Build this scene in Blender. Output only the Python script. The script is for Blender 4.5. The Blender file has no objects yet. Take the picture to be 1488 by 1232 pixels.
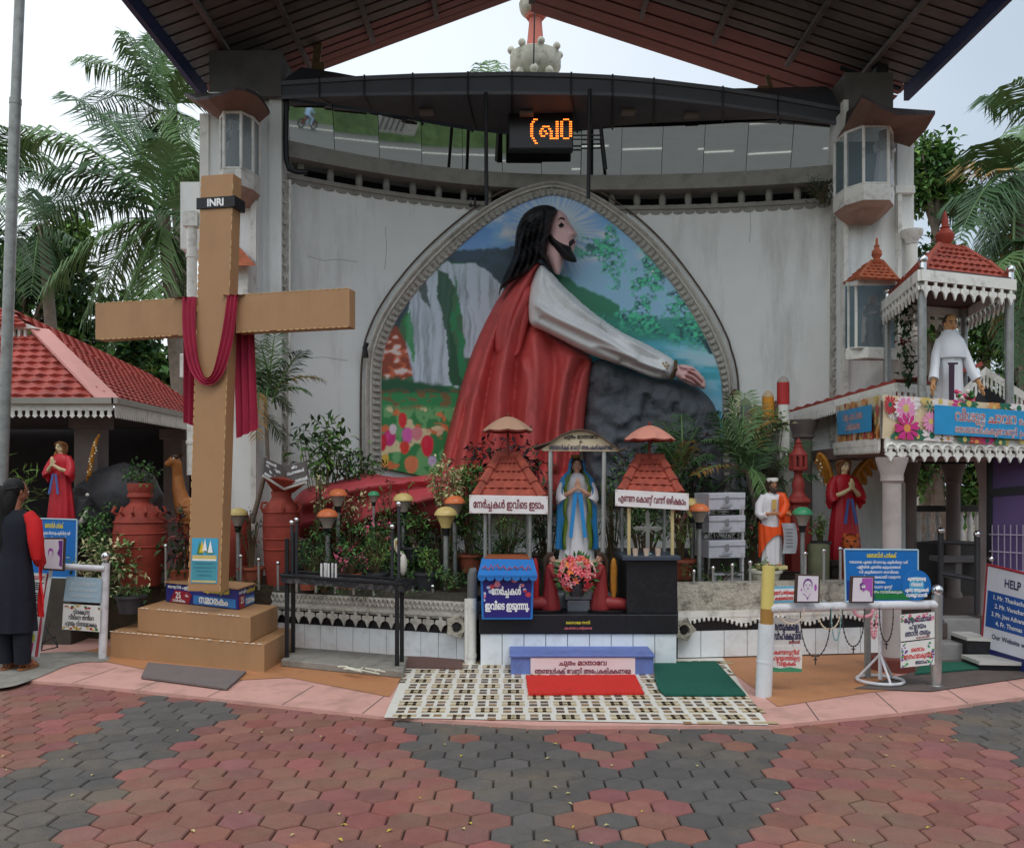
import bpy, math, random
import numpy as np
from mathutils import Vector, Matrix, Euler
R = math.radians
rng = random.Random(7)
sc = bpy.context.scene
COL = sc.collection
# ---------------------------------------------------------------- camera
F, CX, HY, H = 1289.0, 744.0, 705.0, 1.6      # focal length and horizon of the 1488 px wide view, eye height
cam = bpy.data.cameras.new('camera')
camo = bpy.data.objects.new('camera', cam)
COL.objects.link(camo)
camo.location = (0, 0, H)
camo.rotation_euler = (R(90), 0, 0)
cam.sensor_width = 36.0
cam.lens = 36.0 * F / 1488.0
cam.shift_y = (HY - 616.0) / 1488.0
cam.clip_start = 0.05
cam.clip_end = 2000
sc.camera = camo
# ---------------------------------------------------------------- light
SUN_EL, SUN_ROT = R(58), R(200)
w = bpy.data.worlds.new('World')
sc.world = w
w.use_nodes = True
nt = w.node_tree
bg = nt.nodes['Background']
bg.inputs['Strength'].default_value = 0.10
sky = nt.nodes.new('ShaderNodeTexSky')
sky.sky_type = 'NISHITA'
sky.sun_disc = False
sky.sun_elevation = SUN_EL
sky.sun_rotation = SUN_ROT
sky.air_density = 1.5
sky.dust_density = 3.0
tc = nt.nodes.new('ShaderNodeTexCoord')
sep = nt.nodes.new('ShaderNodeSeparateXYZ')
nt.links.new(tc.outputs['Generated'], sep.inputs[0])
cr = nt.nodes.new('ShaderNodeValToRGB')        # cloud deck: bright in the west, a grey rain cloud in the east
cr.color_ramp.elements[0].position = 0.28
cr.color_ramp.elements[0].color = (8.6, 9.2, 9.6, 1)
cr.color_ramp.elements[1].position = 0.78
cr.color_ramp.elements[1].color = (4.1, 4.8, 5.6, 1)
e = cr.color_ramp.elements.new(0.55)
e.color = (6.7, 7.3, 8.0, 1)
nz = nt.nodes.new('ShaderNodeTexNoise')
nz.inputs['Scale'].default_value = 2.2
nz.inputs['Detail'].default_value = 7
nt.links.new(tc.outputs['Generated'], nz.inputs['Vector'])
ma = nt.nodes.new('ShaderNodeMath'); ma.operation = 'MULTIPLY_ADD'
ma.inputs[1].default_value = 0.5; ma.inputs[2].default_value = 0.38
nt.links.new(sep.outputs['X'], ma.inputs[0])
mb_ = nt.nodes.new('ShaderNodeMath'); mb_.operation = 'MULTIPLY_ADD'
mb_.inputs[1].default_value = 0.30
nt.links.new(nz.outputs['Fac'], mb_.inputs[0])
nt.links.new(ma.outputs[0], mb_.inputs[2])
nt.links.new(mb_.outputs[0], cr.inputs['Fac'])
mx = nt.nodes.new('ShaderNodeMix'); mx.data_type = 'RGBA'
mx.inputs['Factor'].default_value = 0.88
nt.links.new(sky.outputs['Color'], mx.inputs['A'])
nt.links.new(cr.outputs['Color'], mx.inputs['B'])
nt.links.new(mx.outputs['Result'], bg.inputs['Color'])
sl = bpy.data.lights.new('sun', 'SUN')
sl.energy = 0.7
sl.angle = R(24)
sl.color = (1, 0.97, 0.92)
so = bpy.data.objects.new('sun', sl)
COL.objects.link(so)
so.rotation_euler = (R(90) - SUN_EL, 0, R(25))
vs = sc.view_settings
vs.view_transform = 'Standard'
vs.look = 'None'
vs.exposure = 0.5
vs.gamma = 1.0
# ---------------------------------------------------------------- helpers
def P(px, py, D):                      # a point seen at that place of the 1488 px view, D metres away
 return Vector(((px - CX) / F * D, D, H + (HY - py) / F * D))
def G(px, py, z=0.0):                  # the same on a level floor
 return P(px, py, (H - z) * F / (py - HY))
def px_of(X, Y, Z=0.0):
 return CX + X / Y * F, HY - (Z - H) / Y * F
def lin(c):
 return tuple((x / 12.92 if x <= .04045 else ((x + .055) / 1.055) ** 2.4) for x in c)
def rgb(r, g, b):
 return lin((r / 255, g / 255, b / 255))
WM = {}                                # world matrix of every object made here
def wm(o):
 return WM.get(o.name, Matrix.Identity(4))
def empty(name, loc=(0, 0, 0), rz=0.0, rx=0.0, ry=0.0, sc_=1.0):
 o = bpy.data.objects.new(name, None)
 COL.objects.link(o)
 o.location = loc
 o.rotation_euler = (rx, ry, rz)
 o.scale = (sc_,) * 3
 o.empty_display_size = 0.1
 WM[o.name] = Matrix.Translation(Vector(loc)) @ Euler((rx, ry, rz)).to_matrix().to_4x4() @ Matrix.Scale(sc_, 4)
 return o
def tag(o, label, cat, group=None):
 o['label'] = label
 o['category'] = cat
 if group:
  o['group'] = group
 return o
def thing(name, label, cat, loc=(0, 0, 0), rz=0.0, group=None, **k):
 return tag(empty(name, loc, rz, **k), label, cat, group)
def kindof(o, k):
 o['kind'] = k
 return o
def copy_tree(o, parent=None):
 c = o.copy()
 COL.objects.link(c)
 if parent:
  c.parent = parent
  c.matrix_parent_inverse = o.matrix_parent_inverse
 for ch in o.children:
  copy_tree(ch, c)
 return c
MATS = {}
def mat(name, col, rough=.6, var=.18, sc_=5., bump=0., bsc=40., metal=0., stain=None, spec=.4, emit=0., attr=None, trans=0., streak=0.):
 if name in MATS:
  return MATS[name]
 m = bpy.data.materials.new(name)
 MATS[name] = m
 m.use_nodes = True
 n, L = m.node_tree.nodes, m.node_tree.links
 b = n['Principled BSDF']
 b.inputs['Roughness'].default_value = rough
 b.inputs['Metallic'].default_value = metal
 b.inputs['Specular IOR Level'].default_value = spec
 if trans:
  b.inputs['Transmission Weight'].default_value = trans
 t = n.new('ShaderNodeTexCoord')
 src = None
 if attr:
  a = n.new('ShaderNodeAttribute'); a.attribute_name = attr
  src = a.outputs['Color']
 if var > 0:
  z = n.new('ShaderNodeTexNoise')
  z.inputs['Scale'].default_value = sc_
  z.inputs['Detail'].default_value = 6
  z.inputs['Roughness'].default_value = .65
  L.new(t.outputs['Object'], z.inputs['Vector'])
  mr = n.new('ShaderNodeMapRange')
  mr.inputs['From Min'].default_value = .25; mr.inputs['From Max'].default_value = .75
  mr.inputs['To Min'].default_value = 1 - var; mr.inputs['To Max'].default_value = 1 + var
  L.new(z.outputs['Fac'], mr.inputs['Value'])
  x = n.new('ShaderNodeMix'); x.data_type = 'RGBA'; x.blend_type = 'MULTIPLY'
  x.inputs['Factor'].default_value = 1
  if src: L.new(src, x.inputs['A'])
  else: x.inputs['A'].default_value = (*col, 1)
  L.new(mr.outputs['Result'], x.inputs['B'])
  src = x.outputs['Result']
 if stain:
  scol, amt, ssc = stain
  z2 = n.new('ShaderNodeTexNoise')
  z2.inputs['Scale'].default_value = ssc; z2.inputs['Detail'].default_value = 8; z2.inputs['Roughness'].default_value = .7
  vec = t.outputs['Object']
  if streak:
   mp = n.new('ShaderNodeMapping')
   mp.inputs['Scale'].default_value = (1, 1, streak)
   L.new(vec, mp.inputs['Vector']); vec = mp.outputs['Vector']
  L.new(vec, z2.inputs['Vector'])
  mr2 = n.new('ShaderNodeMapRange')
  mr2.inputs['From Min'].default_value = .5; mr2.inputs['From Max'].default_value = .72
  mr2.inputs['To Min'].default_value = 0; mr2.inputs['To Max'].default_value = amt
  L.new(z2.outputs['Fac'], mr2.inputs['Value'])
  x2 = n.new('ShaderNodeMix'); x2.data_type = 'RGBA'
  if src: L.new(src, x2.inputs['A'])
  else: x2.inputs['A'].default_value = (*col, 1)
  x2.inputs['B'].default_value = (*scol, 1)
  L.new(mr2.outputs['Result'], x2.inputs['Factor'])
  src = x2.outputs['Result']
 if src: L.new(src, b.inputs['Base Color'])
 else: b.inputs['Base Color'].default_value = (*col, 1)
 if bump:
  z3 = n.new('ShaderNodeTexNoise')
  z3.inputs['Scale'].default_value = bsc; z3.inputs['Detail'].default_value = 5
  L.new(t.outputs['Object'], z3.inputs['Vector'])
  bp = n.new('ShaderNodeBump')
  bp.inputs['Strength'].default_value = bump; bp.inputs['Distance'].default_value = .02
  L.new(z3.outputs['Fac'], bp.inputs['Height'])
  L.new(bp.outputs['Normal'], b.inputs['Normal'])
 if emit:
  b.inputs['Emission Color'].default_value = (*col, 1)
  b.inputs['Emission Strength'].default_value = emit
 return m
class MB:
 def __init__(s):
  s.v, s.f, s.m, s.mi = [], [], [], 0
 def add(s, vs, fs, mi=None):
  o = len(s.v)
  s.v += [tuple(v) for v in vs]
  s.f += [tuple(i + o for i in f) for f in fs]
  s.m += [s.mi if mi is None else mi] * len(fs)
  return s
 def hexa(s, p):                    # 4 bottom corners, 4 top corners
  return s.add(p, [(3, 2, 1, 0), (4, 5, 6, 7), (0, 1, 5, 4), (1, 2, 6, 5), (2, 3, 7, 6), (3, 0, 4, 7)])
 def box(s, c, size, rz=0., rx=0., ry=0.):
  M = Euler((rx, ry, rz)).to_matrix()
  c = Vector(c)
  a, b, d = size[0] / 2, size[1] / 2, size[2] / 2
  return s.hexa([c + M @ Vector(q) for q in ((-a, -b, -d), (a, -b, -d), (a, b, -d), (-a, b, -d), (-a, -b, d), (a, -b, d), (a, b, d), (-a, b, d))])
 def prism(s, pts, vec):
  pts = [Vector(p) for p in pts]; vec = Vector(vec); n = len(pts)
  return s.add(pts + [p + vec for p in pts], [tuple(range(n))[::-1], tuple(range(n, 2 * n))] + [(i, (i + 1) % n, n + (i + 1) % n, n + i) for i in range(n)])
 def poly(s, pts, mi=None):
  return s.add(pts, [tuple(range(len(pts)))], mi)
 def tube(s, pts, r, n=8, cap=True, flat=1.0):
  pts = [Vector(p) for p in pts]
  rs = list(r) if isinstance(r, (list, tuple)) else [r] * len(pts)
  vs, fs = [], []
  up = None
  for i, p in enumerate(pts):
   d = (pts[min(i + 1, len(pts) - 1)] - pts[max(i - 1, 0)])
   d = d.normalized() if d.length > 1e-9 else Vector((0, 0, 1))
   if up is None:
    up = Vector((1, 0, 0)) if abs(d.x) < .8 else Vector((0, 0, 1))
   up = (up - d * up.dot(d)).normalized()
   q = d.cross(up)
   for k in range(n):
    a = 2 * math.pi * k / n
    vs.append(p + (up * math.cos(a) + q * math.sin(a) * flat) * rs[i])
  for i in range(len(pts) - 1):
   for k in range(n):
    fs.append((i * n + k, i * n + (k + 1) % n, (i + 1) * n + (k + 1) % n, (i + 1) * n + k))
  if cap:
   fs.append(tuple(range(n))[::-1]); fs.append(tuple((len(pts) - 1) * n + k for k in range(n)))
  return s.add(vs, fs)
 def lathe(s, prof, c=(0, 0, 0), n=20, sx=1., sy=1., mod=None, a0=0.0):
  c = Vector(c); vs, fs = [], []
  for i, (r, z) in enumerate(prof):
   for k in range(n):
    a = 2 * math.pi * k / n + a0
    rr = r * (mod(a, i) if mod else 1)
    vs.append(c + Vector((rr * math.cos(a) * sx, rr * math.sin(a) * sy, z)))
  for i in range(len(prof) - 1):
   for k in range(n):
    fs.append((i * n + k, i * n + (k + 1) % n, (i + 1) * n + (k + 1) % n, (i + 1) * n + k))
  fs.append(tuple(range(n))[::-1]); fs.append(tuple((len(prof) - 1) * n + k for k in range(n)))
  return s.add(vs, fs)
 def ball(s, c, r, n=12, sx=1., sy=1., sz=1.):
  m = max(5, n // 2)
  return s.lathe([(r * math.sin(math.pi * max(.02, min(.98, i / m))), -r * sz * math.cos(math.pi * i / m)) for i in range(m + 1)], c, n, sx, sy)
 def grid(s, fn, nu, nv, mi=None):
  vs = [fn(i / nu, j / nv) for j in range(nv + 1) for i in range(nu + 1)]
  fs = [(j * (nu + 1) + i, j * (nu + 1) + i + 1, (j + 1) * (nu + 1) + i + 1, (j + 1) * (nu + 1) + i) for j in range(nv) for i in range(nu)]
  return s.add(vs, fs, mi)
 def mesh(s, name, mats):
  me = bpy.data.meshes.new(name)
  me.from_pydata(s.v, [], s.f)
  for m in (mats if isinstance(mats, (list, tuple)) else [mats]):
   me.materials.append(m)
  me.polygons.foreach_set('material_index', s.m)
  return me
 def build(s, name, mats, parent=None, smooth=False, bevel=0., local=False, ang=40, seg=2):
  me = s.mesh(name, mats)
  W = wm(parent) if parent else Matrix.Identity(4)
  if parent and not local:
   me.transform(W.inverted())
  if smooth:
   me.shade_smooth(); me.set_sharp_from_angle(angle=R(ang))
  me.update()
  o = bpy.data.objects.new(name, me)
  COL.objects.link(o)
  if parent:
   o.parent = parent
  WM[o.name] = W
  if bevel:
   b = o.modifiers.new('bevel', 'BEVEL'); b.width = bevel; b.segments = seg; b.limit_method = 'ANGLE'; b.angle_limit = R(35)
  return o
def part(name, mats, parent, fn, **k):
 m = MB(); fn(m)
 return m.build(name, mats, parent, **k)
# numpy noise for painted surfaces
def vnoise(x, y, seed=0):
 x = np.asarray(x, float); y = np.asarray(y, float)
 xi = np.floor(x).astype(int); yi = np.floor(y).astype(int)
 xf = x - xi; yf = y - yi
 def h(a, b):
  t = np.sin(a * 127.1 + b * 311.7 + seed * 74.7) * 43758.5453
  return t - np.floor(t)
 u = xf * xf * (3 - 2 * xf); v = yf * yf * (3 - 2 * yf)
 return (h(xi, yi) * (1 - u) + h(xi + 1, yi) * u) * (1 - v) + (h(xi, yi + 1) * (1 - u) + h(xi + 1, yi + 1) * u) * v
def fbm(x, y, seed=0, o=4):
 t, a, s = 0, .5, 1
 for i in range(o):
  t = t + a * vnoise(np.asarray(x) * s, np.asarray(y) * s, seed + i); a *= .5; s *= 2.03
 return t / (1 - .5 ** o)
def inside(px, py, poly):
 px = np.asarray(px, float); py = np.asarray(py, float)
 r = np.zeros(px.shape, bool)
 n = len(poly)
 for i in range(n):
  x0, y0 = poly[i]; x1, y1 = poly[(i + 1) % n]
  c = (y0 > py) != (y1 > py)
  r ^= c & (px < (x1 - x0) * (py - y0) / ((y1 - y0) if y1 != y0 else 1e-9) + x0)
 return r
def segdist(px, py, pts, closed=False):
 best = np.full(np.shape(px), 1e9); bx = np.zeros(np.shape(px)); by = np.zeros(np.shape(px)); bt = np.zeros(np.shape(px))
 n = len(pts)
 for i in range(n if closed else n - 1):
  x0, y0 = pts[i]; x1, y1 = pts[(i + 1) % n]
  dx, dy = x1 - x0, y1 - y0
  t = np.clip(((px - x0) * dx + (py - y0) * dy) / (dx * dx + dy * dy + 1e-12), 0, 1)
  qx, qy = x0 + t * dx, y0 + t * dy
  d = np.hypot(px - qx, py - qy)
  m = d < best
  best = np.where(m, d, best); bx = np.where(m, qx, bx); by = np.where(m, qy, by); bt = np.where(m, (i + t) / max(1, n - 1), bt)
 return best, bx, by, bt
def smooth_poly(pts, closed=True, it=2):
 for _ in range(it):
  q = []; n = len(pts)
  for i in range(n if closed else n - 1):
   a, b = pts[i], pts[(i + 1) % n]
   q += [tuple(.75 * x + .25 * y for x, y in zip(a, b)), tuple(.25 * x + .75 * y for x, y in zip(a, b))]
  if not closed:
   q = [pts[0]] + q + [pts[-1]]
  pts = q
 return pts
# ---------------------------------------------------------------- lettering (outline glyphs, set in visual order)
GL = {}
def glyph(ch, bold):
 k = (ch, bold)
 if k in GL:
  return GL[k]
 def raw(t):
  cu = bpy.data.curves.new('glyph', 'FONT')
  cu.body = t; cu.size = 1; cu.resolution_u = 3; cu.fill_mode = 'NONE'
  o = bpy.data.objects.new('glyph', cu)
  me = o.to_mesh()
  vv = [(v.co.x, v.co.y) for v in me.vertices]; nb = {}
  for e in me.edges:
   a, b = e.vertices
   nb.setdefault(a, []).append(b); nb.setdefault(b, []).append(a)
  o.to_mesh_clear()
  bpy.data.objects.remove(o); bpy.data.curves.remove(cu)
  return vv, nb
 b = max(x for x, y in raw('|')[0])
 adv = max(x for x, y in raw(ch + '|')[0]) - b
 V, Fc = [], []
 if ch.strip():
  vv, nb = raw(ch)
  loops, seen = [], set()
  for i0 in range(len(vv)):
   if i0 in seen or i0 not in nb: continue
   lp, cur = [], i0
   while cur is not None and cur not in seen:
    seen.add(cur); lp.append(cur)
    nx = [q for q in nb[cur] if q not in seen]
    cur = (cur + 1) if cur + 1 in nx else (nx[0] if nx else None)
   if len(lp) > 2: loops.append([vv[q] for q in lp])
  cs = .02                       # filled row by row where the winding of the outline is not zero
  xs_ = [q[0] for l in loops for q in l]; ys_ = [q[1] for l in loops for q in l]
  X, Y = np.meshgrid(np.arange(min(xs_) - .08, max(xs_) + .08, cs), np.arange(min(ys_) - .08, max(ys_) + .08, cs))
  wn = np.zeros(X.shape, int)
  for l in loops:
   for (x0, y0), (x1, y1) in zip(l, l[1:] + l[:1]):
    if y0 == y1: continue
    up = (y0 <= Y) & (y1 > Y); dn = (y1 <= Y) & (y0 > Y)
    left = X < x0 + (Y - y0) * (x1 - x0) / (y1 - y0)
    wn += (up & left).astype(int) - (dn & left).astype(int)
  on = wn != 0
  r = bold / cs; on2 = on.copy()
  for dy in range(-2, 3):
   for dx in range(-2, 3):
    if 0 < math.hypot(dx, dy) <= r + .3: on2 |= np.roll(np.roll(on, dx, 1), dy, 0)
  for j in range(X.shape[0]):
   row = np.flatnonzero(np.diff(np.concatenate(([0], on2[j].astype(int), [0]))))
   for a, b2 in zip(row[::2], row[1::2]):
    o = len(V); x0, x1, y0 = X[0, 0] + (a - .5) * cs, X[0, 0] + (b2 - .5) * cs, Y[j, 0]
    V += [(x0, y0 - cs / 2, 0), (x1, y0 - cs / 2, 0), (x1, y0 + cs / 2, 0), (x0, y0 + cs / 2, 0)]
    Fc.append((o, o + 1, o + 2, o + 3))
 GL[k] = (V, Fc, adv)
 return GL[k]
CONS = set('കഖഗഘങചഛജഝഞടഠഡഢണതഥദധനപഫബഭമയരലവശഷസഹളഴറ')
VIR = '\u0d4d'
def ml_tokens(t):                      # Malayalam: vowel signs before the letter, joined letters; mode 0 plain, 1 joined, 2 under
 out, i = [], 0
 while i < len(t):
  c = t[i]
  if c in CONS:
   cl = [c]; i += 1
   while i + 1 < len(t) and t[i] == VIR and t[i + 1] in CONS:
    cl.append(t[i + 1]); i += 2
   post = ''
   while i < len(t) and (0x0d3e <= ord(t[i]) <= 0x0d4d or t[i] in '\u0d57\u0d02'):
    post += t[i]; i += 1
   for pre, (a, b) in {'\u0d4a': ('\u0d46', '\u0d3e'), '\u0d4b': ('\u0d47', '\u0d3e')}.items():
    if pre in post:
     post = post.replace(pre, a + b)
   for a in '\u0d46\u0d47\u0d48':
    if a in post:
     out.append((a, 0)); post = post.replace(a, '')
   if len(cl) > 1 and cl[-1] == 'ര':
    out.append(('(', 3)); cl.pop()
   out.append((cl[0], 0))
   for a, b in zip(cl, cl[1:]):
    out.append((b, 2 if (a + b) in ('ചച', 'ടട', 'ണട', 'നറ', 'നത', 'സഥ', 'തഥ', 'ദധ') else 1))
   out += [(q, 0) for q in post]
  else:
   out.append((c, 0)); i += 1
 return out
def text2d(t, bold=.02):
 V, Fc, x = [], [], 0.
 for ch, mode in ml_tokens(t):
  vv, ff, adv = glyph(ch, bold)
  s, dx, dy = 1., 0., 0.
  if mode == 1: dx = -.22
  if mode == 2: s, dx, dy = .62, -.62, -.30
  if mode == 3: dy = -.12
  o = len(V)
  V += [(x + dx + a * s, b * s + dy, z + (3 if mode else 0)) for a, b, z in vv]
  Fc += [tuple(i + o for i in f) for f in ff]
  x += adv + dx if mode != 2 else 0.06
 return V, Fc, x
def write(parent, quad, lines, mats, off=.006, name='lettering'):
 """quad: bl, br, tr, tl corners; lines: (text, u centre, v centre, letter height as part of v, widest u, material index)"""
 bl, br, tr, tl = [Vector(q) for q in quad]
 n = (br - bl).cross(tl - bl).normalized()
 wq, hq = ((br - bl).length + (tr - tl).length) / 2, ((tl - bl).length + (tr - br).length) / 2
 m = MB()
 for ln in lines:
  t, uc, vc, hh, wmax, mi = ln[:6]
  bold = ln[6] if len(ln) > 6 else .025
  V, Fc, wd = text2d(t, bold)
  if not V: continue
  s = hh * hq / .72
  sx = min(1., wmax * wq / (wd * s)) * s
  vs_ = []
  for x, y, z in V:
   u = uc + (x - wd / 2) * sx / wq; v = vc + (y - .33) * s / hq
   vs_.append(bl * (1 - u) * (1 - v) + br * u * (1 - v) + tr * u * v + tl * (1 - u) * v + n * (off + z * .00025))
  m.add(vs_, Fc, mi)
 return m.build(name, mats, parent)
def slab(m, quad, th, mi=None):        # a board with these front corners, th thick behind them
 q = [Vector(p) for p in quad]
 n = (q[1] - q[0]).cross(q[3] - q[0]).normalized()
 if mi is not None: m.mi = mi
 return m.prism(q, -n * th)
def onquad(quad, u, v, off=0.):
 bl, br, tr, tl = [Vector(q) for q in quad]
 n = (br - bl).cross(tl - bl).normalized()
 return bl * (1 - u) * (1 - v) + br * u * (1 - v) + tr * u * v + tl * (1 - u) * v + n * off
def rectq(quad, u0, v0, u1, v1, off):
 return [onquad(quad, u0, v0, off), onquad(quad, u1, v0, off), onquad(quad, u1, v1, off), onquad(quad, u0, v1, off)]
def fringe(m, a, b, drop, n, style='scallop', th=.012, top=.35):
 """a carved eaves board hanging from a to b"""
 a, b = Vector(a), Vector(b)
 d = (b - a) / n
 nrm = Vector((d.y, -d.x, 0)).normalized() * th
 zt = Vector((0, 0, -drop * top))
 m.prism([a, b, b + zt, a + zt], nrm)
 for i in range(n):
  o = a + d * i + zt
  h = drop * (1 - top)
  if style == 'scallop':
   pts = [o + d * .04] + [o + d * (.5 - .46 * math.cos(math.pi * k / 6)) + Vector((0, 0, -h * (.25 + .75 * math.sin(math.pi * k / 6)))) for k in range(7)] + [o + d * .96]
  elif style == 'drop':
   pts = [o + d * .25, o + d * .25 + Vector((0, 0, -h * .5)), o + d * .12 + Vector((0, 0, -h * .7)), o + d * .5 + Vector((0, 0, -h)), o + d * .88 + Vector((0, 0, -h * .7)), o + d * .75 + Vector((0, 0, -h * .5)), o + d * .75]
  else:                          # fleur
   pts = [o + d * .38, o + d * .38 + Vector((0, 0, -h * .25)), o + d * .10 + Vector((0, 0, -h * .26)), o + d * .05 + Vector((0, 0, -h * .5)), o + d * .3 + Vector((0, 0, -h * .62)), o + d * .5 + Vector((0, 0, -h)),
    o + d * .7 + Vector((0, 0, -h * .62)), o + d * .95 + Vector((0, 0, -h * .5)), o + d * .9 + Vector((0, 0, -h * .26)), o + d * .62 + Vector((0, 0, -h * .25)), o + d * .62]
  m.prism(pts, nrm * .8)
def tiles(m, bl, br, tr, tl, course=.28, wide=.2, amp=.02, nsub=4):
 """a slope of clay roof tiles: stepped courses with a rounded roll on every tile"""
 bl, br, tr, tl = [Vector(q) for q in (bl, br, tr, tl)]
 L_ = ((tl - bl).length + (tr - br).length) / 2; W_ = (br - bl).length
 nc = max(2, round(L_ / course)); nw = max(2, round(W_ / wide))
 n = ((br - bl).cross(tl - bl)).normalized()
 def pt(u, v, h):
  return bl * (1 - u) * (1 - v) + br * u * (1 - v) + tr * u * v + tl * (1 - u) * v + n * h
 for c in range(nc):
  v0, v1 = c / nc, (c + 1) / nc
  rows = []
  for v, lift in ((v0, 1.15), (v0 + .0001, .95), (v1, .0)):
   row = []
   for i in range(nw * nsub + 1):
    u = i / (nw * nsub)
    roll = .5 + .5 * math.cos(2 * math.pi * (i / nsub + (.5 if c % 2 else 0)))
    row.append(pt(u, v, amp * (lift + roll * .9)))
   rows.append(row)
  low = [pt(i / (nw * nsub), v0, -amp * .6) for i in range(nw * nsub + 1)]
  k = nw * nsub + 1
  vs_ = low + rows[0] + rows[1] + rows[2]
  m.add(vs_, [(r * k + i, r * k + i + 1, (r + 1) * k + i + 1, (r + 1) * k + i) for r in range(3) for i in range(k - 1)])
def grow_leaf(m, base, d, up, ln, wd, mi=0, fold=.25):
 d = d.normalized(); s = d.cross(up)
 s = s.normalized() if s.length > 1e-6 else Vector((1, 0, 0))
 nn = s.cross(d)
 mid = base + d * ln * .5
 m.add([base, mid + s * wd / 2 + nn * wd * fold, base + d * ln - nn * ln * .12, mid - s * wd / 2 + nn * wd * fold, mid], [(0, 4, 1), (1, 4, 2), (0, 3, 4), (4, 3, 2)], mi)
# ================================================================ materials
WHITE = mat('painted_plaster', rgb(238, 239, 237), .75, .06, 1.3, .12, 70, stain=(rgb(150, 147, 138), .5, 2.2), streak=.16)
WHITE2 = mat('white_paint', rgb(232, 230, 224), .6, .08, 5, .1, 60, stain=(rgb(120, 112, 96), .6, 7))
TRIM = mat('cast_ornament', rgb(188, 184, 176), .8, .2, 20, .3, 120, stain=(rgb(92, 88, 80), .7, 12))
GREYT = mat('grey_cement_trim', rgb(150, 148, 142), .8, .14, 6, .15, 60, stain=(rgb(80, 78, 72), .5, 4))
PEACH = mat('weathered_peach_plaster', rgb(172, 138, 122), .8, .15, 6, .1, 60, stain=(rgb(110, 96, 88), .5, 5))
DARK = mat('dark_shade_backing', rgb(44, 46, 50), .9, .2, 4)  # near black, stands for the shade in gaps and interiors
ROOFIN = mat('brown_roof_sheet', rgb(102, 96, 94), .6, .2, 3, stain=(rgb(64, 58, 56), .7, 2))
REDROOF = mat('red_roof_sheet', rgb(122, 74, 68), .6, .2, 3)
STEEL = mat('dark_steel', rgb(62, 62, 66), .5, .2, 8, metal=.3)
BLUEF = mat('blue_fascia', rgb(30, 40, 84), .5, .2, 5)
CANOPY = mat('black_canopy_sheet', rgb(74, 76, 82), .55, .15, 4)
BLACK = mat('black_granite', rgb(30, 31, 36), .35, .2, 20, stain=(rgb(70, 68, 66), .3, 30))
BLACKP = mat('black_paint', rgb(26, 26, 30), .45, .3, 20)
CHROME = mat('polished_steel', (.72, .72, .72), .18, .05, 10, metal=1)
STAINL = mat('brushed_steel', (.55, .55, .54), .38, .12, 15, metal=.9)
GALV = mat('galvanised_steel', rgb(150, 152, 150), .5, .22, 12, metal=.55, stain=(rgb(95, 85, 72), .5, 14))
CLAY = mat('red_clay_tile', rgb(158, 74, 58), .75, .3, 14, .15, 80, stain=(rgb(96, 50, 42), .55, 6))
CLAY2 = mat('red_clay_pot', rgb(152, 62, 48), .65, .25, 6, .15, 60, stain=(rgb(92, 44, 38), .5, 5))
CLAYO = mat('orange_clay_tile', rgb(186, 104, 72), .75, .25, 20, .2, 80, stain=(rgb(90, 60, 50), .6, 9))
GLASS = mat('case_glass', (.78, .88, .92), .03, 0, trans=0., spec=.6)
g_ = GLASS.node_tree
b_ = g_.nodes['Principled BSDF']; b_.inputs['Alpha'].default_value = .26; b_.inputs['Roughness'].default_value = .04; b_.inputs['Base Color'].default_value = (.30, .38, .42, 1)
MIRROR = mat('mirror_glass', (.80, .82, .80), .02, 0, metal=1)
PINKT = mat('pink_pavement', rgb(206, 158, 146), .75, .09, 4, .1, 90, stain=(rgb(128, 104, 94), .55, 3))
ORANGET = mat('orange_tile', rgb(184, 128, 88), .6, .12, 3, .06, 60, stain=(rgb(112, 84, 66), .55, 3))
CONC = mat('grey_concrete', rgb(142, 138, 130), .85, .2, 8, .3, 50, stain=(rgb(78, 76, 72), .6, 5))
STONE = mat('dark_stone', rgb(98, 88, 84), .8, .2, 9, .15, 60, stain=(rgb(62, 58, 56), .5, 6))
TILEW = mat('white_glazed_tile', rgb(232, 238, 242), .2, .05, 3, stain=(rgb(170, 160, 146), .4, 5))
GROUT = mat('tile_grout', rgb(88, 84, 80), .9, .2, 20)
MOSS = mat('mossy_rubble', rgb(176, 170, 156), .9, .35, 16, .8, 40, stain=(rgb(36, 32, 28), 1.0, 9))
def flat(n, r, g, b, rough=.55, var=.10, **k):
 return mat(n, rgb(r, g, b), rough, var, 9, **k)
# ================================================================ ground
def sheet(name, pts, z, m, th=.0):
 mb = MB()
 if th: mb.prism([(p[0], p[1], z - th) for p in pts], (0, 0, th))
 else: mb.poly([(p[0], p[1], z) for p in pts])
 return kindof(mb.build(name, m), 'structure')
EARTH = mat('packed_earth', rgb(120, 108, 92), .95, .25, .6, .3, 8, stain=(rgb(82, 84, 60), .7, .5))
sheet('ground', [(-300, -300), (300, -300), (300, 400), (-300, 400)], -.03, EARTH)
ASPH = mat('asphalt', rgb(84, 84, 82), .9, .12, 1.2, .25, 90)
sheet('road', [(-140, -30), (140, -30), (140, -9), (-140, -9)], -.022, ASPH)
LINE = flat('road_marking_paint', 228, 226, 214)
mb = MB()
for y in (-27.6, -11.2):
 mb.poly([(-140, y, 0), (140, y, 0), (140, y + .22, 0), (-140, y + .22, 0)])
for i in range(-12, 13):
 mb.poly([(i * 4.6, -19.4, 0), (i * 4.6 + 2.8, -19.4, 0), (i * 4.6 + 2.8, -19.18, 0), (i * 4.6, -19.18, 0)])
o = mb.build('road_markings', LINE); o.location.z = -.018; kindof(o, 'structure')
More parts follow.
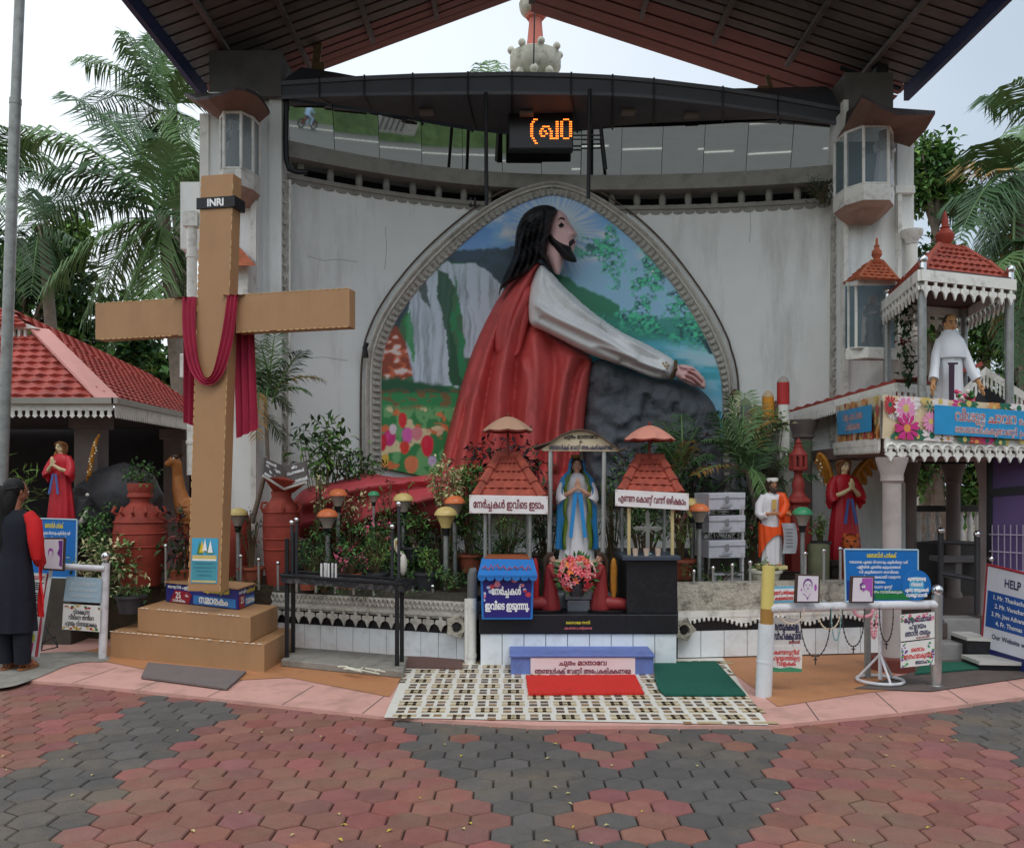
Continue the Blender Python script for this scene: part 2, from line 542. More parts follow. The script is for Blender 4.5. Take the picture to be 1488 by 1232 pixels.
# hexagonal pavers
dark_polys = [
 [(-60, 1250), (-60, 1150), (0, 1132), (60, 1098), (120, 1070), (175, 1040), (212, 1008), (340, 1026), (335, 1046), (290, 1062), (240, 1092), (200, 1118), (168, 1145), (128, 1172), (98, 1200), (82, 1260)],
 [(572, 1046), (1118, 1060), (1168, 1066), (1150, 1092), (1134, 1120), (1122, 1150), (1100, 1180), (1082, 1205), (1080, 1270), (745, 1270), (738, 1200), (690, 1158), (668, 1130), (640, 1112), (610, 1090), (590, 1070)],
 [(1362, 1040), (1400, 1024), (1488, 1010), (1560, 1004), (1560, 1120), (1488, 1108), (1440, 1088), (1400, 1068)]]
red_polys = [[(786, 1052), (966, 1058), (952, 1082), (930, 1098), (905, 1118), (875, 1110), (846, 1095), (818, 1080)],
   [(872, 1140), (924, 1140), (955, 1160), (1000, 1182), (1045, 1212), (1040, 1222), (802, 1222), (812, 1200), (838, 1176)],
   [(668, 1063), (716, 1063), (716, 1077), (668, 1077)], [(1036, 1070), (1086, 1070), (1086, 1084), (1036, 1084)]]
hole_polys = [[(890, 1175), (946, 1175), (946, 1196), (890, 1196)], [(856, 1070), (902, 1070), (902, 1086), (856, 1086)], [(800, 1226), (820, 1226), (820, 1240), (800, 1240)]]
PAVE = mat('hexagon_paver', (1, 1, 1), .85, .16, 9, .35, 70, stain=(rgb(126, 110, 88), .78, .8), attr='paint')
edge = [(-120, 968), (0, 985), (130, 995), (330, 1016), (560, 1041), (780, 1054), (1118, 1054), (1300, 1036), (1488, 1012), (1640, 992)]
edgeW = [G(a, b) for a, b in edge]
mb = MB(); cols = []
wx = .2; ry = wx * .866
j = 0
y = 2.35
while y < 8.4:
 x = -5.6 + (wx / 2 if j % 2 else 0)
 while x < 5.6:
  px, py = px_of(x, y)
  ye = np.interp(x, [p.x for p in edgeW], [p.y for p in edgeW])
  if y < ye + .12 and -260 < px < 1750:
   A = lambda q: inside([px], [py], q)[0]
   dk = any(A(q) for q in dark_polys)
   if any(A(q) for q in red_polys) and not any(A(q) for q in hole_polys): dk = False
   v = rng.uniform(.82, 1.12)
   c = rgb(92, 88, 85) if dk else rgb(138 + rng.uniform(-8, 6), 90 + rng.uniform(-5, 5), 82 + rng.uniform(-4, 4))
   c = tuple(q * v for q in c)
   rr = wx / math.sqrt(3)
   tz = rng.uniform(-.003, .003); tx = rng.uniform(-.012, .012); ty = rng.uniform(-.012, .012)
   o = len(mb.v); ja = rng.uniform(-.012, .012)
   for s_, dz in ((.958, 0), (.90, .007)):
    for k in range(6):
     a = math.pi / 6 + k * math.pi / 3 + ja
     ax, ay = rr * s_ * math.cos(a), rr * s_ * math.sin(a)
     mb.v.append((x + ax, y + ay, tz - .010 + dz + ax * tx + ay * ty))
   for k in range(6):
    a = math.pi / 6 + k * math.pi / 3 + ja
    mb.v.append((x + rr * .957 * math.cos(a), y + rr * .957 * math.sin(a), -.03))
   fs = [tuple(o + 6 + k for k in range(6))] + [(o + k, o + (k + 1) % 6, o + 6 + (k + 1) % 6, o + 6 + k) for k in range(6)] + [(o + 12 + k, o + 12 + (k + 1) % 6, o + (k + 1) % 6, o + k) for k in range(6)]
   mb.f += fs; mb.m += [0] * len(fs); cols += [c] * 18
  x += wx
 y += ry; j += 1
o = mb.build('paving', PAVE)
ca = o.data.color_attributes.new('paint', 'FLOAT_COLOR', 'POINT')
ca.data.foreach_set('color', np.array([(*c, 1) for c in cols], float).ravel())
kindof(o, 'structure')
sheet('paving_bed', [(-9, -2), (9, -2), (9, 9), (-9, 9)], -.024, mat('joint_sand', rgb(74, 66, 58), .95, .3, 8))
# pavement in front of the shrine
edgeP = [G(a, b, .02) for a, b in edge]
mb = MB()
pts = [(p.x, p.y) for p in edgeP] + [(14, 10), (14, 22), (-14, 22), (-14, 10)]
mb.prism([(a, b, -.03) for a, b in pts], (0, 0, .05))
kindof(mb.build('pavement', PINKT), 'structure')
mb = MB()                                # joints of the pink tiles
for i in range(-14, 15):
 xx = i * .62 + .2
 yb = np.interp(xx, [p.x for p in edgeP], [p.y for p in edgeP])
 if -4.3 < xx < 4.5 and not (-1.0 < xx < 1.8):
  mb.poly([(xx, yb + .01, .0215), (xx + .008, yb + .01, .0215), (xx + .10, yb + .62, .0215), (xx + .092, yb + .62, .0215)])
kindof(mb.build('pavement_joints', GROUT), 'structure')
def gpoly(name, pp, z, m, th=0.):
 if 'paving' not in name: pp = smooth_poly(pp, True, 3)
 return sheet(name, [(G(a, b, z).x, G(a, b, z).y) for a, b in pp], z, m, th)
gpoly('orange_paving', [(300, 990), (420, 984), (566, 1012), (600, 960), (420, 930), (200, 930), (100, 950)], .024, ORANGET)
gpoly('orange_paving', [(1030, 950), (1130, 1026), (1260, 1006), (1300, 1002), (1300, 940)], .024, ORANGET)
gpoly('concrete_patch', [(-120, 1000), (0, 1003), (55, 985), (110, 960), (165, 962), (150, 945), (60, 948), (-120, 955)], .026, CONC)
gpoly('stone_paving', [(1240, 1000), (1352, 1004), (1490, 984), (1560, 972), (1500, 930), (1300, 945), (1330, 975)], .028, STONE)
# patterned mosaic floor
q4 = [G(558, 1042, .026), G(1117, 1053, .026), G(1050, 955, .026), G(597, 955, .026)]
MOSW = flat('mosaic_white', 222, 218, 208, .4, .08)
sheet('mosaic_floor', [(p.x, p.y) for p in q4], .026, MOSW)
mb = MB()
tw = .186
zz = .0275
for j in range(-2, 12):
 for i in range(-10, 20):
  x0 = -1.2 + i * tw + (j % 2) * 0; y0 = 5.75 + j * tw
  def bar(u0, v0, u1, v1, mi):
   c = [(x0 + u * tw, y0 + v * tw) for u, v in ((u0, v0), (u1, v0), (u1, v1), (u0, v1))]
   qx = [(px_of(a, b, zz)) for a, b in c]
   if inside([sum(a for a, b in qx) / 4], [sum(b for a, b in qx) / 4], [(560, 1041), (1115, 1052), (1048, 956), (598, 956)])[0]:
    mb.poly([(a, b, zz) for a, b in c], mi)
  if (i + j) % 2 == 0:
   for k, (u, v) in enumerate(((.12, .1), (.56, .1), (.12, .56), (.56, .56))):
    bar(u, v, u + .30, v + .32, 0 if (i + k) % 3 else 1)
  else:
   bar(.06, .14, .94, .42, 2); bar(.06, .58, .94, .86, 2)
   bar(.28, .2, .42, .8, 1 if i % 2 else 0); bar(.60, .2, .74, .8, 1 if i % 2 else 0)
   if j % 2: bar(.44, .3, .57, .7, 3)
o = mb.build('mosaic_pattern', [flat('mosaic_dark', 100, 82, 66), flat('mosaic_brown', 146, 116, 84), flat('mosaic_beige', 184, 164, 126), flat('mosaic_cream', 206, 196, 168)])
kindof(o, 'structure')
# leaves blown on the pavers
mb = MB()
for i in range(46):
 p = G(rng.uniform(0, 1488), rng.uniform(1060, 1230))
 a = rng.uniform(0, 6.3)
 grow_leaf(mb, p + Vector((0, 0, .004)), Vector((math.cos(a), math.sin(a), .1)), Vector((0, 0, 1)), rng.uniform(.02, .045), rng.uniform(.01, .02), rng.choice([0, 0, 1]))
o = mb.build('fallen_leaves', [flat('dry_leaf', 190, 176, 120), flat('yellow_leaf', 196, 178, 60)])
kindof(o, 'stuff')
# what the tilted mirrors look at behind the viewer: a bank across the road
HILL = mat('grassy_bank', rgb(66, 84, 46), .95, .5, 1.2, .6, 6, stain=(rgb(36, 60, 28), .8, 2.5))
mb = MB()
mb.grid(lambda u, v: Vector((-140 + 280 * u, -30 - 22 * v, -.03 + 13 * (v ** .8) + (math.sin(u * 95) * .5 + math.sin(u * 227 + v * 9) * .35) * (v > 0))), 180, 24)
kindof(mb.build('grassy_bank', HILL, smooth=True), 'structure')
# ================================================================ church building
def Dw(X):
 return 11.0 - (.115 if X < .3 else .058) * (X - .3) ** 2
def W(px, py, off=0.):                 # a point of the curved wall, off metres in front of it
 D = 10.8
 for _ in range(12):
  D = Dw((px - CX) / F * D)
 return P(px, py, D - off)
bld = thing('church_building', 'white church front with a concave wall, tilted mirrors and two flared corner towers', 'church', (.3, 11.5, 0))
XL, XR = -2.6, 3.84
xs = [XL + (XR - XL) * i / 48 for i in range(49)]
def arcwall(m, z0, z1, off, th=.2, x0=XL, x1=XR, n=48):
 q = [x0 + (x1 - x0) * i / n for i in range(n + 1)]
 for a, b in zip(q, q[1:]):
  m.hexa([(a, Dw(a) - off, z0), (b, Dw(b) - off, z0), (b, Dw(b) - off + th, z0), (a, Dw(a) - off + th, z0), (a, Dw(a) - off, z1), (b, Dw(b) - off, z1), (b, Dw(b) - off + th, z1), (a, Dw(a) - off + th, z1)])
def ztop(X):                           # the wall head sinks slightly towards the east end
 return 5.13 - .012 * (X - XL) ** 1.5
m = MB()
m.grid(lambda u, v: Vector((XL + (XR - XL) * u, Dw(XL + (XR - XL) * u), ztop(XL + (XR - XL) * u) * v)), 60, 30)
m.grid(lambda u, v: Vector((XL + (XR - XL) * u, Dw(XL + (XR - XL) * u) + .5 * v, ztop(XL + (XR - XL) * u))), 60, 1)
m.build('curved_wall', WHITE, bld, smooth=True)
# scalloped drip moulding at the wall head
m = MB()
arcw = [(x, Dw(x)) for x in xs]
for (a, ya), (b, yb) in zip(arcw, arcw[1:]):
 z = ztop((a + b) / 2)
 m.hexa([(a, ya - .035, z - .05), (b, yb - .035, z - .05), (b, yb, z - .05), (a, ya, z - .05), (a, ya - .05, z - .004), (b, yb - .05, z - .004), (b, yb, z - .004), (a, ya, z - .004)])
 fringe(m, (a, ya - .003, z - .05), (b, yb - .003, z - .05), .06, 1, 'scallop', th=.012)
m.build('wall_moulding', GREYT, bld)
# vents between short balusters, a near-black sheet standing for the shade behind
m = MB()
arcwall(m, 4.9, 5.5, -.45, .1)
m.build('vent_backing', DARK, bld)
BAL = mat('baluster_cement', rgb(150, 146, 140), .8, .15, 12, stain=(rgb(84, 80, 74), .5, 8))
for i in range(21):
 x = XL + .16 + i * (XR - XL - .3) / 20
 part('baluster', BAL, bld, lambda m: m.lathe([(.042, ztop(x)), (.045, ztop(x) + .02), (.040, ztop(x) + .04), (.045, ztop(x) + .10), (.040, ztop(x) + .16), (.05, ztop(x) + .22)], (x, Dw(x) + .10, 0), 10), smooth=True)
m = MB()
for (a, ya), (b, yb) in zip(arcw, arcw[1:]):
 z0, z1 = ztop(a) + .18, ztop(b) + .18
 m.hexa([(a, ya - .08, z0), (b, yb - .08, z1), (b, yb + .3, z1), (a, ya + .3, z0), (a, ya - .08, z0 + .18), (b, yb - .08, z1 + .18), (b, yb + .3, z1 + .18), (a, ya + .3, z0 + .18)])
m.build('parapet_beam', GREYT, bld)
# mirrors: leaning panels that show the road
n = 13
ROADX = []
for i in range(n):
 a = XL + .02 + i * (XR - XL - .04) / n; b = XL + .02 + (i + 1) * (XR - XL - .04) / n - .006
 za, zb = ztop(a) + .362, ztop(b) + .362
 f = i / (n - 1)
 hh = .62
 xm = (a + b) / 2; g = Dw(xm + .01) - Dw(xm - .01); ed_ = Vector((1, g / .02, 0))
 C0 = Vector((xm, Dw(xm), (za + zb) / 2 + .26)); dv = (C0 - Vector((0, 0, H))).normalized()
 best = None                        # lean that brings the chosen line of the road to the middle of the glass
 for k in range(160):
  tl_ = R(10 + .1 * k)
  nn = ed_.cross(Vector((0, -math.sin(tl_), math.cos(tl_)))).normalized()
  rr = dv - 2 * dv.dot(nn) * nn
  if rr.z > -.02: continue
  yh = C0.y - rr.y / rr.z * C0.z
  e_ = abs(yh - np.interp(f, [0, .42, .56, 1], [-29.4, -29.0, -17.5, -19.5]))
  if best is None or e_ < best[0]: best = (e_, tl_, C0.x - rr.x / rr.z * C0.z)
 tl = best[1] + R(rng.uniform(-.10, .10))
 ROADX.append(best[2])
 c, s_ = math.cos(tl) * hh, math.sin(tl) * hh
 ya, yb = Dw(a) + .14, Dw(b) + .14
 q = [Vector((a, ya, za)), Vector((b, yb, zb)), Vector((b, yb - s_, zb + c)), Vector((a, ya - s_, za + c))]
 part('mirror_panel', MIRROR, bld, lambda m: slab(m, q, .006))
m = MB()
arcwall(m, 5.3, 6.18, -.30, .12)
m.build('upper_wall', DARK, bld)  # wall coloured dark to stand for the shade around the canopy
part('mirror_edge_post', BLACKP, bld, lambda m: (m.box((XL + .02, 10.03, 5.75), (.05, .12, .75)), m.box((XR + .0, 10.32, 5.65), (.06, .1, .75))))
# black canopy over the mirrors
top = [(405, 121, 9.75), (465, 117, 9.8), (530, 113, 9.85), (600, 110, 9.9), (680, 108, 9.95), (744, 107, 9.95), (830, 109, 9.98), (890, 112, 10), (950, 117, 10), (1050, 129, 10.05), (1130, 142, 10.1), (1235, 161, 10.15)]
hb = [24, 25, 27, 29, 30, 31, 30, 28, 27, 26, 25, 24]
T = [P(*q) for q in top]
B = [P(a, b + h, d) for (a, b, d), h in zip(top, hb)]
bk = [(428, 144), (480, 151), (540, 161), (600, 171), (690, 186), (744, 192), (840, 188), (890, 184), (950, 179), (1050, 175), (1130, 173), (1216, 172)]
BK = [W(a, b, .12) for a, b in bk]
m = MB()
k = len(T)
for i in range(k - 1):
 for s_ in (0,):
  m.poly([B[i], B[i + 1], T[i + 1], T[i]])
  m.poly([BK[i], BK[i + 1], B[i + 1], B[i]])
  m.poly([T[i], T[i + 1], BK[i + 1] + Vector((0, .3, .5)), BK[i] + Vector((0, .3, .5))])
m.build('canopy', CANOPY, bld)
m = MB()
for i in range(k - 1):
 A0, A1 = B[i] * .62 + T[i] * .38, B[i + 1] * .62 + T[i + 1] * .38
 o = Vector((0, -.015, 0)); u = Vector((0, 0, .035))
 m.hexa([B[i] + o, B[i + 1] + o, B[i + 1] - o * .1, B[i] - o * .1, B[i] + o + u, B[i + 1] + o + u, B[i + 1] - o * .1 + u, B[i] - o * .1 + u])
 m.hexa([T[i] + o * 1.6 - u, T[i + 1] + o * 1.6 - u, T[i + 1] - u, T[i] - u, T[i] + o * 1.6 + u * .3, T[i + 1] + o * 1.6 + u * .3, T[i + 1] + u * .3, T[i] + u * .3])
m.build('canopy_gutter', mat('grey_gutter', rgb(92, 94, 100), .5, .15, 6), bld)
for i in range(1, k - 1):
 part('canopy_seam', BLACKP, bld, lambda m: m.tube([T[i] + Vector((0, -.02, .02)), B[i] + Vector((0, -.02, -.01)), BK[i] + Vector((0, 0, -.012))], .011, 6))
for px, py in ((620, 160), (765, 156), (913, 163), (1005, 170)):
 t = 0
 c = P(px, py, 10.35)
 c.z = np.interp(c.x, [b.x for b in B], [(b.z + q.z) / 2 for b, q in zip(B, BK)]) - .03
 part('canopy_light', flat('dull_lamp_cover', 128, 116, 110), bld, lambda m: m.box(c, (.16, .12, .03)))
# ornament strips down both ends of the wall
def lace(m, p0, p1, wd, step=.115):
 p0, p1 = Vector(p0), Vector(p1)
 L_ = (p1 - p0).length; n = int(L_ / step); d = (p1 - p0) / n
 s_ = Vector((wd / 2, 0, 0))
 m.prism([p0 - s_, p0 + s_, p1 + s_, p1 - s_], (0, .03, 0))
 for i in range(n):
  c = p0 + d * (i + .5) + Vector((0, -.012, 0))
  sg = 1 if i % 2 else -1
  pts = [c + Vector((wd * .34 * math.cos(t) * (1 if t < 4 else .5) + sg * wd * .06, -.002, step * .42 * math.sin(t))) for t in [q * .7 - .6 for q in range(8)]]
  m.tube(pts, [.006, .012, .014, .014, .013, .012, .010, .006], 6)
  m.ball(c + Vector((-sg * wd * .18, -.004, 0)), .013, 6)
part('ornament_strip', TRIM, bld, lambda m: lace(m, P(411, 690, 9.86), P(412, 262, 9.86), .115))
part('ornament_strip', TRIM, bld, lambda m: lace(m, P(1213, 640, 10.16), P(1216, 292, 10.16), .115))
part('edge_moulding', WHITE2, bld, lambda m: (m.tube([P(420, 690, 9.88), P(421, 262, 9.88)], .018, 8), m.tube([P(1223, 640, 10.1), P(1223, 180, 10.1)], .02, 8)))
# towers
def vbox(m, x0, x1, y0, D, z0, z1):
 a, b = (x0 - CX) / F * D, (x1 - CX) / F * D
 m.hexa([(a, D, z0), (b, D, z0), (b, y0, z0), (a, y0, z0), (a, D, z1), (b, D, z1), (b, y0, z1), (a, y0, z1)])
def lt(m):
 vbox(m, 303, 374, 12.5, 9.62, 0, 5.86); vbox(m, 374, 404, 12.5, 9.84, 0, 5.86)
 vbox(m, 391, 409, 11, 9.80, 0, 5.95)
 vbox(m, 262, 304, 12.4, 9.95, 4.25, 5.0)
part('corner_tower', WHITE, bld, lt)
part('tower_pilaster', WHITE2, bld, lambda m: (vbox(m, 290, 303, 12.5, 9.60, 0, 5.62), vbox(m, 364, 372, 9.8, 9.58, 0, 5.55)))
def rt(m):
 vbox(m, 1224, 1304, 12.5, 9.95, 0, 5.8); vbox(m, 1304, 1328, 12.5, 9.9, 0, 5.6)
part('corner_tower', WHITE, bld, rt)
part('tower_pilaster', WHITE2, bld, lambda m: (vbox(m, 1226, 1233, 10, 9.9, 0, 5.9), vbox(m, 1305, 1311, 9.92, 9.85, 0, 4.9), vbox(m, 1302, 1330, 9.9, 9.83, 4.84, 4.92)))
def pipe(m, px, y0, y1, D, r):
 m.tube([P(px, y0, D), P(px, y1, D)], r, 12)
 for i in range(4):
  y = y0 + (y1 - y0) * (i + .5) / 4
  m.tube([P(px, y, D), P(px, y - 5, D)], r * 1.18, 12)
part('tower_head', mat('shaded_cement', rgb(98, 94, 92), .85, .25, 4), bld, lambda m: vbox(m, 304, 408, 12.4, 9.72, 5.86, 6.36))  # shade of the roof over the tower tops is put into this grey
part('tower_head', mat('shaded_cement', (.1, .1, .1)), bld, lambda m: vbox(m, 1228, 1298, 12.4, 10.0, 5.8, 6.25))
part('downpipe', WHITE2, bld, lambda m: (pipe(m, 279, 690, 330, 9.7, .055), m.box(P(279, 320, 9.7), (.16, .14, .16))), smooth=True)
part('downpipe', WHITE2, bld, lambda m: (pipe(m, 1325, 690, 356, 9.8, .06), m.lathe([(.06, 0), (.075, .05), (.11, .09), (.12, .15), (.09, .16)], P(1325, 355, 9.8), 12)), smooth=True)
part('junction_box', WHITE2, bld, lambda m: m.box(P(270, 532, 9.6), (.1, .1, .26)), bevel=.01)
part('junction_box', WHITE2, bld, lambda m: m.box(P(1340, 460, 9.5), (.12, .1, .2)), bevel=.01)
part('drain_hose', BLACKP, bld, lambda m: m.tube([P(416, 145, 9.83), P(415, 205, 9.83), P(416, 232, 9.83), P(420, 246, 9.83), P(432, 250, 9.85), P(446, 250, 9.9)], .03, 8), smooth=True)
def bay(px, y0, y1, D, hw, dep, roofpts, lab):
 """half hexagon glass bay: corbel, sill, posts, panes and a flared roof"""
 c0 = P(px, y1, D); zb, zt = c0.z, P(px, y0, D).z
 xc = c0.x; yb = D + dep
 ring = lambda k, z: [Vector((xc - hw * k, yb, z)), Vector((xc - hw * .92 * k, D + dep * .42 * (2 - k), z)), Vector((xc - hw * .48 * k, D + dep * (1 - k) * .6, z)), Vector((xc + hw * .48 * k, D + dep * (1 - k) * .6, z)), Vector((xc + hw * .92 * k, D + dep * .42 * (2 - k), z)), Vector((xc + hw * k, yb, z))]
 def loft(m, rs):
  for a, b in zip(rs, rs[1:]):
   for i in range(5): m.poly([a[i], a[i + 1], b[i + 1], b[i]])
  m.poly(rs[0][::-1]); m.poly(rs[-1])
 cb = part('bay_corbel', PEACH, bld, lambda m: loft(m, [ring(.5, zb - .30), ring(.85, zb - .23), ring(1.04, zb - .17)]))
 part('bay_sill', WHITE2, bld, lambda m: loft(m, [ring(1.06, zb - .17), ring(1.08, zb - .02), ring(1.02, zb)]))
 r0, r1 = ring(1, zb), ring(1, zt)
 fr = part('bay_frame', WHITE2, bld, lambda m: [m.tube([r0[i], r1[i]], .017, 6) for i in range(6)] + [m.tube([r[i] for i in range(6)], .016, 6) for r in (ring(1, zb + .01), ring(1, zt - .01))])
 part('bay_back', flat('bay_blue_back', 70, 90, 100), bld, lambda m: m.box((xc, yb + .02, (zb + zt) / 2), (hw * 2, .02, zt - zb)))
 for i in range(5):
  k = .985
  q = [r0[i], r0[i + 1], r1[i + 1], r1[i]]
  part('pane', GLASS, fr, lambda m: slab(m, [p * 1 for p in q], .004))
 return xc, D, dep, zb, zt, hw
bl_ = bay(338, 162, 246, 9.28, .185, .34, None, '')
br_ = bay(1273, 182, 268, 9.45, .275, .45, None, '')
def flare(m, xc, D, dep, zt, pts, ridge):
 """pagoda eaves: curved corners turned up; pts = outer rim px, ridge = inner"""
 m.grid(lambda u, v: None, 0, 0)
def pagoda(rim, peak, cx, D, zt, hw, dep, name):
 m = MB()
 n = len(rim)
 inner = [Vector((cx + hw * 1.02 * math.sin(math.pi * (i / (n - 1) - .5)), D + dep * .9 - dep * .85 * math.cos(math.pi * (i / (n - 1) - .5)), zt)) for i in range(n)]
 pk = [inner[i] * .55 + Vector((cx, D + dep, zt)) * .45 + Vector((0, 0, peak)) for i in range(n)]
 for i in range(n - 1):
  m.poly([inner[i], inner[i + 1], rim[i + 1], rim[i]], 0)
  m.poly([rim[i], rim[i + 1], rim[i + 1] + Vector((0, 0, .035)), rim[i] + Vector((0, 0, .035))], 1)
  m.poly([rim[i] + Vector((0, 0, .035)), rim[i + 1] + Vector((0, 0, .035)), pk[i + 1], pk[i]], 1)
 m.poly(pk, 1)
 return m.build(name, [mat('shaded_peach_eave', rgb(128, 100, 88), .8, .2, 5, stain=(rgb(80, 64, 58), .5, 5)), mat('dark_eave_sheet', rgb(58, 46, 46), .7, .2, 6)], bld, smooth=True, ang=30)  # shade on the eave underside is put into its peach colour
pagoda([P(268, 140, 9.6), P(285, 147, 9.25), P(303, 144, 9.05), P(322, 139, 8.95), P(340, 131, 8.9), P(357, 133, 8.92), P(374, 140, 9.05), P(384, 152, 9.3), P(392, 166, 9.6)], .3, bl_[0], bl_[1], bl_[4], bl_[5], bl_[2], 'flared_eave')
pagoda([P(1228, 186, 9.7), P(1238, 166, 9.4), P(1252, 142, 9.1), P(1268, 150, 9.0), P(1284, 160, 8.95), P(1306, 168, 8.9), P(1332, 168, 8.95), P(1359, 166, 9.1), P(1345, 190, 9.4), P(1322, 214, 9.7)], .32, br_[0], br_[1], br_[4], br_[5], br_[2], 'flared_eave')
# second bay behind the cross, only its right edge shows
part('small_bay', [WHITE2], bld, lambda m: (m.box(P(352, 440, 9.4), (.22, .3, .95)), ), bevel=.02)
part('small_bay_roof', [CLAYO], bld, lambda m: m.hexa([P(318, 386, 9.1), P(372, 386, 9.1), P(366, 378, 9.6), P(318, 378, 9.6), P(335, 356, 9.25), P(349, 360, 9.3), P(349, 360, 9.58), P(335, 356, 9.58)]))
part('conduit', BLACKP, bld, lambda m: m.tube([P(533, 498, 10.35), P(530, 506, 10.35), P(532, 520, 10.35)], .03, 6))
for px in (684, 690): part('pipe_stub', BLACKP, bld, lambda m: m.tube([P(px, 300, 10.9), P(px, 288, 10.9)], .02, 6))
# right wall niche with its own tiled roof
zc = P(1266, 515, 9.3)
part('niche_sill', WHITE2, bld, lambda m: (m.hexa([P(1228, 524, 9.35), P(1262, 520, 9.2), P(1306, 524, 9.3), P(1306, 524, 9.95), P(1228, 506, 9.35), P(1262, 504, 9.2), P(1306, 508, 9.3), P(1306, 508, 9.95)]),), bevel=.012)
part('niche_back', flat('niche_blue_back', 92, 122, 136), bld, lambda m: m.box(P(1266, 462, 9.9), (.58, .03, .74)))
nf = part('niche_frame', WHITE2, bld, lambda m: (m.tube([P(1233, 507, 9.36), P(1244, 505, 9.22), P(1302, 507, 9.3)], .012, 6), m.tube([P(1233, 508, 9.36), P(1233, 415, 9.36)], .014, 6), m.tube([P(1244, 506, 9.22), P(1244, 415, 9.22)], .016, 6), m.tube([P(1302, 508, 9.3), P(1302, 415, 9.3)], .014, 6)))
part('pane', GLASS, nf, lambda m: slab(m, [P(1244, 506, 9.23), P(1302, 508, 9.3), P(1302, 415, 9.3), P(1244, 415, 9.23)], .004))
part('pane', GLASS, nf, lambda m: slab(m, [P(1233, 508, 9.36), P(1244, 506, 9.23), P(1244, 415, 9.23), P(1233, 415, 9.36)], .004))
part('niche_cornice', WHITE2, bld, lambda m: m.hexa([P(1229, 416, 9.4), P(1246, 415, 9.1), P(1310, 414, 9.2), P(1310, 414, 9.95), P(1229, 409, 9.4), P(1246, 405, 9.1), P(1310, 404, 9.2), P(1310, 404, 9.95)]))
def nroof(m):
 a, b, c = P(1226, 413, 9.5), P(1248, 404, 9.0), P(1306, 408, 9.1)
 t1, t2 = P(1266, 380, 9.45), P(1282, 380, 9.5)
 tiles(m, b, c, t2, t1, .09, .09, .012); tiles(m, a, b, t1, t1 + Vector((-.01, .1, 0)), .09, .09, .012)
 m.tube([b, t1], .022, 6); m.tube([c, t2], .022, 6)
 m.lathe([(.05, 0), (.06, .03), (.03, .05), (.055, .09), (.05, .13), (.025, .16), (.03, .19), (.015, .2), (.012, .26), (.002, .28)], P(1274, 383, 9.45), 10)
part('niche_roof', CLAYO, bld, nroof)
# ================================================================ porch roof
roof = thing('porch_roof', 'dark steel gabled sheet roof with blue edge boards spanning overhead in front of the church', 'roof', (.25, 8, 6.4))
rx, rz = .25, 7.80
Lx, Lz, Rx, Rz = -3.67, 6.35, 4.71, 6.35
y0, y1 = 7.2, 11.35
def slope(m, xe, ze, mi, ya, yb, nrib, th):
 n = nrib
 for i in range(n):
  a = ya + (yb - ya) * i / n; b = ya + (yb - ya) * (i + .78) / n; c = ya + (yb - ya) * (i + 1) / n
  def sag(y): return 0
  m.poly([(xe, a, ze), (xe, b, ze), (rx, b, rz), (rx, a, rz)], mi)
  m.poly([(xe, b, ze + .014), (xe, c, ze + .014), (rx, c, rz + .014), (rx, b, rz + .014)], mi)
  m.poly([(xe, b, ze), (xe, b, ze + .014), (rx, b, rz + .014), (rx, b, rz)], mi)
 m.poly([(xe, ya, ze + .08), (rx, ya, rz + .08), (rx, yb, rz + .08), (xe, yb, ze + .08)], mi)
for xe, ze in ((Lx, Lz), (Rx, Rz)):
 m = MB(); slope(m, xe, ze, 0, y0, 10.55, 18, .03); slope(m, xe, ze, 1, 10.55, y1 + (.3 if xe > 0 else -.15), 4, .03)
 m.build('roof_sheet', [ROOFIN, REDROOF], roof)
 m = MB()
 m.hexa([(xe - .03, y0, ze - .16), (xe + .03, y0, ze - .16), (xe + .03, 10.6, ze - .16), (xe - .03, 10.6, ze - .16), (xe - .03, y0, ze + .07), (xe + .03, y0, ze + .07), (xe + .03, 10.6, ze + .07), (xe - .03, 10.6, ze + .07)])
 m.build('edge_board', BLUEF, roof)
 for f in (.12, .3, .5, .7, .88):
  x, z = xe + (rx - xe) * f, ze + (rz - ze) * f
  part('purlin', ROOFIN, roof, lambda m: m.box((x, (y0 + 10.9) / 2, z - .035), (.05, 10.9 - y0, .05), ry=0))
 for yy in ():
  a, b = Vector((xe, yy, ze - .02)), Vector((rx, yy, rz - .02))
  part('rafter', STEEL, roof, lambda m: (m.tube([a - Vector((0, 0, .1)), b - Vector((0, 0, .1))], .04, 4), m.tube([a - Vector((0, 0, .34)), b - Vector((0, 0, .34))], .03, 4),
   m.tube([a.lerp(b, k / 14) - Vector((0, 0, .1 if k % 2 else .34)) for k in range(15)], .015, 4)))
 s_ = 1 if xe < 0 else -1
 part('roof_post', STEEL, roof, lambda m: (m.box((xe + s_ * .42, 10.35, 6.35), (.14, .14, .6)), m.tube([(xe + s_ * .9, 10.3, 6.45), (xe + s_ * .2, 10.3, 6.2)], .03, 6)))
part('ridge_beam', STEEL, roof, lambda m: m.box((rx, 9.2, rz - .08), (.08, 4, .1)))
# broken boards and old paint that hang at both rear ends
part('hanging_debris', mat('peeling_board', rgb(128, 104, 76), .9, .4, 12), roof, lambda m: (m.box(P(461, 80, 10.6), (.09, .05, .42), ry=.1), m.box(P(468, 98, 10.6), (.05, .04, .1)), m.box(P(1118, 122, 10.7), (.05, .04, .2), ry=-.3), m.box(P(1108, 130, 10.6), (.12, .05, .06))))
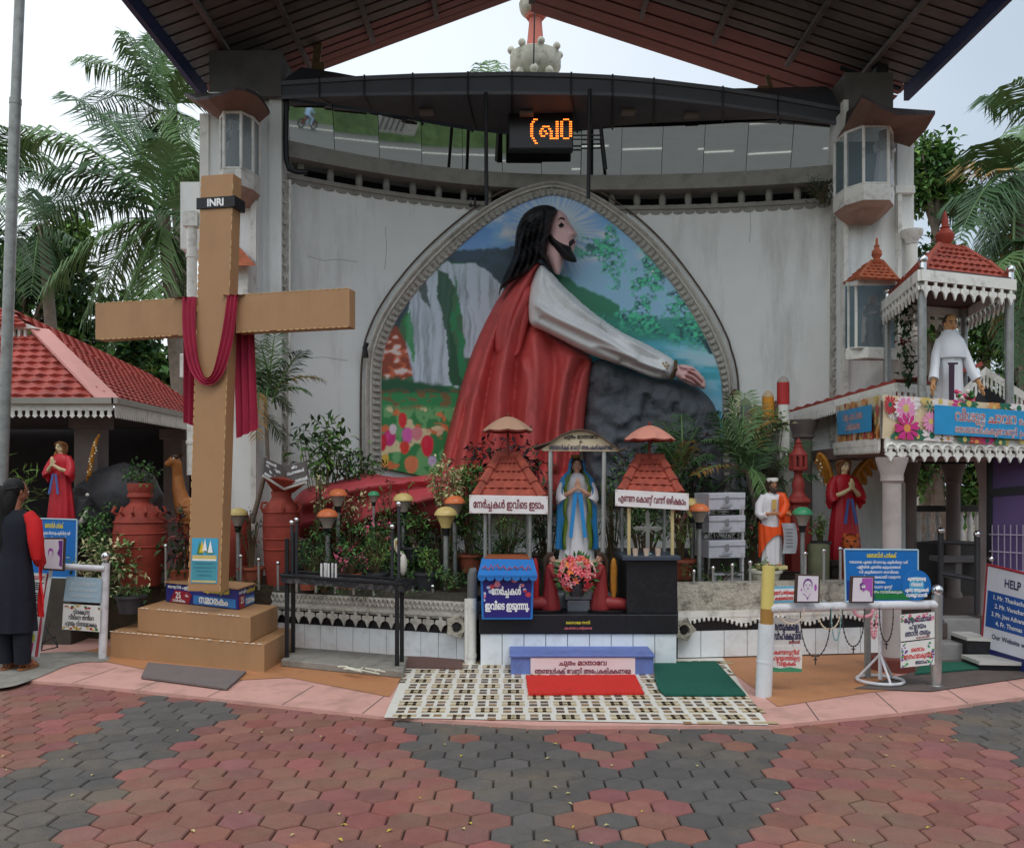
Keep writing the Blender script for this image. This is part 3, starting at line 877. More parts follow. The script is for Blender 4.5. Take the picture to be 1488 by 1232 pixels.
# ================================================================ spire behind the canopy
sp = thing('spire', 'round white balustered turret with globe lamps and a flared pink neck, above the black canopy', 'spire', P(778, 108, 13.0))
SPW = mat('mildewed_white_cement', rgb(206, 204, 188), .85, .2, 5, .2, 60, stain=(rgb(96, 92, 76), .7, 6))
SPP = mat('pink_cement', rgb(206, 120, 106), .8, .14, 6, stain=(rgb(140, 90, 80), .5, 6))
zz = P(778, 127, 13.0)
s = 13.0 / F
part('drum', SPW, sp, lambda m: m.lathe([(36 * s, -1.2), (36 * s, 4 * s), (30 * s, 7 * s), (18 * s, 8 * s), (18 * s, 12 * s), (32 * s, 20 * s), (37 * s, 28 * s), (37 * s, 45 * s), (34 * s, 47 * s), (34 * s, 40 * s), (8 * s, 40 * s)], zz, 28), smooth=True)
for k in range(8):
 a = k * math.pi / 4 + .2
 for g_ in ((36, 0, 50, 5.6), (29, .5, 14, 6.5)): part('globe', SPW, sp, lambda m: m.ball(zz + Vector((g_[0] * s * math.cos(a + g_[1]), g_[0] * s * math.sin(a + g_[1]), g_[2] * s)), g_[3] * s, 10), smooth=True)
part('neck', SPP, sp, lambda m: m.lathe([(17 * s, 40 * s), (14.5 * s, 52 * s), (11.5 * s, 70 * s), (9.5 * s, 92 * s), (9.5 * s, 98 * s), (14 * s, 100 * s), (15 * s, 104 * s), (12 * s, 110 * s), (9 * s, 114 * s)], zz, 8), smooth=False)
part('bell_cup', SPW, sp, lambda m: m.lathe([(12 * s, 104 * s), (20 * s, 107 * s), (23 * s, 112 * s), (24 * s, 121 * s), (22 * s, 122 * s), (18 * s, 116 * s), (6 * s, 112 * s), (5 * s, 120 * s), (1 * s, 150 * s)], zz, 16), smooth=True)
part('cable', BLACKP, sp, lambda m: m.tube([zz + Vector((-4 * s, -.5, 10 * s)), zz + Vector((-2 * s, -.5, 104 * s))], .012, 5))
# ================================================================ signs and rods in front of the canopy
led = thing('led_sign', 'black scrolling sign box with glowing orange letters hung below the canopy', 'led sign', P(786, 190, 9.7))
q = [P(739, 217, 10.4), P(833, 217, 10.4), P(833, 165, 10.4), P(739, 165, 10.4)]
part('housing', BLACKP, led, lambda m: slab(m, q, .14), bevel=.008)
part('screen', flat('smoked_screen', 30, 22, 24, .25), led, lambda m: slab(m, rectq(q, .02, .04, .98, .96, .004), .003))
rowsL = ["...##..............#####..",
  "..##..........##..#######.",
  ".##...........##.##.....##",
  ".##....####...##.##.....##",
  ".##..##....##.##.##.....##",
  ".##..##.##.##.##.##.....##",
  ".##..##..##...##.##.....##",
  ".##...#########...#######.",
  "..##...................#..",
  "...###....................",
  "....##...................."]
LEDM = mat('led_dot', (1.0, .20, .02), .4, 0, emit=2.4)
m = MB()
rowsL = ["....###.................####..",
  "...##..............##.##....##",
  "..##...............##.##....##",
  "..##......#####....##.##....##",
  "..##.....##...##...##.##....##",
  "..##....##.##..##..##.##....##",
  "..##....##..##.##..##.##....##",
  "..##.....###...##..##.##....##",
  "...##..........######...####..",
  "....##........................",
  ".....##......................."]
for r, row in enumerate(rowsL):
 for c, ch in enumerate(row):
  if ch == '#':
   p = onquad(q, .30 + .67 * c / 29, .82 - .66 * r / 10, .006)
   m.prism([p + Vector((.0085 * math.cos(k * 1.047), 0, .0085 * math.sin(k * 1.047))) for k in range(6)], (0, -.003, 0))
m.build('lettering', LEDM, led)
part('bracket', STEEL, led, lambda m: (m.tube([P(745, 165, 10.45), P(745, 150, 10.5)], .012, 6), m.tube([P(826, 165, 10.45), P(826, 150, 10.5)], .012, 6), m.tube([P(833, 197, 10.45), P(872, 197, 10.45)], .010, 6), m.tube([P(833, 203, 10.45), P(872, 203, 10.45)], .010, 6)))
for k, (xa, ya, xb, yb, D) in enumerate(((706, 135, 707, 298, 9.9), (857, 130, 855, 288, 9.9), (873, 185, 880, 246, 10.3))):
 st = thing('support_rod', ['thin black steel rod left of the led sign between canopy and arch', 'thin black steel rod just right of the led sign reaching down to the arch', 'short black rod leaning behind the right end of the led sign'][k], 'rod', P(xb, yb, D), group='black rods around the led sign')
 part('rod', BLACKP, st, lambda m: m.tube([P(xa, ya, D), P(xb, yb, D)], .022, 8))
for pts in ([(446, 372), (470, 379), (492, 377), (520, 381)], [(425, 516), (446, 520), (470, 519), (505, 524)], [(1090, 300), (1091, 330), (1089, 352)], [(560, 330), (562, 360), (559, 392)]):
 part('crack', flat('plaster_crack', 130, 128, 124, .9), bld, lambda m: m.tube([W(a, b, .0015) for a, b in pts], .002, 4))
# ================================================================ painted arch and relief figure
FOLDK = 1.25
def relief(name, outl, mp, mats, parent, step=3., bulge=.2, rad=40., base=.0, folds=(), back=-.1, extra=None, paint=None, smooth=True, it=2, taper=1.0):
 """a modelled relief: outline in view pixels, mp(px, py, h) puts a point h metres in front of the wall"""
 pl = smooth_poly(outl, True, it) if it else outl
 ax = np.array([p[0] for p in pl]); ay = np.array([p[1] for p in pl])
 gx = np.arange(ax.min() - step, ax.max() + 2 * step, step); gy = np.arange(ay.min() - step, ay.max() + 2 * step, step)
 X, Y = np.meshgrid(gx, gy)
 ins = inside(X, Y, pl)
 d, bx, by, _ = segdist(X, Y, pl, True)
 near = ins & (d < step * .35)
 ny, nx = X.shape
 cell = ins[:-1, :-1] | ins[1:, :-1] | ins[:-1, 1:] | ins[1:, 1:]
 full = ins[:-1, :-1].astype(int) + ins[1:, :-1] + ins[:-1, 1:] + ins[1:, 1:]
 cell &= full >= 2
 use = np.zeros_like(ins)
 use[:-1, :-1] |= cell; use[1:, :-1] |= cell; use[:-1, 1:] |= cell; use[1:, 1:] |= cell
 sn = use & (~ins | near)
 X = np.where(sn, bx, X); Y = np.where(sn, by, Y); d = np.where(sn, 0, d)
 t = np.clip(d / rad, 0, 1)
 hgt = base + bulge * np.sqrt(np.clip(1 - (1 - t) ** 2, 0, 1))
 fade = np.clip(d / 5., 0, 1)
 for f in folds:
  pts, amp, wid = f[:3]
  fd, _, _, ft = segdist(X, Y, smooth_poly(pts, False, 2))
  endf = np.clip(np.minimum(ft, 1 - ft) / .12, 0.15, 1) if len(f) < 4 else 1
  hgt = hgt + FOLDK * amp * np.exp(-(fd / wid) ** 2) * fade * endf
 if extra is not None:
  hgt = hgt + extra(X, Y) * fade
 idx = -np.ones(ins.shape, int)
 mb = MB()
 cc = []
 pc = paint(X, Y) if paint else None
 for j in range(ny):
  for i in range(nx):
   if use[j, i]:
    idx[j, i] = len(mb.v)
    mb.v.append(tuple(mp(X[j, i], Y[j, i], hgt[j, i])))
    if paint: cc.append(tuple(pc[j, i]))
 pxy = {idx[j, i]: (X[j, i], Y[j, i]) for j in range(ny) for i in range(nx) if use[j, i]}
 ec = {}
 for j in range(ny - 1):
  for i in range(nx - 1):
   if cell[j, i]:
    q = (idx[j + 1, i], idx[j + 1, i + 1], idx[j, i + 1], idx[j, i])
    mb.f.append(q); mb.m.append(0)
    for a, b in zip(q, q[1:] + q[:1]):
     ec[(a, b)] = 1
 if back is not None:
  sk = {}
  for (a, b) in list(ec):
   if (b, a) not in ec:
    for k in (a, b):
     if k not in sk:
      sk[k] = len(mb.v); mb.v.append(tuple(mp(*pxy[k], back)))
      if paint: cc.append(cc[k])
    mb.f.append((b, a, sk[a], sk[b])); mb.m.append(0)
 o = mb.build(name, mats, parent, smooth=smooth, ang=75)
 if paint:
  c = o.data.color_attributes.new('paint', 'FLOAT_COLOR', 'POINT')
  c.data.foreach_set('color', np.array([(*q, 1) for q in cc], float).ravel())
 return o
def mpW(px, py, h):
 return W(px, py, h)
arch_out = [(531, 705), (530, 600), (531, 520), (540, 487), (556, 452), (585, 410), (622, 368), (664, 330), (705, 299), (745, 277), (780, 266), (803, 262), (828, 267), (862, 280), (900, 304), (935, 332), (970, 368), (1005, 414), (1032, 455), (1052, 495), (1064, 530), (1068, 570), (1068, 705)]
arch_in = [(553, 705), (553, 600), (553, 525), (561, 495), (576, 462), (603, 424), (638, 385), (678, 348), (716, 318), (752, 297), (783, 286), (803, 282), (824, 286), (852, 297), (886, 320), (919, 347), (953, 382), (986, 424), (1012, 464), (1032, 502), (1046, 536), (1051, 572), (1051, 705)]
mur = thing('arch_mural', 'tall pointed arch picture of waterfall, lake, trees and tulips in a grey carved frame', 'mural', W(800, 690, .1))
LIN = lambda r, g, b: np.array(rgb(r, g, b))
def paint_mural(X, Y):
 sh = X.shape
 C = np.zeros(sh + (3,))
 def mixc(mask, col, a=1.):
  nonlocal C
  m_ = np.clip(mask * a, 0, 1)[..., None]
  C = C * (1 - m_) + np.asarray(col) * m_
 sm = lambda e0, e1, v: np.clip((v - e0) / (e1 - e0), 0, 1) ** 2 * (3 - 2 * np.clip((v - e0) / (e1 - e0), 0, 1))
 C[:] = LIN(92, 150, 205)
 mixc(sm(300, 380, Y), LIN(150, 195, 225))
 n1 = fbm(X / 46, Y / 20, 3, 5)
 mixc(sm(.52, .72, n1) * (Y < 400), LIN(232, 236, 240), .9)
 mixc(sm(.55, .30, n1) * (X < 760), LIN(52, 98, 168), .6)
 # rays around the head
 ang = np.arctan2(Y - 335, X - 805); rad = np.hypot(X - 805, Y - 335)
 ray = .5 + .5 * np.sin(ang * 46 + 3 * np.sin(ang * 7))
 mixc(sm(78, 34, rad), LIN(226, 240, 246), .85)
 mixc(ray * sm(84, 50, rad) * sm(20, 45, rad), LIN(64, 116, 178), .75)
 # right side: lake and hills, misty water
 R_ = X > 770
 lake = LIN(70, 158, 178)
 mixc(sm(455, 500, Y) * sm(790, 840, X), lake)
 mixc((fbm(X / 60, Y / 7, 9, 4) > .55) * sm(470, 500, Y) * R_ * 1., LIN(46, 132, 140), .55)
 hill = 405 + .52 * (X - 812) + 10 * fbm(X / 14, 0 * Y, 5, 3) - 12
 mixc(sm(-3, 3, Y - hill) * sm(470, 440, Y - .35 * (X - 830)) * R_ * (X < 900), LIN(36, 110, 82))
 mixc(sm(0, 6, Y - 455 - 8 * fbm(X / 18, 0 * Y, 8, 3)) * sm(505, 485, Y) * (X > 840) * 1., LIN(34, 120, 104), .9)
 mixc(sm(.45, .7, fbm(X / 60, Y / 26, 15, 4)) * sm(490, 530, Y) * sm(880, 930, X), LIN(196, 222, 236), .8)
 mixc(sm(540, 590, Y) * sm(930, 990, X), LIN(110, 180, 214), .6)
 # tree canopy hanging in from the right: leaf specks in clumps
 cl = fbm(X / 44, Y / 36, 21, 4)
 trm = sm(805, 900, X + .35 * (Y - 300)) * sm(500, 470, Y - .25 * (X - 940)) * sm(-.0, .12, cl - .40 + .0016 * (X - 900))
 lf = fbm(X / 4.2, Y / 3.4, 31, 2)
 mixc(trm * (lf > .36), LIN(24, 112, 92), .95)
 mixc(trm * (lf > .55), LIN(70, 176, 136), .95)
 mixc(trm * (fbm(X / 5, Y / 4, 44, 2) > .66), LIN(26, 66, 76), .95)
 mixc(sm(330, 300, Y) * sm(855, 890, X) * (lf > .35), LIN(24, 84, 90), .85)
 mixc(inside(X, Y, [(1018, 492), (1052, 496), (1062, 520), (1030, 514)]) * (lf > .4), LIN(24, 60, 70))
 # dark hills behind the falls
 hl = 362 + 9 * fbm(X / 12, 0 * Y, 51, 3) - .06 * (X - 640)
 mixc(sm(-2, 2, Y - hl) * (X < 770), LIN(52, 70, 88))
 mixc(sm(-2, 2, Y - hl) * (X < 770) * (fbm(X / 16, Y / 10, 52, 4) > .5), LIN(40, 62, 66), .8)
 # waterfall wall
 X0_ = X
 X = X + 9 * (fbm(X0_ / 14, Y / 16, 133, 3) - .5)
 fw = [(540, 560), (575, 480), (606, 424), (634, 380), (660, 382), (690, 384), (716, 400), (735, 430), (735, 640), (540, 640)]
 mixc(inside(X, Y, fw) * 1., LIN(60, 96, 66))
 mixc(inside(X, Y, fw) * (fbm(X / 10, Y / 26, 61, 4) > .52), LIN(36, 120, 74), .85)
 st = np.clip(fbm(X / 3.2, Y / 60, 71, 3) * 1.6 - .3, 0, 1)
 W1 = LIN(206, 220, 234)
 for pl in ([(594, 440), (600, 424), (628, 398), (650, 378), (664, 390), (658, 420), (652, 470), (654, 560), (664, 565), (664, 560), (600, 560), (590, 500)],
   [(660, 384), (690, 382), (716, 398), (732, 420), (724, 440), (705, 470), (690, 520), (676, 520), (672, 460), (664, 420)]):
  mixc(inside(X, Y, pl) * 1., W1 * (.34 + .62 * st[..., None]), .96)
 mixc(inside(X, Y, [(634, 392), (650, 398), (660, 424), (655, 470), (664, 520), (672, 560), (656, 560), (646, 480), (636, 430)]) * 1., LIN(34, 74, 50), .95)
 mixc(inside(X, Y, [(608, 418), (618, 404), (622, 420), (626, 448), (614, 436)]) * 1., LIN(54, 66, 60), .9)
 mixc(inside(X, Y, [(586, 470), (596, 450), (602, 500), (604, 530), (592, 500)]) * 1., LIN(40, 128, 70), .9)
 X = X0_
 # red rock, green ledges
 rk = fbm(X / 12, Y / 7, 81, 4)
 rkm = inside(X, Y, [(550, 560), (550, 500), (576, 472), (590, 500), (600, 545), (566, 560)]) * 1.
 mixc(rkm, LIN(128, 62, 44)); mixc(rkm * (rk > .52), LIN(176, 92, 62)); mixc(rkm * (rk > .66), LIN(222, 206, 200))
 mixc(sm(-4, 4, Y - 546 - .18 * (X - 560) - 10 * (rk - .5)) * (X < 780), LIN(34, 78, 52))
 mixc(sm(-3, 3, Y - 570 - 14 * (rk - .5)) * (X < 780), LIN(48, 130, 76), .8)
 mixc((rk > .62) * sm(560, 575, Y) * (X < 780) * sm(610, 598, Y), LIN(120, 76, 50), .8)
 # tulip garden
 gd = sm(-6, 6, Y - 592 - 8 * (rk - .5)) * (X < 1000)
 mixc(gd, LIN(96, 150, 96))
 mixc(gd * (fbm(X / 7, Y / 20, 91, 3) > .5), LIN(40, 112, 62), .9)
 mixc(gd * (fbm(X / 16, Y / 13, 95, 3) > .64), LIN(206, 96, 60), .8)
 mixc(gd * (fbm(X / 22, Y / 18, 99, 3) > .66), LIN(222, 196, 160), .7)
 for (cx, cy, a, b, c) in ((585, 608, 6, 11, (196, 40, 48)), (566, 634, 9, 11, (178, 44, 110)), (556, 640, 6, 12, (176, 36, 50)), (592, 630, 8, 11, (196, 90, 160)), (621, 644, 9, 15, (196, 36, 60)), (588, 648, 7, 9, (214, 60, 48)), (606, 628, 8, 9, (218, 130, 140)), (560, 666, 5, 8, (214, 170, 70)), (598, 672, 10, 12, (206, 120, 80)), (628, 668, 6, 7, (190, 170, 210)), (571, 622, 5, 7, (240, 220, 230))):
  tul = ((X - cx) / a) ** 2 + ((Y - cy) / (b * (1.05 - .25 * np.sign(cy - Y)))) ** 2
  mixc(sm(1.1, .9, tul), LIN(*c))
  mixc(sm(.5, .1, ((X - cx + a * .3) / a * 2.2) ** 2 + ((Y - cy) / b) ** 2), np.minimum(LIN(*c) * 1.6 + .04, 1), .6)
 B_ = C.copy()
 B_[1:-1, 1:-1] = (C[1:-1, 1:-1] * 5 + C[:-2, 1:-1] + C[2:, 1:-1] + C[1:-1, :-2] + C[1:-1, 2:]) / 9
 B_ = B_ * 1.6
 return np.clip(B_ * np.minimum(1, .86 / np.maximum(B_.max(-1, keepdims=True), 1e-6)), 0, .9)
PRINT = mat('printed_mural', (1, 1, 1), .35, .05, 3, attr='paint')
mi_ = [(a + (4 if a < 800 else -4 if a > 806 else 0) * -1, b) for a, b in arch_in]
relief('picture', arch_in, mpW, PRINT, mur, step=1.35, bulge=0, base=.064, back=.0, paint=paint_mural, it=1, smooth=False)
ao, ai = smooth_poly(arch_out, False, 2), smooth_poly(arch_in, False, 2)
m = MB()
n_ = len(ao)
prof = [(0., -.02), (0., .09), (.10, .11), (.2, .09), (.28, .07), (.32, .10), (.42, .11), (.5, .075), (.92, .06), (1.0, .085), (1.06, .07), (1.06, .02)]
grid_ = []
for (a, b), (c, d) in zip(ao, ai):
 grid_.append([W(a + (c - a) * t, b + (d - b) * t, h) for t, h in prof])
k = len(prof)
m.add([p for r_ in grid_ for p in r_], [(i * k + j, i * k + j + 1, (i + 1) * k + j + 1, (i + 1) * k + j) for i in range(n_ - 1) for j in range(k - 1)])
fr = m.build('frame', mat('carved_frame_paint', rgb(206, 202, 194), .8, .14, 8, .15, 60, stain=(rgb(120, 114, 104), .55, 7)), mur, smooth=True, ang=30)
m = MB()
L_ = 0
acc = 0; i = 0
cum = [0]
for a, b in zip(ao, ao[1:]): cum.append(cum[-1] + math.hypot(a[0] - b[0], a[1] - b[1]))
tt = 6
while tt < cum[-1]:
 i = max(0, np.searchsorted(cum, tt) - 1); f = (tt - cum[i]) / (cum[i + 1] - cum[i])
 o_ = [ao[i][q] + (ao[i + 1][q] - ao[i][q]) * f for q in (0, 1)]; n2 = [ai[i][q] + (ai[i + 1][q] - ai[i][q]) * f for q in (0, 1)]
 pt = lambda t, h: W(o_[0] + (n2[0] - o_[0]) * t, o_[1] + (n2[1] - o_[1]) * t, h)
 m.tube([pt(.52, .07), pt(.66, .095), pt(.82, .09), pt(.96, .1)], [.012, .022, .012, .02], 6)
 m.ball(pt(.74, .085), .016, 6)
 tt += 9.5
m.build('carving', TRIM, fr)
part('outline_moulding', mat('brown_outline_paint', rgb(96, 82, 74), .8, .2, 8), fr, lambda m: m.tube([W(a + (-6 if a < 800 else 6), b - (4 if b < 500 else 0), .03) for a, b in ao], .012, 6))
# ---- rock the figure leans on
ROCK = mat('cement_rock', rgb(98, 102, 108), .85, .3, 2.2, .7, 18, stain=(rgb(40, 40, 42), .85, 3), streak=.35)
rock = thing('rock', 'dark grey cement boulder under the praying hands at the foot of the arch', 'rock', W(950, 700, .3))
rock_out = [(846, 745), (845, 640), (850, 580), (856, 525), (880, 520), (915, 535), (950, 548), (985, 550), (1010, 560), (1030, 575), (1044, 600), (1050, 640), (1052, 740)]
relief('boulder', rock_out, mpW, ROCK, rock, step=4, bulge=.36, rad=30, base=.05, back=0, extra=lambda X, Y: .28 * np.abs(fbm(X / 40, Y / 46, 5, 3) - .5) - .16 * np.floor(3 * fbm(X / 50, Y / 60, 15, 2)) / 3 + .09 * (fbm(X / 8, Y / 10, 8, 4) - .5))
# ---- kneeling figure
fig = thing('kneeling_statue', 'huge relief statue of a kneeling long haired man, red robe, white sleeve, above the garden', 'statue', W(760, 700, .3))
ROBE = mat('red_robe_paint', rgb(208, 88, 85), .6, .16, 2.2, .15, 24, stain=(rgb(128, 46, 48), .55, 3.5), streak=.3)
TRAIN = mat('red_base_paint', rgb(186, 74, 80), .6, .16, 2.5, .1, 30, stain=(rgb(112, 44, 48), .5, 3))
SLV = mat('white_sleeve_paint', rgb(238, 240, 241), .6, .06, 3, .12, 30, stain=(rgb(168, 166, 160), .4, 4))
SKIN = mat('statue_skin_paint', rgb(236, 192, 190), .5, .06, 4)
HAIR = mat('black_hair_paint', rgb(34, 34, 38), .5, .3, 6, .5, 25)
robe_out = [(785, 378), (772, 386), (752, 398), (736, 416), (722, 436), (706, 466), (690, 500), (676, 540), (664, 580), (652, 624), (642, 664), (634, 700), (628, 745), (842, 745), (846, 690), (850, 640), (852, 600), (858, 560), (864, 522), (846, 508), (820, 494), (800, 480), (800, 430), (795, 400)]
fl = [([(736, 430), (716, 480), (694, 545), (680, 620), (668, 700)], .11, 9), ([(752, 425), (728, 480), (712, 545), (700, 620), (690, 700)], -.10, 6), ([(768, 410), (744, 470), (728, 540), (722, 620), (716, 700)], .13, 10),
 ([(774, 440), (762, 490), (752, 520), (748, 560), (744, 630), (742, 700)], -.12, 6), ([(722, 455), (704, 500), (690, 545), (672, 610), (656, 690)], -.09, 5), ([(776, 480), (780, 540), (776, 600), (772, 690)], .12, 10),
 ([(800, 492), (808, 540), (800, 600), (792, 690)], -.10, 7), ([(830, 512), (820, 545), (812, 600), (806, 690)], .12, 9), ([(852, 522), (838, 540), (830, 580), (822, 640), (816, 700)], -.11, 6), ([(760, 520), (768, 560), (762, 620), (758, 700)], .08, 6)]
relief('robe', robe_out, mpW, ROBE, fig, step=2.0, bulge=.40, rad=55, base=.05, folds=fl, back=.0, extra=lambda X, Y: .16 * np.clip((Y - 480) / 200, 0, 1) + .05 * (fbm(X / 9, Y / 60, 3, 3) - .5))
# loose mantle hanging from the shoulder
mant = [(786, 380), (774, 384), (752, 405), (736, 430), (720, 470), (718, 500), (722, 519), (744, 521), (754, 518), (762, 490), (770, 460), (768, 430), (772, 405)]
relief('mantle', mant, mpW, ROBE, fig, step=2.4, bulge=.10, rad=16, base=.40, folds=[([(776, 392), (752, 430), (738, 470), (732, 515)], .06, 6), ([(780, 394), (762, 430), (752, 470), (746, 516)], -.05, 4)], back=.2)
sl_ = [(785, 382), (798, 393), (812, 408), (836, 432), (868, 459), (905, 484), (940, 500), (962, 512), (982, 524), (983, 533), (978, 551), (955, 551), (932, 543), (912, 534), (886, 526), (862, 517), (838, 506), (812, 492), (788, 480), (770, 474), (767, 455), (768, 425), (776, 400)]
sf = [([(790, 400), (800, 430), (830, 455), (870, 475), (905, 495)], -.05, 4), ([(776, 440), (800, 458), (850, 480), (900, 505), (930, 520)], .06, 5), ([(780, 460), (830, 484), (880, 508), (920, 528)], -.05, 4),
 ([(800, 410), (840, 448), (890, 482), (940, 510)], .045, 4), ([(868, 470), (900, 500), (935, 518), (965, 524)], -.045, 3.5), ([(860, 500), (900, 512), (940, 530), (970, 540)], .05, 3.5), ([(900, 524), (930, 535), (960, 545)], -.04, 3), ([(915, 495), (945, 512), (972, 530)], .04, 3)]
slv = relief('sleeve', sl_, mpW, SLV, fig, step=2., bulge=.26, rad=26, base=.42, folds=sf, back=.3)
part('cuff_band', flat('cuff_gold', 96, 80, 56), slv, lambda m: m.tube([mpW(982, 525, .52), mpW(982, 536, .62), mpW(976, 551, .52)], .022, 6))
m = MB()
for (a, b) in ((968, 527), (966, 532), (971, 531), (964, 528), (969, 535)):
 m.ball(mpW(a, b, .665), .014, 6)
m.build('embroidery', flat('gold_thread', 176, 140, 80), slv)
# head: profile looking up to the right, and the hand, as one skin surface each
neck = [(796, 345), (790, 366), (797, 384), (805, 396), (813, 402), (817, 388), (822, 370), (832, 372), (838, 350), (834, 350), (835, 345), (840, 342), (838, 338), (832, 330), (827, 322), (822, 312), (815, 305), (806, 306), (800, 320)]
hd = relief('body', neck, mpW, SKIN, fig, step=1.5, bulge=.17, rad=14, base=.30, it=1, folds=[([(812, 318), (818, 321), (823, 324)], .02, 2.5), ([(838, 340), (830, 333)], .03, 3)], back=.2)
part('eye', flat('eye_black', 18, 18, 20), fig, lambda m: (m.tube([mpW(812, 328, .485), mpW(816, 324, .49), mpW(819.5, 327, .485), mpW(816, 330, .49), mpW(812, 328, .485)], .008, 5), m.ball(mpW(816.2, 327, .482), .018, 8)))
part('eyebrow', flat('eye_black', 18, 18, 20), fig, lambda m: m.tube([mpW(811, 320, .48), mpW(815, 317, .485), mpW(819, 317.5, .478), mpW(821, 320, .47)], [.006, .011, .010, .004], 5))
part('lips', flat('lip_red', 150, 70, 70), fig, lambda m: m.ball(mpW(832.5, 352, .44), .028, 8, 1.2, .6, .7))
hair_o = [(797, 298), (806, 301), (812, 306), (804, 313), (801, 324), (800, 340), (795, 352), (791, 367), (797, 378), (803, 396), (799, 393), (792, 382), (786, 375), (776, 386), (768, 396), (758, 402), (746, 408), (737, 414), (728, 420), (723, 440), (727, 412), (736, 394), (745, 376), (748, 356), (750, 334), (758, 314), (772, 302), (786, 298)]
hf = []
for k_ in range(9):
 t = k_ / 8
 hf.append(([(792 - 10 * t, 300 + 6 * t), (790 - 30 * t, 322 + 5 * t), (784 - 30 * t, 350), (782 - 34 * t, 378), (770 - 38 * t, 402 + 8 * t)], .05 if k_ % 2 else -.045, 2.6))
relief('hair', hair_o, mpW, HAIR, fig, step=1.7, bulge=.24, rad=20, base=.42, folds=hf, back=.3, it=1, extra=lambda X, Y: .03 * np.sin(Y / 4.2 + X / 6))
beard = [(800, 338), (806, 346), (816, 352), (826, 356), (830, 358), (831, 364), (838, 376), (838, 382), (830, 381), (820, 378), (810, 368), (802, 358), (797, 350)]
relief('beard', beard, mpW, HAIR, fig, step=1.5, bulge=.10, rad=9, base=.42, back=.3, it=1, folds=[([(802, 346), (818, 362), (834, 378)], .03, 3)])
relief('moustache', [(826, 352), (832, 347), (835, 349), (834, 353), (830, 358), (826, 358)], mpW, HAIR, fig, step=1, bulge=.03, rad=4, base=.45, back=.3, it=1)
hand = [(979, 527), (990, 531), (1002, 532), (1012, 536), (1020, 545), (1025, 552), (1026, 564), (1021, 566), (1014, 562), (1006, 562), (998, 557), (986, 551), (978, 546)]
relief('hand', hand, mpW, SKIN, fig, step=1.4, bulge=.12, rad=9, base=.50, it=1, back=.3, folds=[([(1000, 540), (1012, 546), (1021, 558)], -.05, 1.6), ([(996, 546), (1008, 552), (1017, 561)], -.05, 1.6), ([(992, 552), (1004, 557), (1010, 562)], -.05, 1.6), ([(998, 537), (1010, 541), (1022, 552)], .05, 2.2), ([(996, 543), (1009, 549), (1018, 559)], .05, 2), ([(992, 549), (1006, 555), (1013, 562)], .045, 2)])
relief('thumb', [(986, 529), (998, 530), (1010, 534), (1011, 538), (1000, 538), (988, 536)], mpW, SKIN, fig, step=1.2, bulge=.06, rad=4, base=.60, it=1, back=.45)
# the robe spreads to the west as a low modelled mound
def mpT(px, py, h):
 return P(px, py, 9.35 - h)
train = [(424, 790), (420, 750), (428, 722), (448, 706), (480, 702), (505, 694), (525, 688), (545, 688), (562, 692), (590, 694), (620, 690), (650, 684), (690, 690), (700, 790)]
relief('robe_train', train, mpT, TRAIN, fig, step=3.5, bulge=.5, rad=55, base=-.3, back=-.4, folds=[([(430, 735), (500, 712), (560, 700), (640, 694)], .10, 8), ([(440, 750), (520, 730), (600, 708), (690, 700)], -.08, 7), ([(470, 790), (540, 745), (640, 718)], .1, 9)])
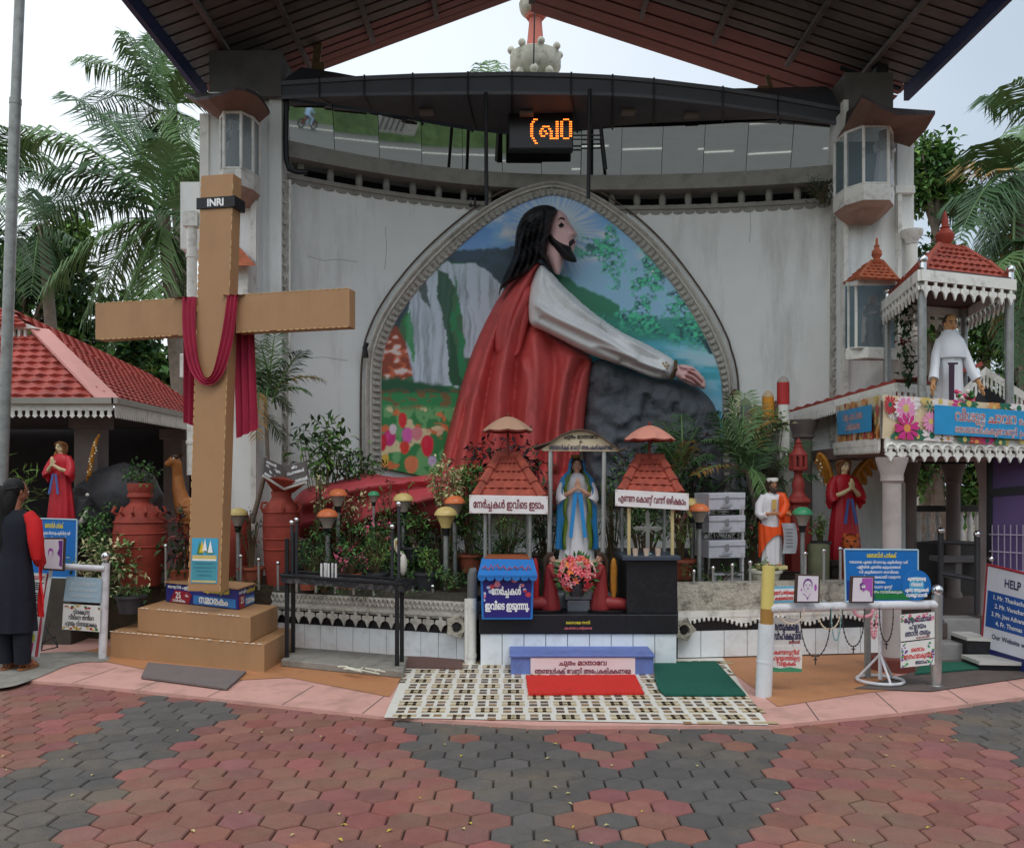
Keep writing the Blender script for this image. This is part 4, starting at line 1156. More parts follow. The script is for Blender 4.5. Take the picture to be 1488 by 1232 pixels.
# ================================================================ planter walls, altar block
a_, b_ = G(398, 943), G(690, 966)
def wallseg(name, label, A, B, zt, ztile, zblk, depth=.22, style='fleur', ntile=12, stain=True):
 A, B = Vector((A[0], A[1], 0)), Vector((B[0], B[1], 0))
 t = thing(name, label, 'planter wall', (A + B) / 2)
 d = (B - A); n_ = Vector((d.y, -d.x, 0)).normalized()       # towards the viewer
 at = lambda f, z, o=0.: A + d * f + n_ * o + Vector((0, 0, z))
 def run(m, z0, z1, o, back=depth, f0=0., f1=1.):
  m.hexa([at(f0, z0, o), at(f1, z0, o), at(f1, z0, -back), at(f0, z0, -back), at(f0, z1, o), at(f1, z1, o), at(f1, z1, -back), at(f0, z1, -back)])
 part('core', GROUT, t, lambda m: run(m, 0, ztile, 0))
 m = MB()
 for i in range(ntile):
  run(m, .035, ztile - .004, .008, -.0, (i + .012) / ntile, (i + .988) / ntile)
 m.build('tile_facing', TILEW, t, bevel=.002)
 part('black_band', BLACK, t, lambda m: run(m, ztile, zblk, .012))
 m = MB()
 if style == 'fleur':
  run(m, zblk, zt - .05, .03)
  fringe(m, at(0, zblk + .05, .032), at(1, zblk + .05, .032), .17, ntile + 5, 'fleur', th=.02, top=.15)
  for sg in (-1, 1): m.tube([at(k / 160, (zblk + zt) / 2 + .012 + sg * .035 * math.sin(k * .9), .036) for k in range(161)], .009, 5)
  m.build('fleur_frieze', TRIM, t)
 else:
  run(m, zblk, zblk + .06, .03)
  m.build('frieze', WHITE2, t)
  m = MB()
  for i in range(ntile * 5):
   f = (i + .5) / (ntile * 5)
   sw = abs(math.sin(f * math.pi * 3.2))
   m.ball(at(f, zblk - .015 - .07 * (1 - sw), .03), .013, 6, 1, 1, 1.5)
  m.build('beaded_swag', WHITE2, t)
  part('swag_board', WHITE2, t, lambda m: [m.prism([at(f / 30, zblk + .01, .016), at((f + 1) / 30, zblk + .01, .016), at((f + 1) / 30, zblk - .07 * (1 - abs(math.sin((f + 1) / 30 * math.pi * 3.2))), .016), at(f / 30, zblk - .07 * (1 - abs(math.sin(f / 30 * math.pi * 3.2))), .016)], n_ * .01) for f in range(30)])
 m = MB()
 z0 = zt - .05 if style == 'fleur' else zblk + .06
 for i in range(26):
  f0, f1 = i / 26, (i + 1) / 26
  j0, j1 = vnoise(i * .9, 3, 1) * .03, vnoise(i * .9 + .9, 3, 1) * .03
  m.hexa([at(f0, z0, .02), at(f1, z0, .02), at(f1, z0, -depth), at(f0, z0, -depth), at(f0, zt + float(j0) - .02, .0), at(f1, zt + float(j1) - .02, 0), at(f1, zt, -depth), at(f0, zt, -depth)])
 m.build('coping', MOSS if style != 'fleur' else mat('dark_mossy_coping', rgb(60, 56, 48), .9, .4, 14, .6, 40, stain=(rgb(40, 38, 32), .8, 6)), t)
 return t, at
wl, atl = wallseg('planter_wall', 'planter wall left of the shrine, white tiles under a row of white fleur ornaments', a_, b_, .61, .27, .40, ntile=12)
a2, b2 = G(984, 961), G(1282, 953)
wr, atr = wallseg('planter_wall', 'planter wall right of the shrine, white tiles under a beaded swag and mossy stone', a2, b2, .70, .28, .40, style='swag', ntile=9)
b3 = b2 + Vector((.75, 1.2, 0))
for (A, B, L_) in ((G(60, 925), a_ + Vector((-.5, .2, 0)), 'dark stone planter step behind the white leaning frame'),):
 t = thing('planter_step', L_, 'step', A)
 part('lower_step', flat('slate_blue_stone', 74, 84, 100, .8), t, lambda m: m.hexa([A, B, B + Vector((0, .6, 0)), A + Vector((0, .6, 0))] + [q + Vector((0, 0, .22)) for q in (A, B, B + Vector((0, .6, 0)), A + Vector((0, .6, 0)))]), bevel=.01)
 o_ = Vector((-.2, .35, .22))
 part('upper_step', flat('slate_blue_stone', 74, 84, 100, .8), t, lambda m: m.hexa([q + o_ for q in (A, B, B + Vector((0, .6, 0)), A + Vector((0, .6, 0)))] + [q + Vector((0, 0, .17)) + o_ for q in (A, B, B + Vector((0, .6, 0)), A + Vector((0, .6, 0)))]), bevel=.01)
SOIL = mat('garden_soil', rgb(70, 58, 46), .95, .4, 5, .8, 20, stain=(rgb(56, 70, 40), .8, 3))
mb = MB()
mb.prism([(-5.2, 9.3, -.02), (-2.5, 8.85, -.02), (a_.x, a_.y + .2, -.02), (b_.x, b_.y + .2, -.02), (.2, 8.9, -.02), (1.6, 8.9, -.02), (a2.x, a2.y + .2, -.02), (b2.x, b2.y + .2, -.02), (b3.x, b3.y, -.02), (3.7, 10.2, -.02), (.5, 10.95, -.02), (-2.6, 10, -.02), (-5.2, 10, -.02)], (0, 0, .62))
kindof(mb.build('garden_bed', SOIL), 'structure')
# back terrace that carries plants behind the shrine
ter = thing('terrace_wall', 'low dark cement terrace holding flower pots behind the shrine', 'wall', (0, 9.0, .6))
part('terrace', mat('dark_wet_cement', rgb(78, 74, 68), .9, .3, 5, .3, 30), ter, lambda m: (m.box((-.5, 9.35, .72), (2.6, .7, .3)), m.box((1.5, 9.5, .74), (2.2, .6, .34)), m.box((-1.5, 9.6, .85), (1.6, .5, .3))), bevel=.02)
# central altar block
AD = 7.78
AX0, AX1 = P(698, 970, AD).x, P(983, 970, AD).x
alt = thing('altar_block', 'black granite altar block on white tiled base in the middle of the planter', 'altar', ((AX0 + AX1) / 2, AD, 0))
zt1, zt2 = P(0, 920, AD).z, P(0, 892, AD).z
part('core', GROUT, alt, lambda m: m.box(((AX0 + AX1) / 2, AD + .55, zt1 / 2), (AX1 - AX0, 1.1, zt1)))
m = MB()
for i in range(9):
 a, b = AX0 + (AX1 - AX0) * (i + .015) / 9, AX0 + (AX1 - AX0) * (i + .985) / 9
 m.box(((a + b) / 2, AD - .004, zt1 / 2), (b - a, .012, zt1 - .01))
m.build('tile_facing', TILEW, alt, bevel=.002)
part('black_ledge', BLACK, alt, lambda m: m.box(((AX0 + AX1) / 2, AD + .54, (zt1 + zt2) / 2), (AX1 - AX0 + .02, 1.14, zt2 - zt1)), bevel=.008)
sx0, sx1 = P(911, 0, AD).x, P(985, 0, AD).x
ztop_ = P(0, 814, AD).z
part('black_pedestal', BLACK, alt, lambda m: m.box(((sx0 + sx1) / 2, AD + .32, (zt2 + ztop_) / 2), (sx1 - sx0, .6, ztop_ - zt2)), bevel=.006)
part('pedestal_slab', flat('slate_slab', 62, 70, 84, .4), alt, lambda m: m.box(((sx0 + sx1) / 2 - .01, AD + .3, ztop_ + .02), (sx1 - sx0 + .06, .66, .04)), bevel=.006)
zl = P(0, 862, 8.2).z
part('altar_step', flat('grey_altar_stone', 112, 116, 124, .5), alt, lambda m: (m.box((P(840, 0, 8.15).x, 8.3, (zt2 + zl) / 2), (.62, .4, zl - zt2)), m.box((P(840, 0, 8.0).x, 8.0, zt2 + .05), (.2, .16, .1)), m.box((P(840, 0, 8.0).x, 8.02, zt2 + .14), (.24, .18, .07))), bevel=.008)
qp = [P(818, 918, AD - .03), P(862, 918, AD - .03), P(862, 899, AD - .03), P(818, 899, AD - .03)]
pl = part('plaque', flat('blue_plaque', 44, 66, 130), alt, lambda m: slab(m, qp, .008))
write(pl, qp, [('ദൈവമേ നന്ദി', .5, .72, .22, .8, 0), ('ചുരം മാതാവേ പ്രാർത്ഥിക്കണമേ', .5, .3, .17, .92, 1)], [flat('yellow_lettering', 220, 200, 60), flat('pink_lettering', 220, 110, 120)], .003)
# blue kneeling step with its sign
ks = thing('kneeling_step', 'blue painted step with a white name board on its front, before the altar', 'step', G(848, 985))
KB = mat('faded_blue_paint', rgb(104, 122, 184), .6, .12, 5, stain=(rgb(70, 76, 110), .5, 7))
kq = [G(742, 984), G(950, 984)]
kz = .172
part('step_block', KB, ks, lambda m: m.hexa([kq[0], kq[1], kq[1] + Vector((0, .4, 0)), kq[0] + Vector((0, .4, 0))] + [q + Vector((0, 0, kz)) for q in (kq[0], kq[1], kq[1] + Vector((0, .4, 0)), kq[0] + Vector((0, .4, 0)))]), bevel=.01)
part('step_top', KB, ks, lambda m: m.box(((kq[0].x + kq[1].x) / 2, kq[0].y + .19, kz + .008), (kq[1].x - kq[0].x + .02, .42, .022)), bevel=.006)
REDL = flat('red_lettering', 150, 30, 44)
NAVY = flat('navy_lettering', 40, 40, 84)
BLK = flat('black_lettering', 24, 24, 28)
WHL = flat('white_lettering', 240, 240, 240)
YEL = flat('yellow_sign_lettering', 236, 214, 50)
BOARD = mat('white_sign_board', rgb(232, 228, 228), .4, .05, 6, stain=(rgb(190, 150, 140), .35, 8))
sD = kq[0].y - .012
q = [P(771, 982, sD), P(923, 982, sD), P(923, 955.5, sD), P(771, 955.5, sD)]
b = part('name_board', mat('pink_white_board', rgb(232, 212, 214), .4, .05, 6), ks, lambda m: slab(m, q, .008))
write(b, q, [('ചുരം മാതാവേ', .5, .73, .27, .5, 0), ('ഞങ്ങൾക്ക് വേണ്ടി അപേക്ഷിക്കണമേ', .5, .27, .27, .92, 0)], [flat('maroon_lettering', 120, 26, 50)], .003)
def mat_rug(name, lab, pp, c, z):
 t = thing(name, lab, 'mat', G(*pp[0]))
 pts = [G(a, b, z) for a, b in pp]
 o = part('carpet', mat(name + '_pile', c, .98, .2, 60, .5, 220, stain=(tuple(x * .6 for x in c), .3, 5)), t, lambda m: m.prism(pts, (0, 0, .014)))
 return t
mat_rug('red_mat', 'bright red felt mat in front of the blue step', [(764, 983), (923, 982), (936, 1009), (768, 1010)][::-1], rgb(214, 48, 40), .03)
mat_rug('green_mat', 'dark green felt mat with a rounded corner on the patterned floor', smooth_poly([(950, 964), (1040, 962), (1084, 1011), (966, 1011), (957, 1003), (952, 988)], True, 0)[::-1], rgb(24, 92, 76), .032)
mat_rug('doormat', 'green doormat at the foot of the pavilion steps behind the steel post', [(1330, 980), (1425, 972), (1415, 962), (1340, 965)][::-1], rgb(40, 104, 84), .033)
mat_rug('stone_slab', 'speckled grey granite slab lying before the cross plinth', [(205, 985), (330, 1002), (358, 977), (215, 964)], rgb(122, 112, 110), .03)
mat_rug('brown_slab', 'brown stone slab lying at the foot of the tiled wall by the white pipe', [(588, 970), (672, 972), (672, 958), (594, 955)], rgb(112, 84, 78), .03)
# drain spouts
for px, py, D, lab in ((664, 910, 7.9, 'broken clay drain spout sticking out left of the white pipe'), (993, 914, 8.0, 'round cement drain spout just right of the altar block')):
 t = thing('drain_spout', lab, 'drain spout', P(px, py, D), group='drain spouts of the planter wall')
 part('spout', MOSS, t, lambda m: (m.lathe([(.085, -.06), (.1, 0), (.09, .05), (.05, .05), (.035, .02), (.03, -.05)], (0, 0, 0), 10, mod=lambda a, i: 1 + .18 * math.sin(a * 5 + i))), local=True, smooth=True)
 t.rotation_euler = (R(90), 0, 0)
 part('hole', BLACKP, t, lambda m: m.lathe([(.034, .03), (.030, .056)], (0, 0, 0), 12), local=True)
# pipes left of the altar
t = thing('white_pipe', 'upright white drain pipe with grey cap between altar and tiled wall', 'pipe', G(686, 965))
D = G(686, 966).y - .05
part('pipe', WHITE2, t, lambda m: (m.tube([P(685, 970, D), P(686, 866, D)], .042, 14), m.tube([P(685, 955, D), P(685, 950, D)], .048, 14)), smooth=True)
part('cap', flat('grey_pvc', 104, 104, 104), t, lambda m: m.tube([P(686, 868, D), P(686.5, 835, D), P(688, 829, D), P(692, 827, D)], [.045, .045, .04, .02], 14), smooth=True)
part('side_pipe', WHITE2, t, lambda m: m.tube([P(678, 968, D), P(678, 870, D)], .02, 10), smooth=True)
# ================================================================ cross
CRX = mat('tan_cross_board', rgb(172, 132, 94), .55, .06, 3, .05, 60, stain=(rgb(148, 110, 76), .45, 3), streak=.3)
EDGE = flat('gold_edge_tape', 206, 172, 120, .5)
CR0 = Vector((-2.62, 7.92, 0))
crs = thing('wooden_cross', 'tall tan memorial cross on a stepped plinth with printed box and INRI plate', 'cross', CR0, rz=R(-20))
ux, uy = Vector((math.cos(R(-11)), math.sin(R(-11)), 0)), Vector((.06, 1, 0)).normalized()
def plinth(FL, FR, z0, z1, dep, name, m_):
 A, B = Vector((FL.x, FL.y, z0)), Vector((FR.x, FR.y, z0))
 v = uy * dep; h = Vector((0, 0, z1 - z0))
 o = part(name, m_, crs, lambda m: m.hexa([A, B, B + v, A + v, A + h, B + h, B + v + h, A + v + h]), bevel=.006)
 return A, B, v, h, o
p1 = plinth(G(160, 958), G(384, 981), 0, .26, .85, 'lower_plinth', CRX)
pz = lambda px, py, z: P(px, py, (H - z) * F / (py - HY))
p2 = plinth(pz(200, 917, .265), pz(364, 933, .265), .262, .48, .72, 'upper_plinth', CRX)
BOXB = flat('printed_box_blue', 44, 48, 128, .35)
p3 = plinth(pz(241, 874, .482), pz(346, 886, .482), .482, .665, .42, 'printed_box', BOXB)
part('box_lid', CRX, crs, lambda m: m.hexa([q + Vector((0, 0, .183)) for q in (p3[0] - ux * .012 - uy * .012, p3[1] + ux * .012 - uy * .012, p3[1] + p3[2] + ux * .012, p3[0] + p3[2] - ux * .012)] + [q + Vector((0, 0, .195)) for q in (p3[0] - ux * .012 - uy * .012, p3[1] + ux * .012 - uy * .012, p3[1] + p3[2] + ux * .012, p3[0] + p3[2] - ux * .012)]))
for (A, B, v, h, o) in (p1, p2):
 m = MB()
 nn = 26
 for i in range(nn):
  if rng.random() < .8:
   a, b = A + (B - A) * (i / nn) + h, A + (B - A) * ((i + .6) / nn) + h
   m.tube([a + Vector((0, -.004, .0)), b + Vector((0, -.004, .0))], .005, 4)
 m.build('edge_tape', flat('white_edge_tape', 226, 210, 190), o)
bq = [p3[0], p3[1], p3[1] + p3[3], p3[0] + p3[3]]
bxo = p3[4]
part('light_field', flat('printed_box_light', 58, 128, 196, .35), bxo, lambda m: slab(m, rectq(bq, .40, .06, .97, .5, .003), .002))
part('red_field', flat('printed_box_red', 150, 40, 56, .35), bxo, lambda m: slab(m, [onquad(bq, .06, .03, .005), onquad(bq, .34, .03, .005), onquad(bq, .38, .48, .005), onquad(bq, .33, .64, .005), onquad(bq, .14, .68, .005)], .003))
write(bxo, bq, [('യേശുവിൻ പള്ളിയിൽ', .23, .83, .15, .44, 0), ('കുരിശിന്റെവഴി', .72, .80, .20, .50, 1), ('സ്മാരകം', .68, .32, .36, .54, 0, .05), ('25', .19, .42, .32, .3, 0, .03), ('-ാം', .31, .45, .16, .1, 0), ('വാർഷികം', .2, .15, .15, .22, 0)], [WHL, YEL], .0075)
bs = [p3[1], p3[1] + p3[2], p3[1] + p3[2] + p3[3], p3[1] + p3[3]]
part('light_field', flat('printed_box_light', 58, 128, 196, .35), bxo, lambda m: slab(m, rectq(bs, .40, .06, .97, .5, .003), .002))
part('red_field', flat('printed_box_red', 150, 40, 56, .35), bxo, lambda m: slab(m, rectq(bs, .05, .03, .36, .66, .005), .003))
write(bxo, bs, [('യേശുവിൻ പള്ളിയിൽ', .23, .83, .15, .44, 0), ('കുരിശിന്റെവഴി', .72, .80, .20, .50, 1), ('സ്മാരകം', .68, .32, .3, .54, 0, .05), ('25', .2, .42, .3, .24, 0, .03)], [WHL, YEL], .0075)
# shaft and arms: centre line leans a little
UB, UT = P(303, 840, 7.83), P(322, 258, 7.83)
hw, hd = .152, .075
def beam(m, A, B, w_, d_):
 s = ux * w_; t_ = Vector((-ux.y, ux.x, 0)) * d_
 m.hexa([A - s - t_, A + s - t_, A + s + t_, A - s + t_, B - s - t_, B + s - t_, B + s + t_, B - s + t_])
UB.z = .672
up = part('upright', CRX, crs, lambda m: beam(m, UB, UT, hw, hd), bevel=.004)
xc_, zc_ = 0, P(325, 459, 7.83)
AL, AR = zc_ - ux * 1.22 - Vector((0, 0, .02)), zc_ + ux * 1.20 + Vector((0, 0, .015))
ay = Vector((-ux.y, ux.x, 0)) * (hd - .006)
def arm(m):
 h = Vector((0, 0, .163))
 for A, B in ((AL, zc_ - ux * hw), (zc_ + ux * hw, AR)):
  m.hexa([A - ay - h, B - ay - h, B + ay - h, A + ay - h, A - ay + h, B - ay + h, B + ay + h, A + ay + h])
part('crossbar', CRX, crs, arm, bevel=.004)
m = MB()
for sgn in (-1, 1):
 e0 = Vector((0, 0, .164 * sgn)) - ay
 for i in range(44):
  f0, f1 = i / 44, (i + .7) / 44
  if .44 < f0 < .56 or rng.random() < .15: continue
  m.tube([AL.lerp(AR, f0) + e0, AL.lerp(AR, f1) + e0], .0045, 4)
 for i in range(52):
  t_ = Vector((-ux.y, ux.x, 0)) * hd
  f0, f1 = i / 52, (i + .7) / 52
  if rng.random() < .2: continue
  m.tube([UB.lerp(UT, f0) + ux * hw * sgn - t_, UB.lerp(UT, f1) + ux * hw * sgn - t_], .004, 4)
m.build('edge_tape', EDGE, crs)
q0 = UT.lerp(UB, .068); t_ = -Vector((-ux.y, ux.x, 0)) * (hd + .012)
q = [q0 - ux * .185 + t_ - Vector((0, 0, .05)), q0 + ux * .185 + t_ - Vector((0, 0, .05)), q0 + ux * .185 + t_ + Vector((0, 0, .05)), q0 - ux * .185 + t_ + Vector((0, 0, .05))]
pl = part('name_plate', BLACKP, crs, lambda m: (slab(m, q, .012), m.box(q0 + ux * .165, (.04, .19, .1), rz=R(-11))), bevel=.003)
write(pl, q, [('INRI', .5, .5, .62, .78, 0, .05)], [WHL], .003)
# poster on the shaft
f0 = UB.lerp(UT, .02); f1 = UB.lerp(UT, .128)
t_ = -Vector((-ux.y, ux.x, 0)) * (hd + .004)
q = [f0 - ux * .128 + t_, f0 + ux * .122 + t_, f1 + ux * .122 + t_, f1 - ux * .128 + t_]
ps = part('poster', flat('poster_sky_blue', 76, 168, 206, .3), crs, lambda m: slab(m, q, .003))
part('poster_print', [flat('poster_teal', 78, 152, 166, .3), flat('poster_sand', 214, 190, 120, .3), WHL, flat('poster_green', 90, 130, 50), flat('poster_gold', 222, 196, 60)], ps, lambda m: (m.poly(rectq(q, .04, .06, .96, .5, .002), 0), m.poly(rectq(q, .04, .02, .96, .06, .002), 1), m.poly(rectq(q, .04, .53, .96, .62, .002), 1), m.poly(rectq(q, .04, .5, .96, .535, .0025), 2),
 [m.poly([onquad(q, u, v, .004 + .0004 * k), onquad(q, u + w_, v, .004 + .0004 * k), onquad(q, u + w_ * .5, v + .28, .004 + .0004 * k)], c) for k, (u, v, w_, c) in enumerate(((.2, .65, .22, 3), (.3, .68, .2, 4), (.56, .66, .28, 3), (.62, .68, .2, 2), (.42, .72, .18, 2)))]))
write(ps, q, [('കുരിശിന്റെവഴി സ്മാരകം', .5, .44, .035, .8, 0), ('ചുരം മാതാവേ ഞങ്ങൾക്ക് വേണ്ടി', .5, .35, .03, .85, 0), ('അപേക്ഷിക്കണമേ', .5, .27, .03, .6, 0), ('പ്രാർത്ഥിക്കണമേ', .5, .18, .03, .7, 0)], [flat('poster_ink', 60, 128, 150)], .004)
# draped cloth over the arms
CLOTH = mat('crimson_cloth', rgb(160, 36, 66), .75, .15, 6, .15, 50)
dr = thing('draped_cloth', 'crimson cloth looped over both arms of the tall tan cross', 'cloth', zc_)
zt_ = zc_.z + .175
def ribbon(m, left, right, n, amp=.02, folds=3, th=.012):
 """strip between two polylines, pleated across"""
 k = len(left)
 def pt(u, v):
  f = v * (k - 1); i = min(int(f), k - 2); g = f - i
  a = Vector(left[i]).lerp(Vector(left[i + 1]), g); b = Vector(right[i]).lerp(Vector(right[i + 1]), g)
  nrm = Vector((ux.y, -ux.x, 0)) if True else 0
  return a.lerp(b, u) + nrm * (amp * math.sin(u * math.pi * 2 * folds + v * 2) + amp)
 m.grid(pt, 24, n)
fy = -Vector((-ux.y, ux.x, 0)) * (hd + .01)
C_ = lambda px, py, o=0.: (lambda v: v + fy)(zc_ + ux * ((px - 325) / F * 7.83 / math.cos(R(11))) + Vector((0, 0, (459 - py) / F * 7.83))) + fy * o
L1 = [C_(270, 433), C_(271, 470, .2), C_(276, 510, .3), C_(284, 540, .3), C_(296, 556, .3), C_(310, 563, .4), C_(324, 560, .3), C_(338, 545, .3), C_(348, 515, .3), C_(354, 480, .2), C_(357, 433)]
R1 = [C_(292, 433), C_(292, 460, .2), C_(294, 495, .3), C_(298, 525, .3), C_(304, 545, .3), C_(311, 553, .4), C_(319, 547, .3), C_(326, 525, .3), C_(334, 490, .3), C_(338, 460, .2), C_(340, 433)]
part('front_loop', CLOTH, dr, lambda m: ribbon(m, smooth_poly(L1, False, 1), smooth_poly(R1, False, 1), 60, .012, 3), smooth=True)
by = Vector((-ux.y, ux.x, 0)) * (hd * 2 + .03)
def tail(pa, pb, y1, y2, wob):
 T0, T1 = C_(pa, 433), C_(pb, 433)
 Lq = [T0, T0 + by * .5 + Vector((0, 0, .012)), T0 + by] + [C_(pa + wob * k, 433 + (y1 - 433) * k / 6.) + by * 1.05 for k in range(1, 7)]
 Rq = [T1, T1 + by * .5 + Vector((0, 0, .012)), T1 + by] + [C_(pb + wob * 1.6 * k, 433 + (y2 - 433) * k / 6.) + by * 1.05 for k in range(1, 7)]
 part('tail', CLOTH, dr, lambda m: ribbon(m, Lq, Rq, 40, .018, 3), smooth=True)
tail(255, 284, 612, 622, .0)
tail(333, 364, 636, 622, .9)
# ================================================================ flag pole, flue
fp = thing('flag_pole', 'tall grey steel pole rising past the left palms', 'pole', P(-4, 950, 8.6))
part('lower_tube', GALV, fp, lambda m: m.tube([P(-6, 960, 8.6), P(22.5, 148, 8.6)], .052, 16), smooth=True)
part('upper_tube', GALV, fp, lambda m: (m.tube([P(22.5, 150, 8.6), P(31, -60, 8.6)], .046, 16), m.tube([P(22.3, 152, 8.6), P(22.6, 144, 8.6)], .056, 16)), smooth=True)
# ================================================================ left pavilion
pav = thing('tiled_pavilion', 'open pavilion with red tiled hip roof and white carved eaves left of the cross', 'pavilion', (-6, 10, 0))
RT = mat('red_roof_tile', rgb(170, 78, 68), .65, .3, 7, .15, 60, stain=(rgb(104, 56, 50), .65, 4))
zf = lambda x: 2.42 + .65 * (-4.05 - x)
A = Vector((-4.05, 9.0, 2.42)); Bq = Vector((-4.05, 12.4, 2.42)); E = Vector((-5.46, 10.3, 3.34)); Fp = Vector((-6.0, 10.6, 3.70)); Cq = Vector((-4.75, 12.6, 2.88))
part('front_slope', RT, pav, lambda m: tiles(m, (-9, 9.0, 2.42), A, E, (-9, 10.3, 3.34), .17, .17, .022))
part('side_slope', RT, pav, lambda m: (tiles(m, A, Bq, (-4.75, 12.6, 2.88), E, .10, .14, .02), tiles(m, E, Cq, (-5.2, 12.7, 3.18), Fp, .10, .14, .02)))
part('hip_ridge', mat('pink_ridge_metal', rgb(206, 140, 130), .4, .1, 4), pav, lambda m: m.hexa([A + Vector((-.16, -.02, .05)), A + Vector((.04, .12, .03)), E + Vector((.06, .05, .05)), E + Vector((-.12, -.05, .06)), A + Vector((-.15, -.02, .07)), A + Vector((.04, .12, .05)), E + Vector((.06, .05, .08)), E + Vector((-.12, -.05, .09))]))
part('gablet', WHITE2, pav, lambda m: [m.box((-5.62 - .07 * i, 10.25, 3.36 + .0 * i), (.03, .03, .16)) for i in range(12)] + [m.hexa([(-9, 10.2, 3.44), (-5.45, 10.2, 3.4), (-5.45, 10.3, 3.4), (-9, 10.3, 3.44), (-9, 10.2, 3.48), (-5.6, 10.2, 3.46), (-5.6, 10.3, 3.46), (-9, 10.3, 3.48)])])
part('gablet_slope', RT, pav, lambda m: tiles(m, (-9, 10.15, 3.48), (-5.56, 10.15, 3.42), Fp, (-9, 10.9, 3.95), .17, .17, .02))
ev = part('eaves_board', WHITE2, pav, lambda m: (fringe(m, (-9, 8.97, 2.43), (-4.03, 8.97, 2.43), .15, 66, 'drop', top=.5), fringe(m, (-4.02, 8.97, 2.43), (-4.02, 12.4, 2.43), .15, 60, 'scallop', top=.5)))
part('gutter', flat('grey_gutter_tin', 150, 146, 138, .6), pav, lambda m: (m.box((-6.5, 8.93, 2.45), (5.0, .06, .06)), m.box((-3.99, 10.6, 2.45), (.06, 3.4, .06))))
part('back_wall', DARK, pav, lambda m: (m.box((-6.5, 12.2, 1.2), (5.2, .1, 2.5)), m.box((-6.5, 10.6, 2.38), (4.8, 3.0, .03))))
for x, y in ((-4.55, 9.6), (-6.6, 9.6), (-4.5, 11.9)):
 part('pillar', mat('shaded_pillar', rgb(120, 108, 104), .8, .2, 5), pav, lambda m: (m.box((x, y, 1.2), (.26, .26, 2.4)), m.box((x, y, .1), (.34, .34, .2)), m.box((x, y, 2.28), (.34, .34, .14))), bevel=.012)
# ================================================================ figures
def fuse(name, mb, m_, parent, voxel, it=3, world=False):
 """one continuous skin over the shapes collected in mb"""
 me = mb.mesh('fuse_source', m_)
 o = bpy.data.objects.new('fuse_source', me); COL.objects.link(o)
 r = o.modifiers.new('r', 'REMESH'); r.mode = 'VOXEL'; r.voxel_size = voxel; r.adaptivity = 0
 s = o.modifiers.new('s', 'SMOOTH'); s.factor = .5; s.iterations = it
 dg = bpy.context.evaluated_depsgraph_get(); dg.update()
 me2 = bpy.data.meshes.new_from_object(o.evaluated_get(dg))
 bpy.data.objects.remove(o); bpy.data.meshes.remove(me)
 me2.name = name; me2.materials.clear(); me2.materials.append(m_)
 if world: me2.transform(wm(parent).inverted())
 me2.shade_smooth()
 q = bpy.data.objects.new(name, me2); COL.objects.link(q)
 if parent: q.parent = parent
 WM[q.name] = wm(parent)
 return q
def hand_to(mb, wrist, d, side, s=1., curl=.2, palm=None):
 """palm and five fingers going along d; side points to the thumb"""
 wrist, d, side = Vector(wrist), Vector(d).normalized(), Vector(side).normalized()
 side = (side - d * side.dot(d)).normalized()
 nrm = Vector(palm) if palm is not None else d.cross(side)
 nrm = nrm.normalized()
 L_ = .055 * s
 mb.tube([wrist - d * .01 * s, wrist + d * .012 * s, wrist + d * .03 * s, wrist + d * L_], [.013 * s, .016 * s, .021 * s, .020 * s], 8, flat=.62)
 for k, (o, ln) in enumerate(((.015, .045), (.005, .052), (-.005, .048), (-.015, .037))):
  b = wrist + d * (L_ - .006 * s) + side * o * s
  q1 = b + d * ln * .4 * s + nrm * curl * .006 * s
  q2 = q1 + d * ln * .35 * s + nrm * curl * .016 * s
  q3 = q2 + d * ln * .25 * s + nrm * curl * .022 * s
  mb.tube([b, q1, q2, q3], [.0062 * s, .0058 * s, .0052 * s, .004 * s], 6)
 b = wrist + d * .02 * s + side * .014 * s
 mb.tube([b, b + (d * .5 + side * .6) * .03 * s, b + (d * .9 + side * .7) * .045 * s], [.008 * s, .007 * s, .005 * s], 6)
def head_to(mb, c, h, yaw=0., pitch=0.):
 """head of height h about c, face towards -y turned by yaw"""
 c = Vector(c); M = Euler((pitch, 0, yaw)).to_matrix()
 q = lambda x, y, z: c + M @ Vector((x * h, y * h, z * h))
 def blob(p, r, sx=1, sy=1, sz=1):
  t = MB(); t.ball((0, 0, 0), r * h, 14, sx, sy, sz)
  mb.add([c + M @ (Vector(v) + Vector(p) * h) for v in t.v], t.f)
 blob((0, .03, .12), .36, .95, 1.1, 1.02); blob((0, -.06, -.1), .30, .92, .95, 1.1); blob((0, -.16, -.36), .12, 1.2, 1, .8)
 blob((.2, -.05, -.18), .14); blob((-.2, -.05, -.18), .14)
 mb.tube([q(0, -.33, .1), q(0, -.40, -.02), q(0, -.44, -.1), q(0, -.34, -.15)], [.035 * h, .045 * h, .065 * h, .05 * h], 8)
 blob((0, -.34, -.25), .07, 1.5, .7, .55); blob((.36, .02, -.02), .08, .5, .9, 1.4); blob((-.36, .02, -.02), .08, .5, .9, 1.4)
 blob((.15, -.28, .08), .09, 1.2, .8, .5); blob((-.15, -.28, .08), .09, 1.2, .8, .5)
 return q
EYEB = flat('painted_eye', 24, 20, 22, .3)
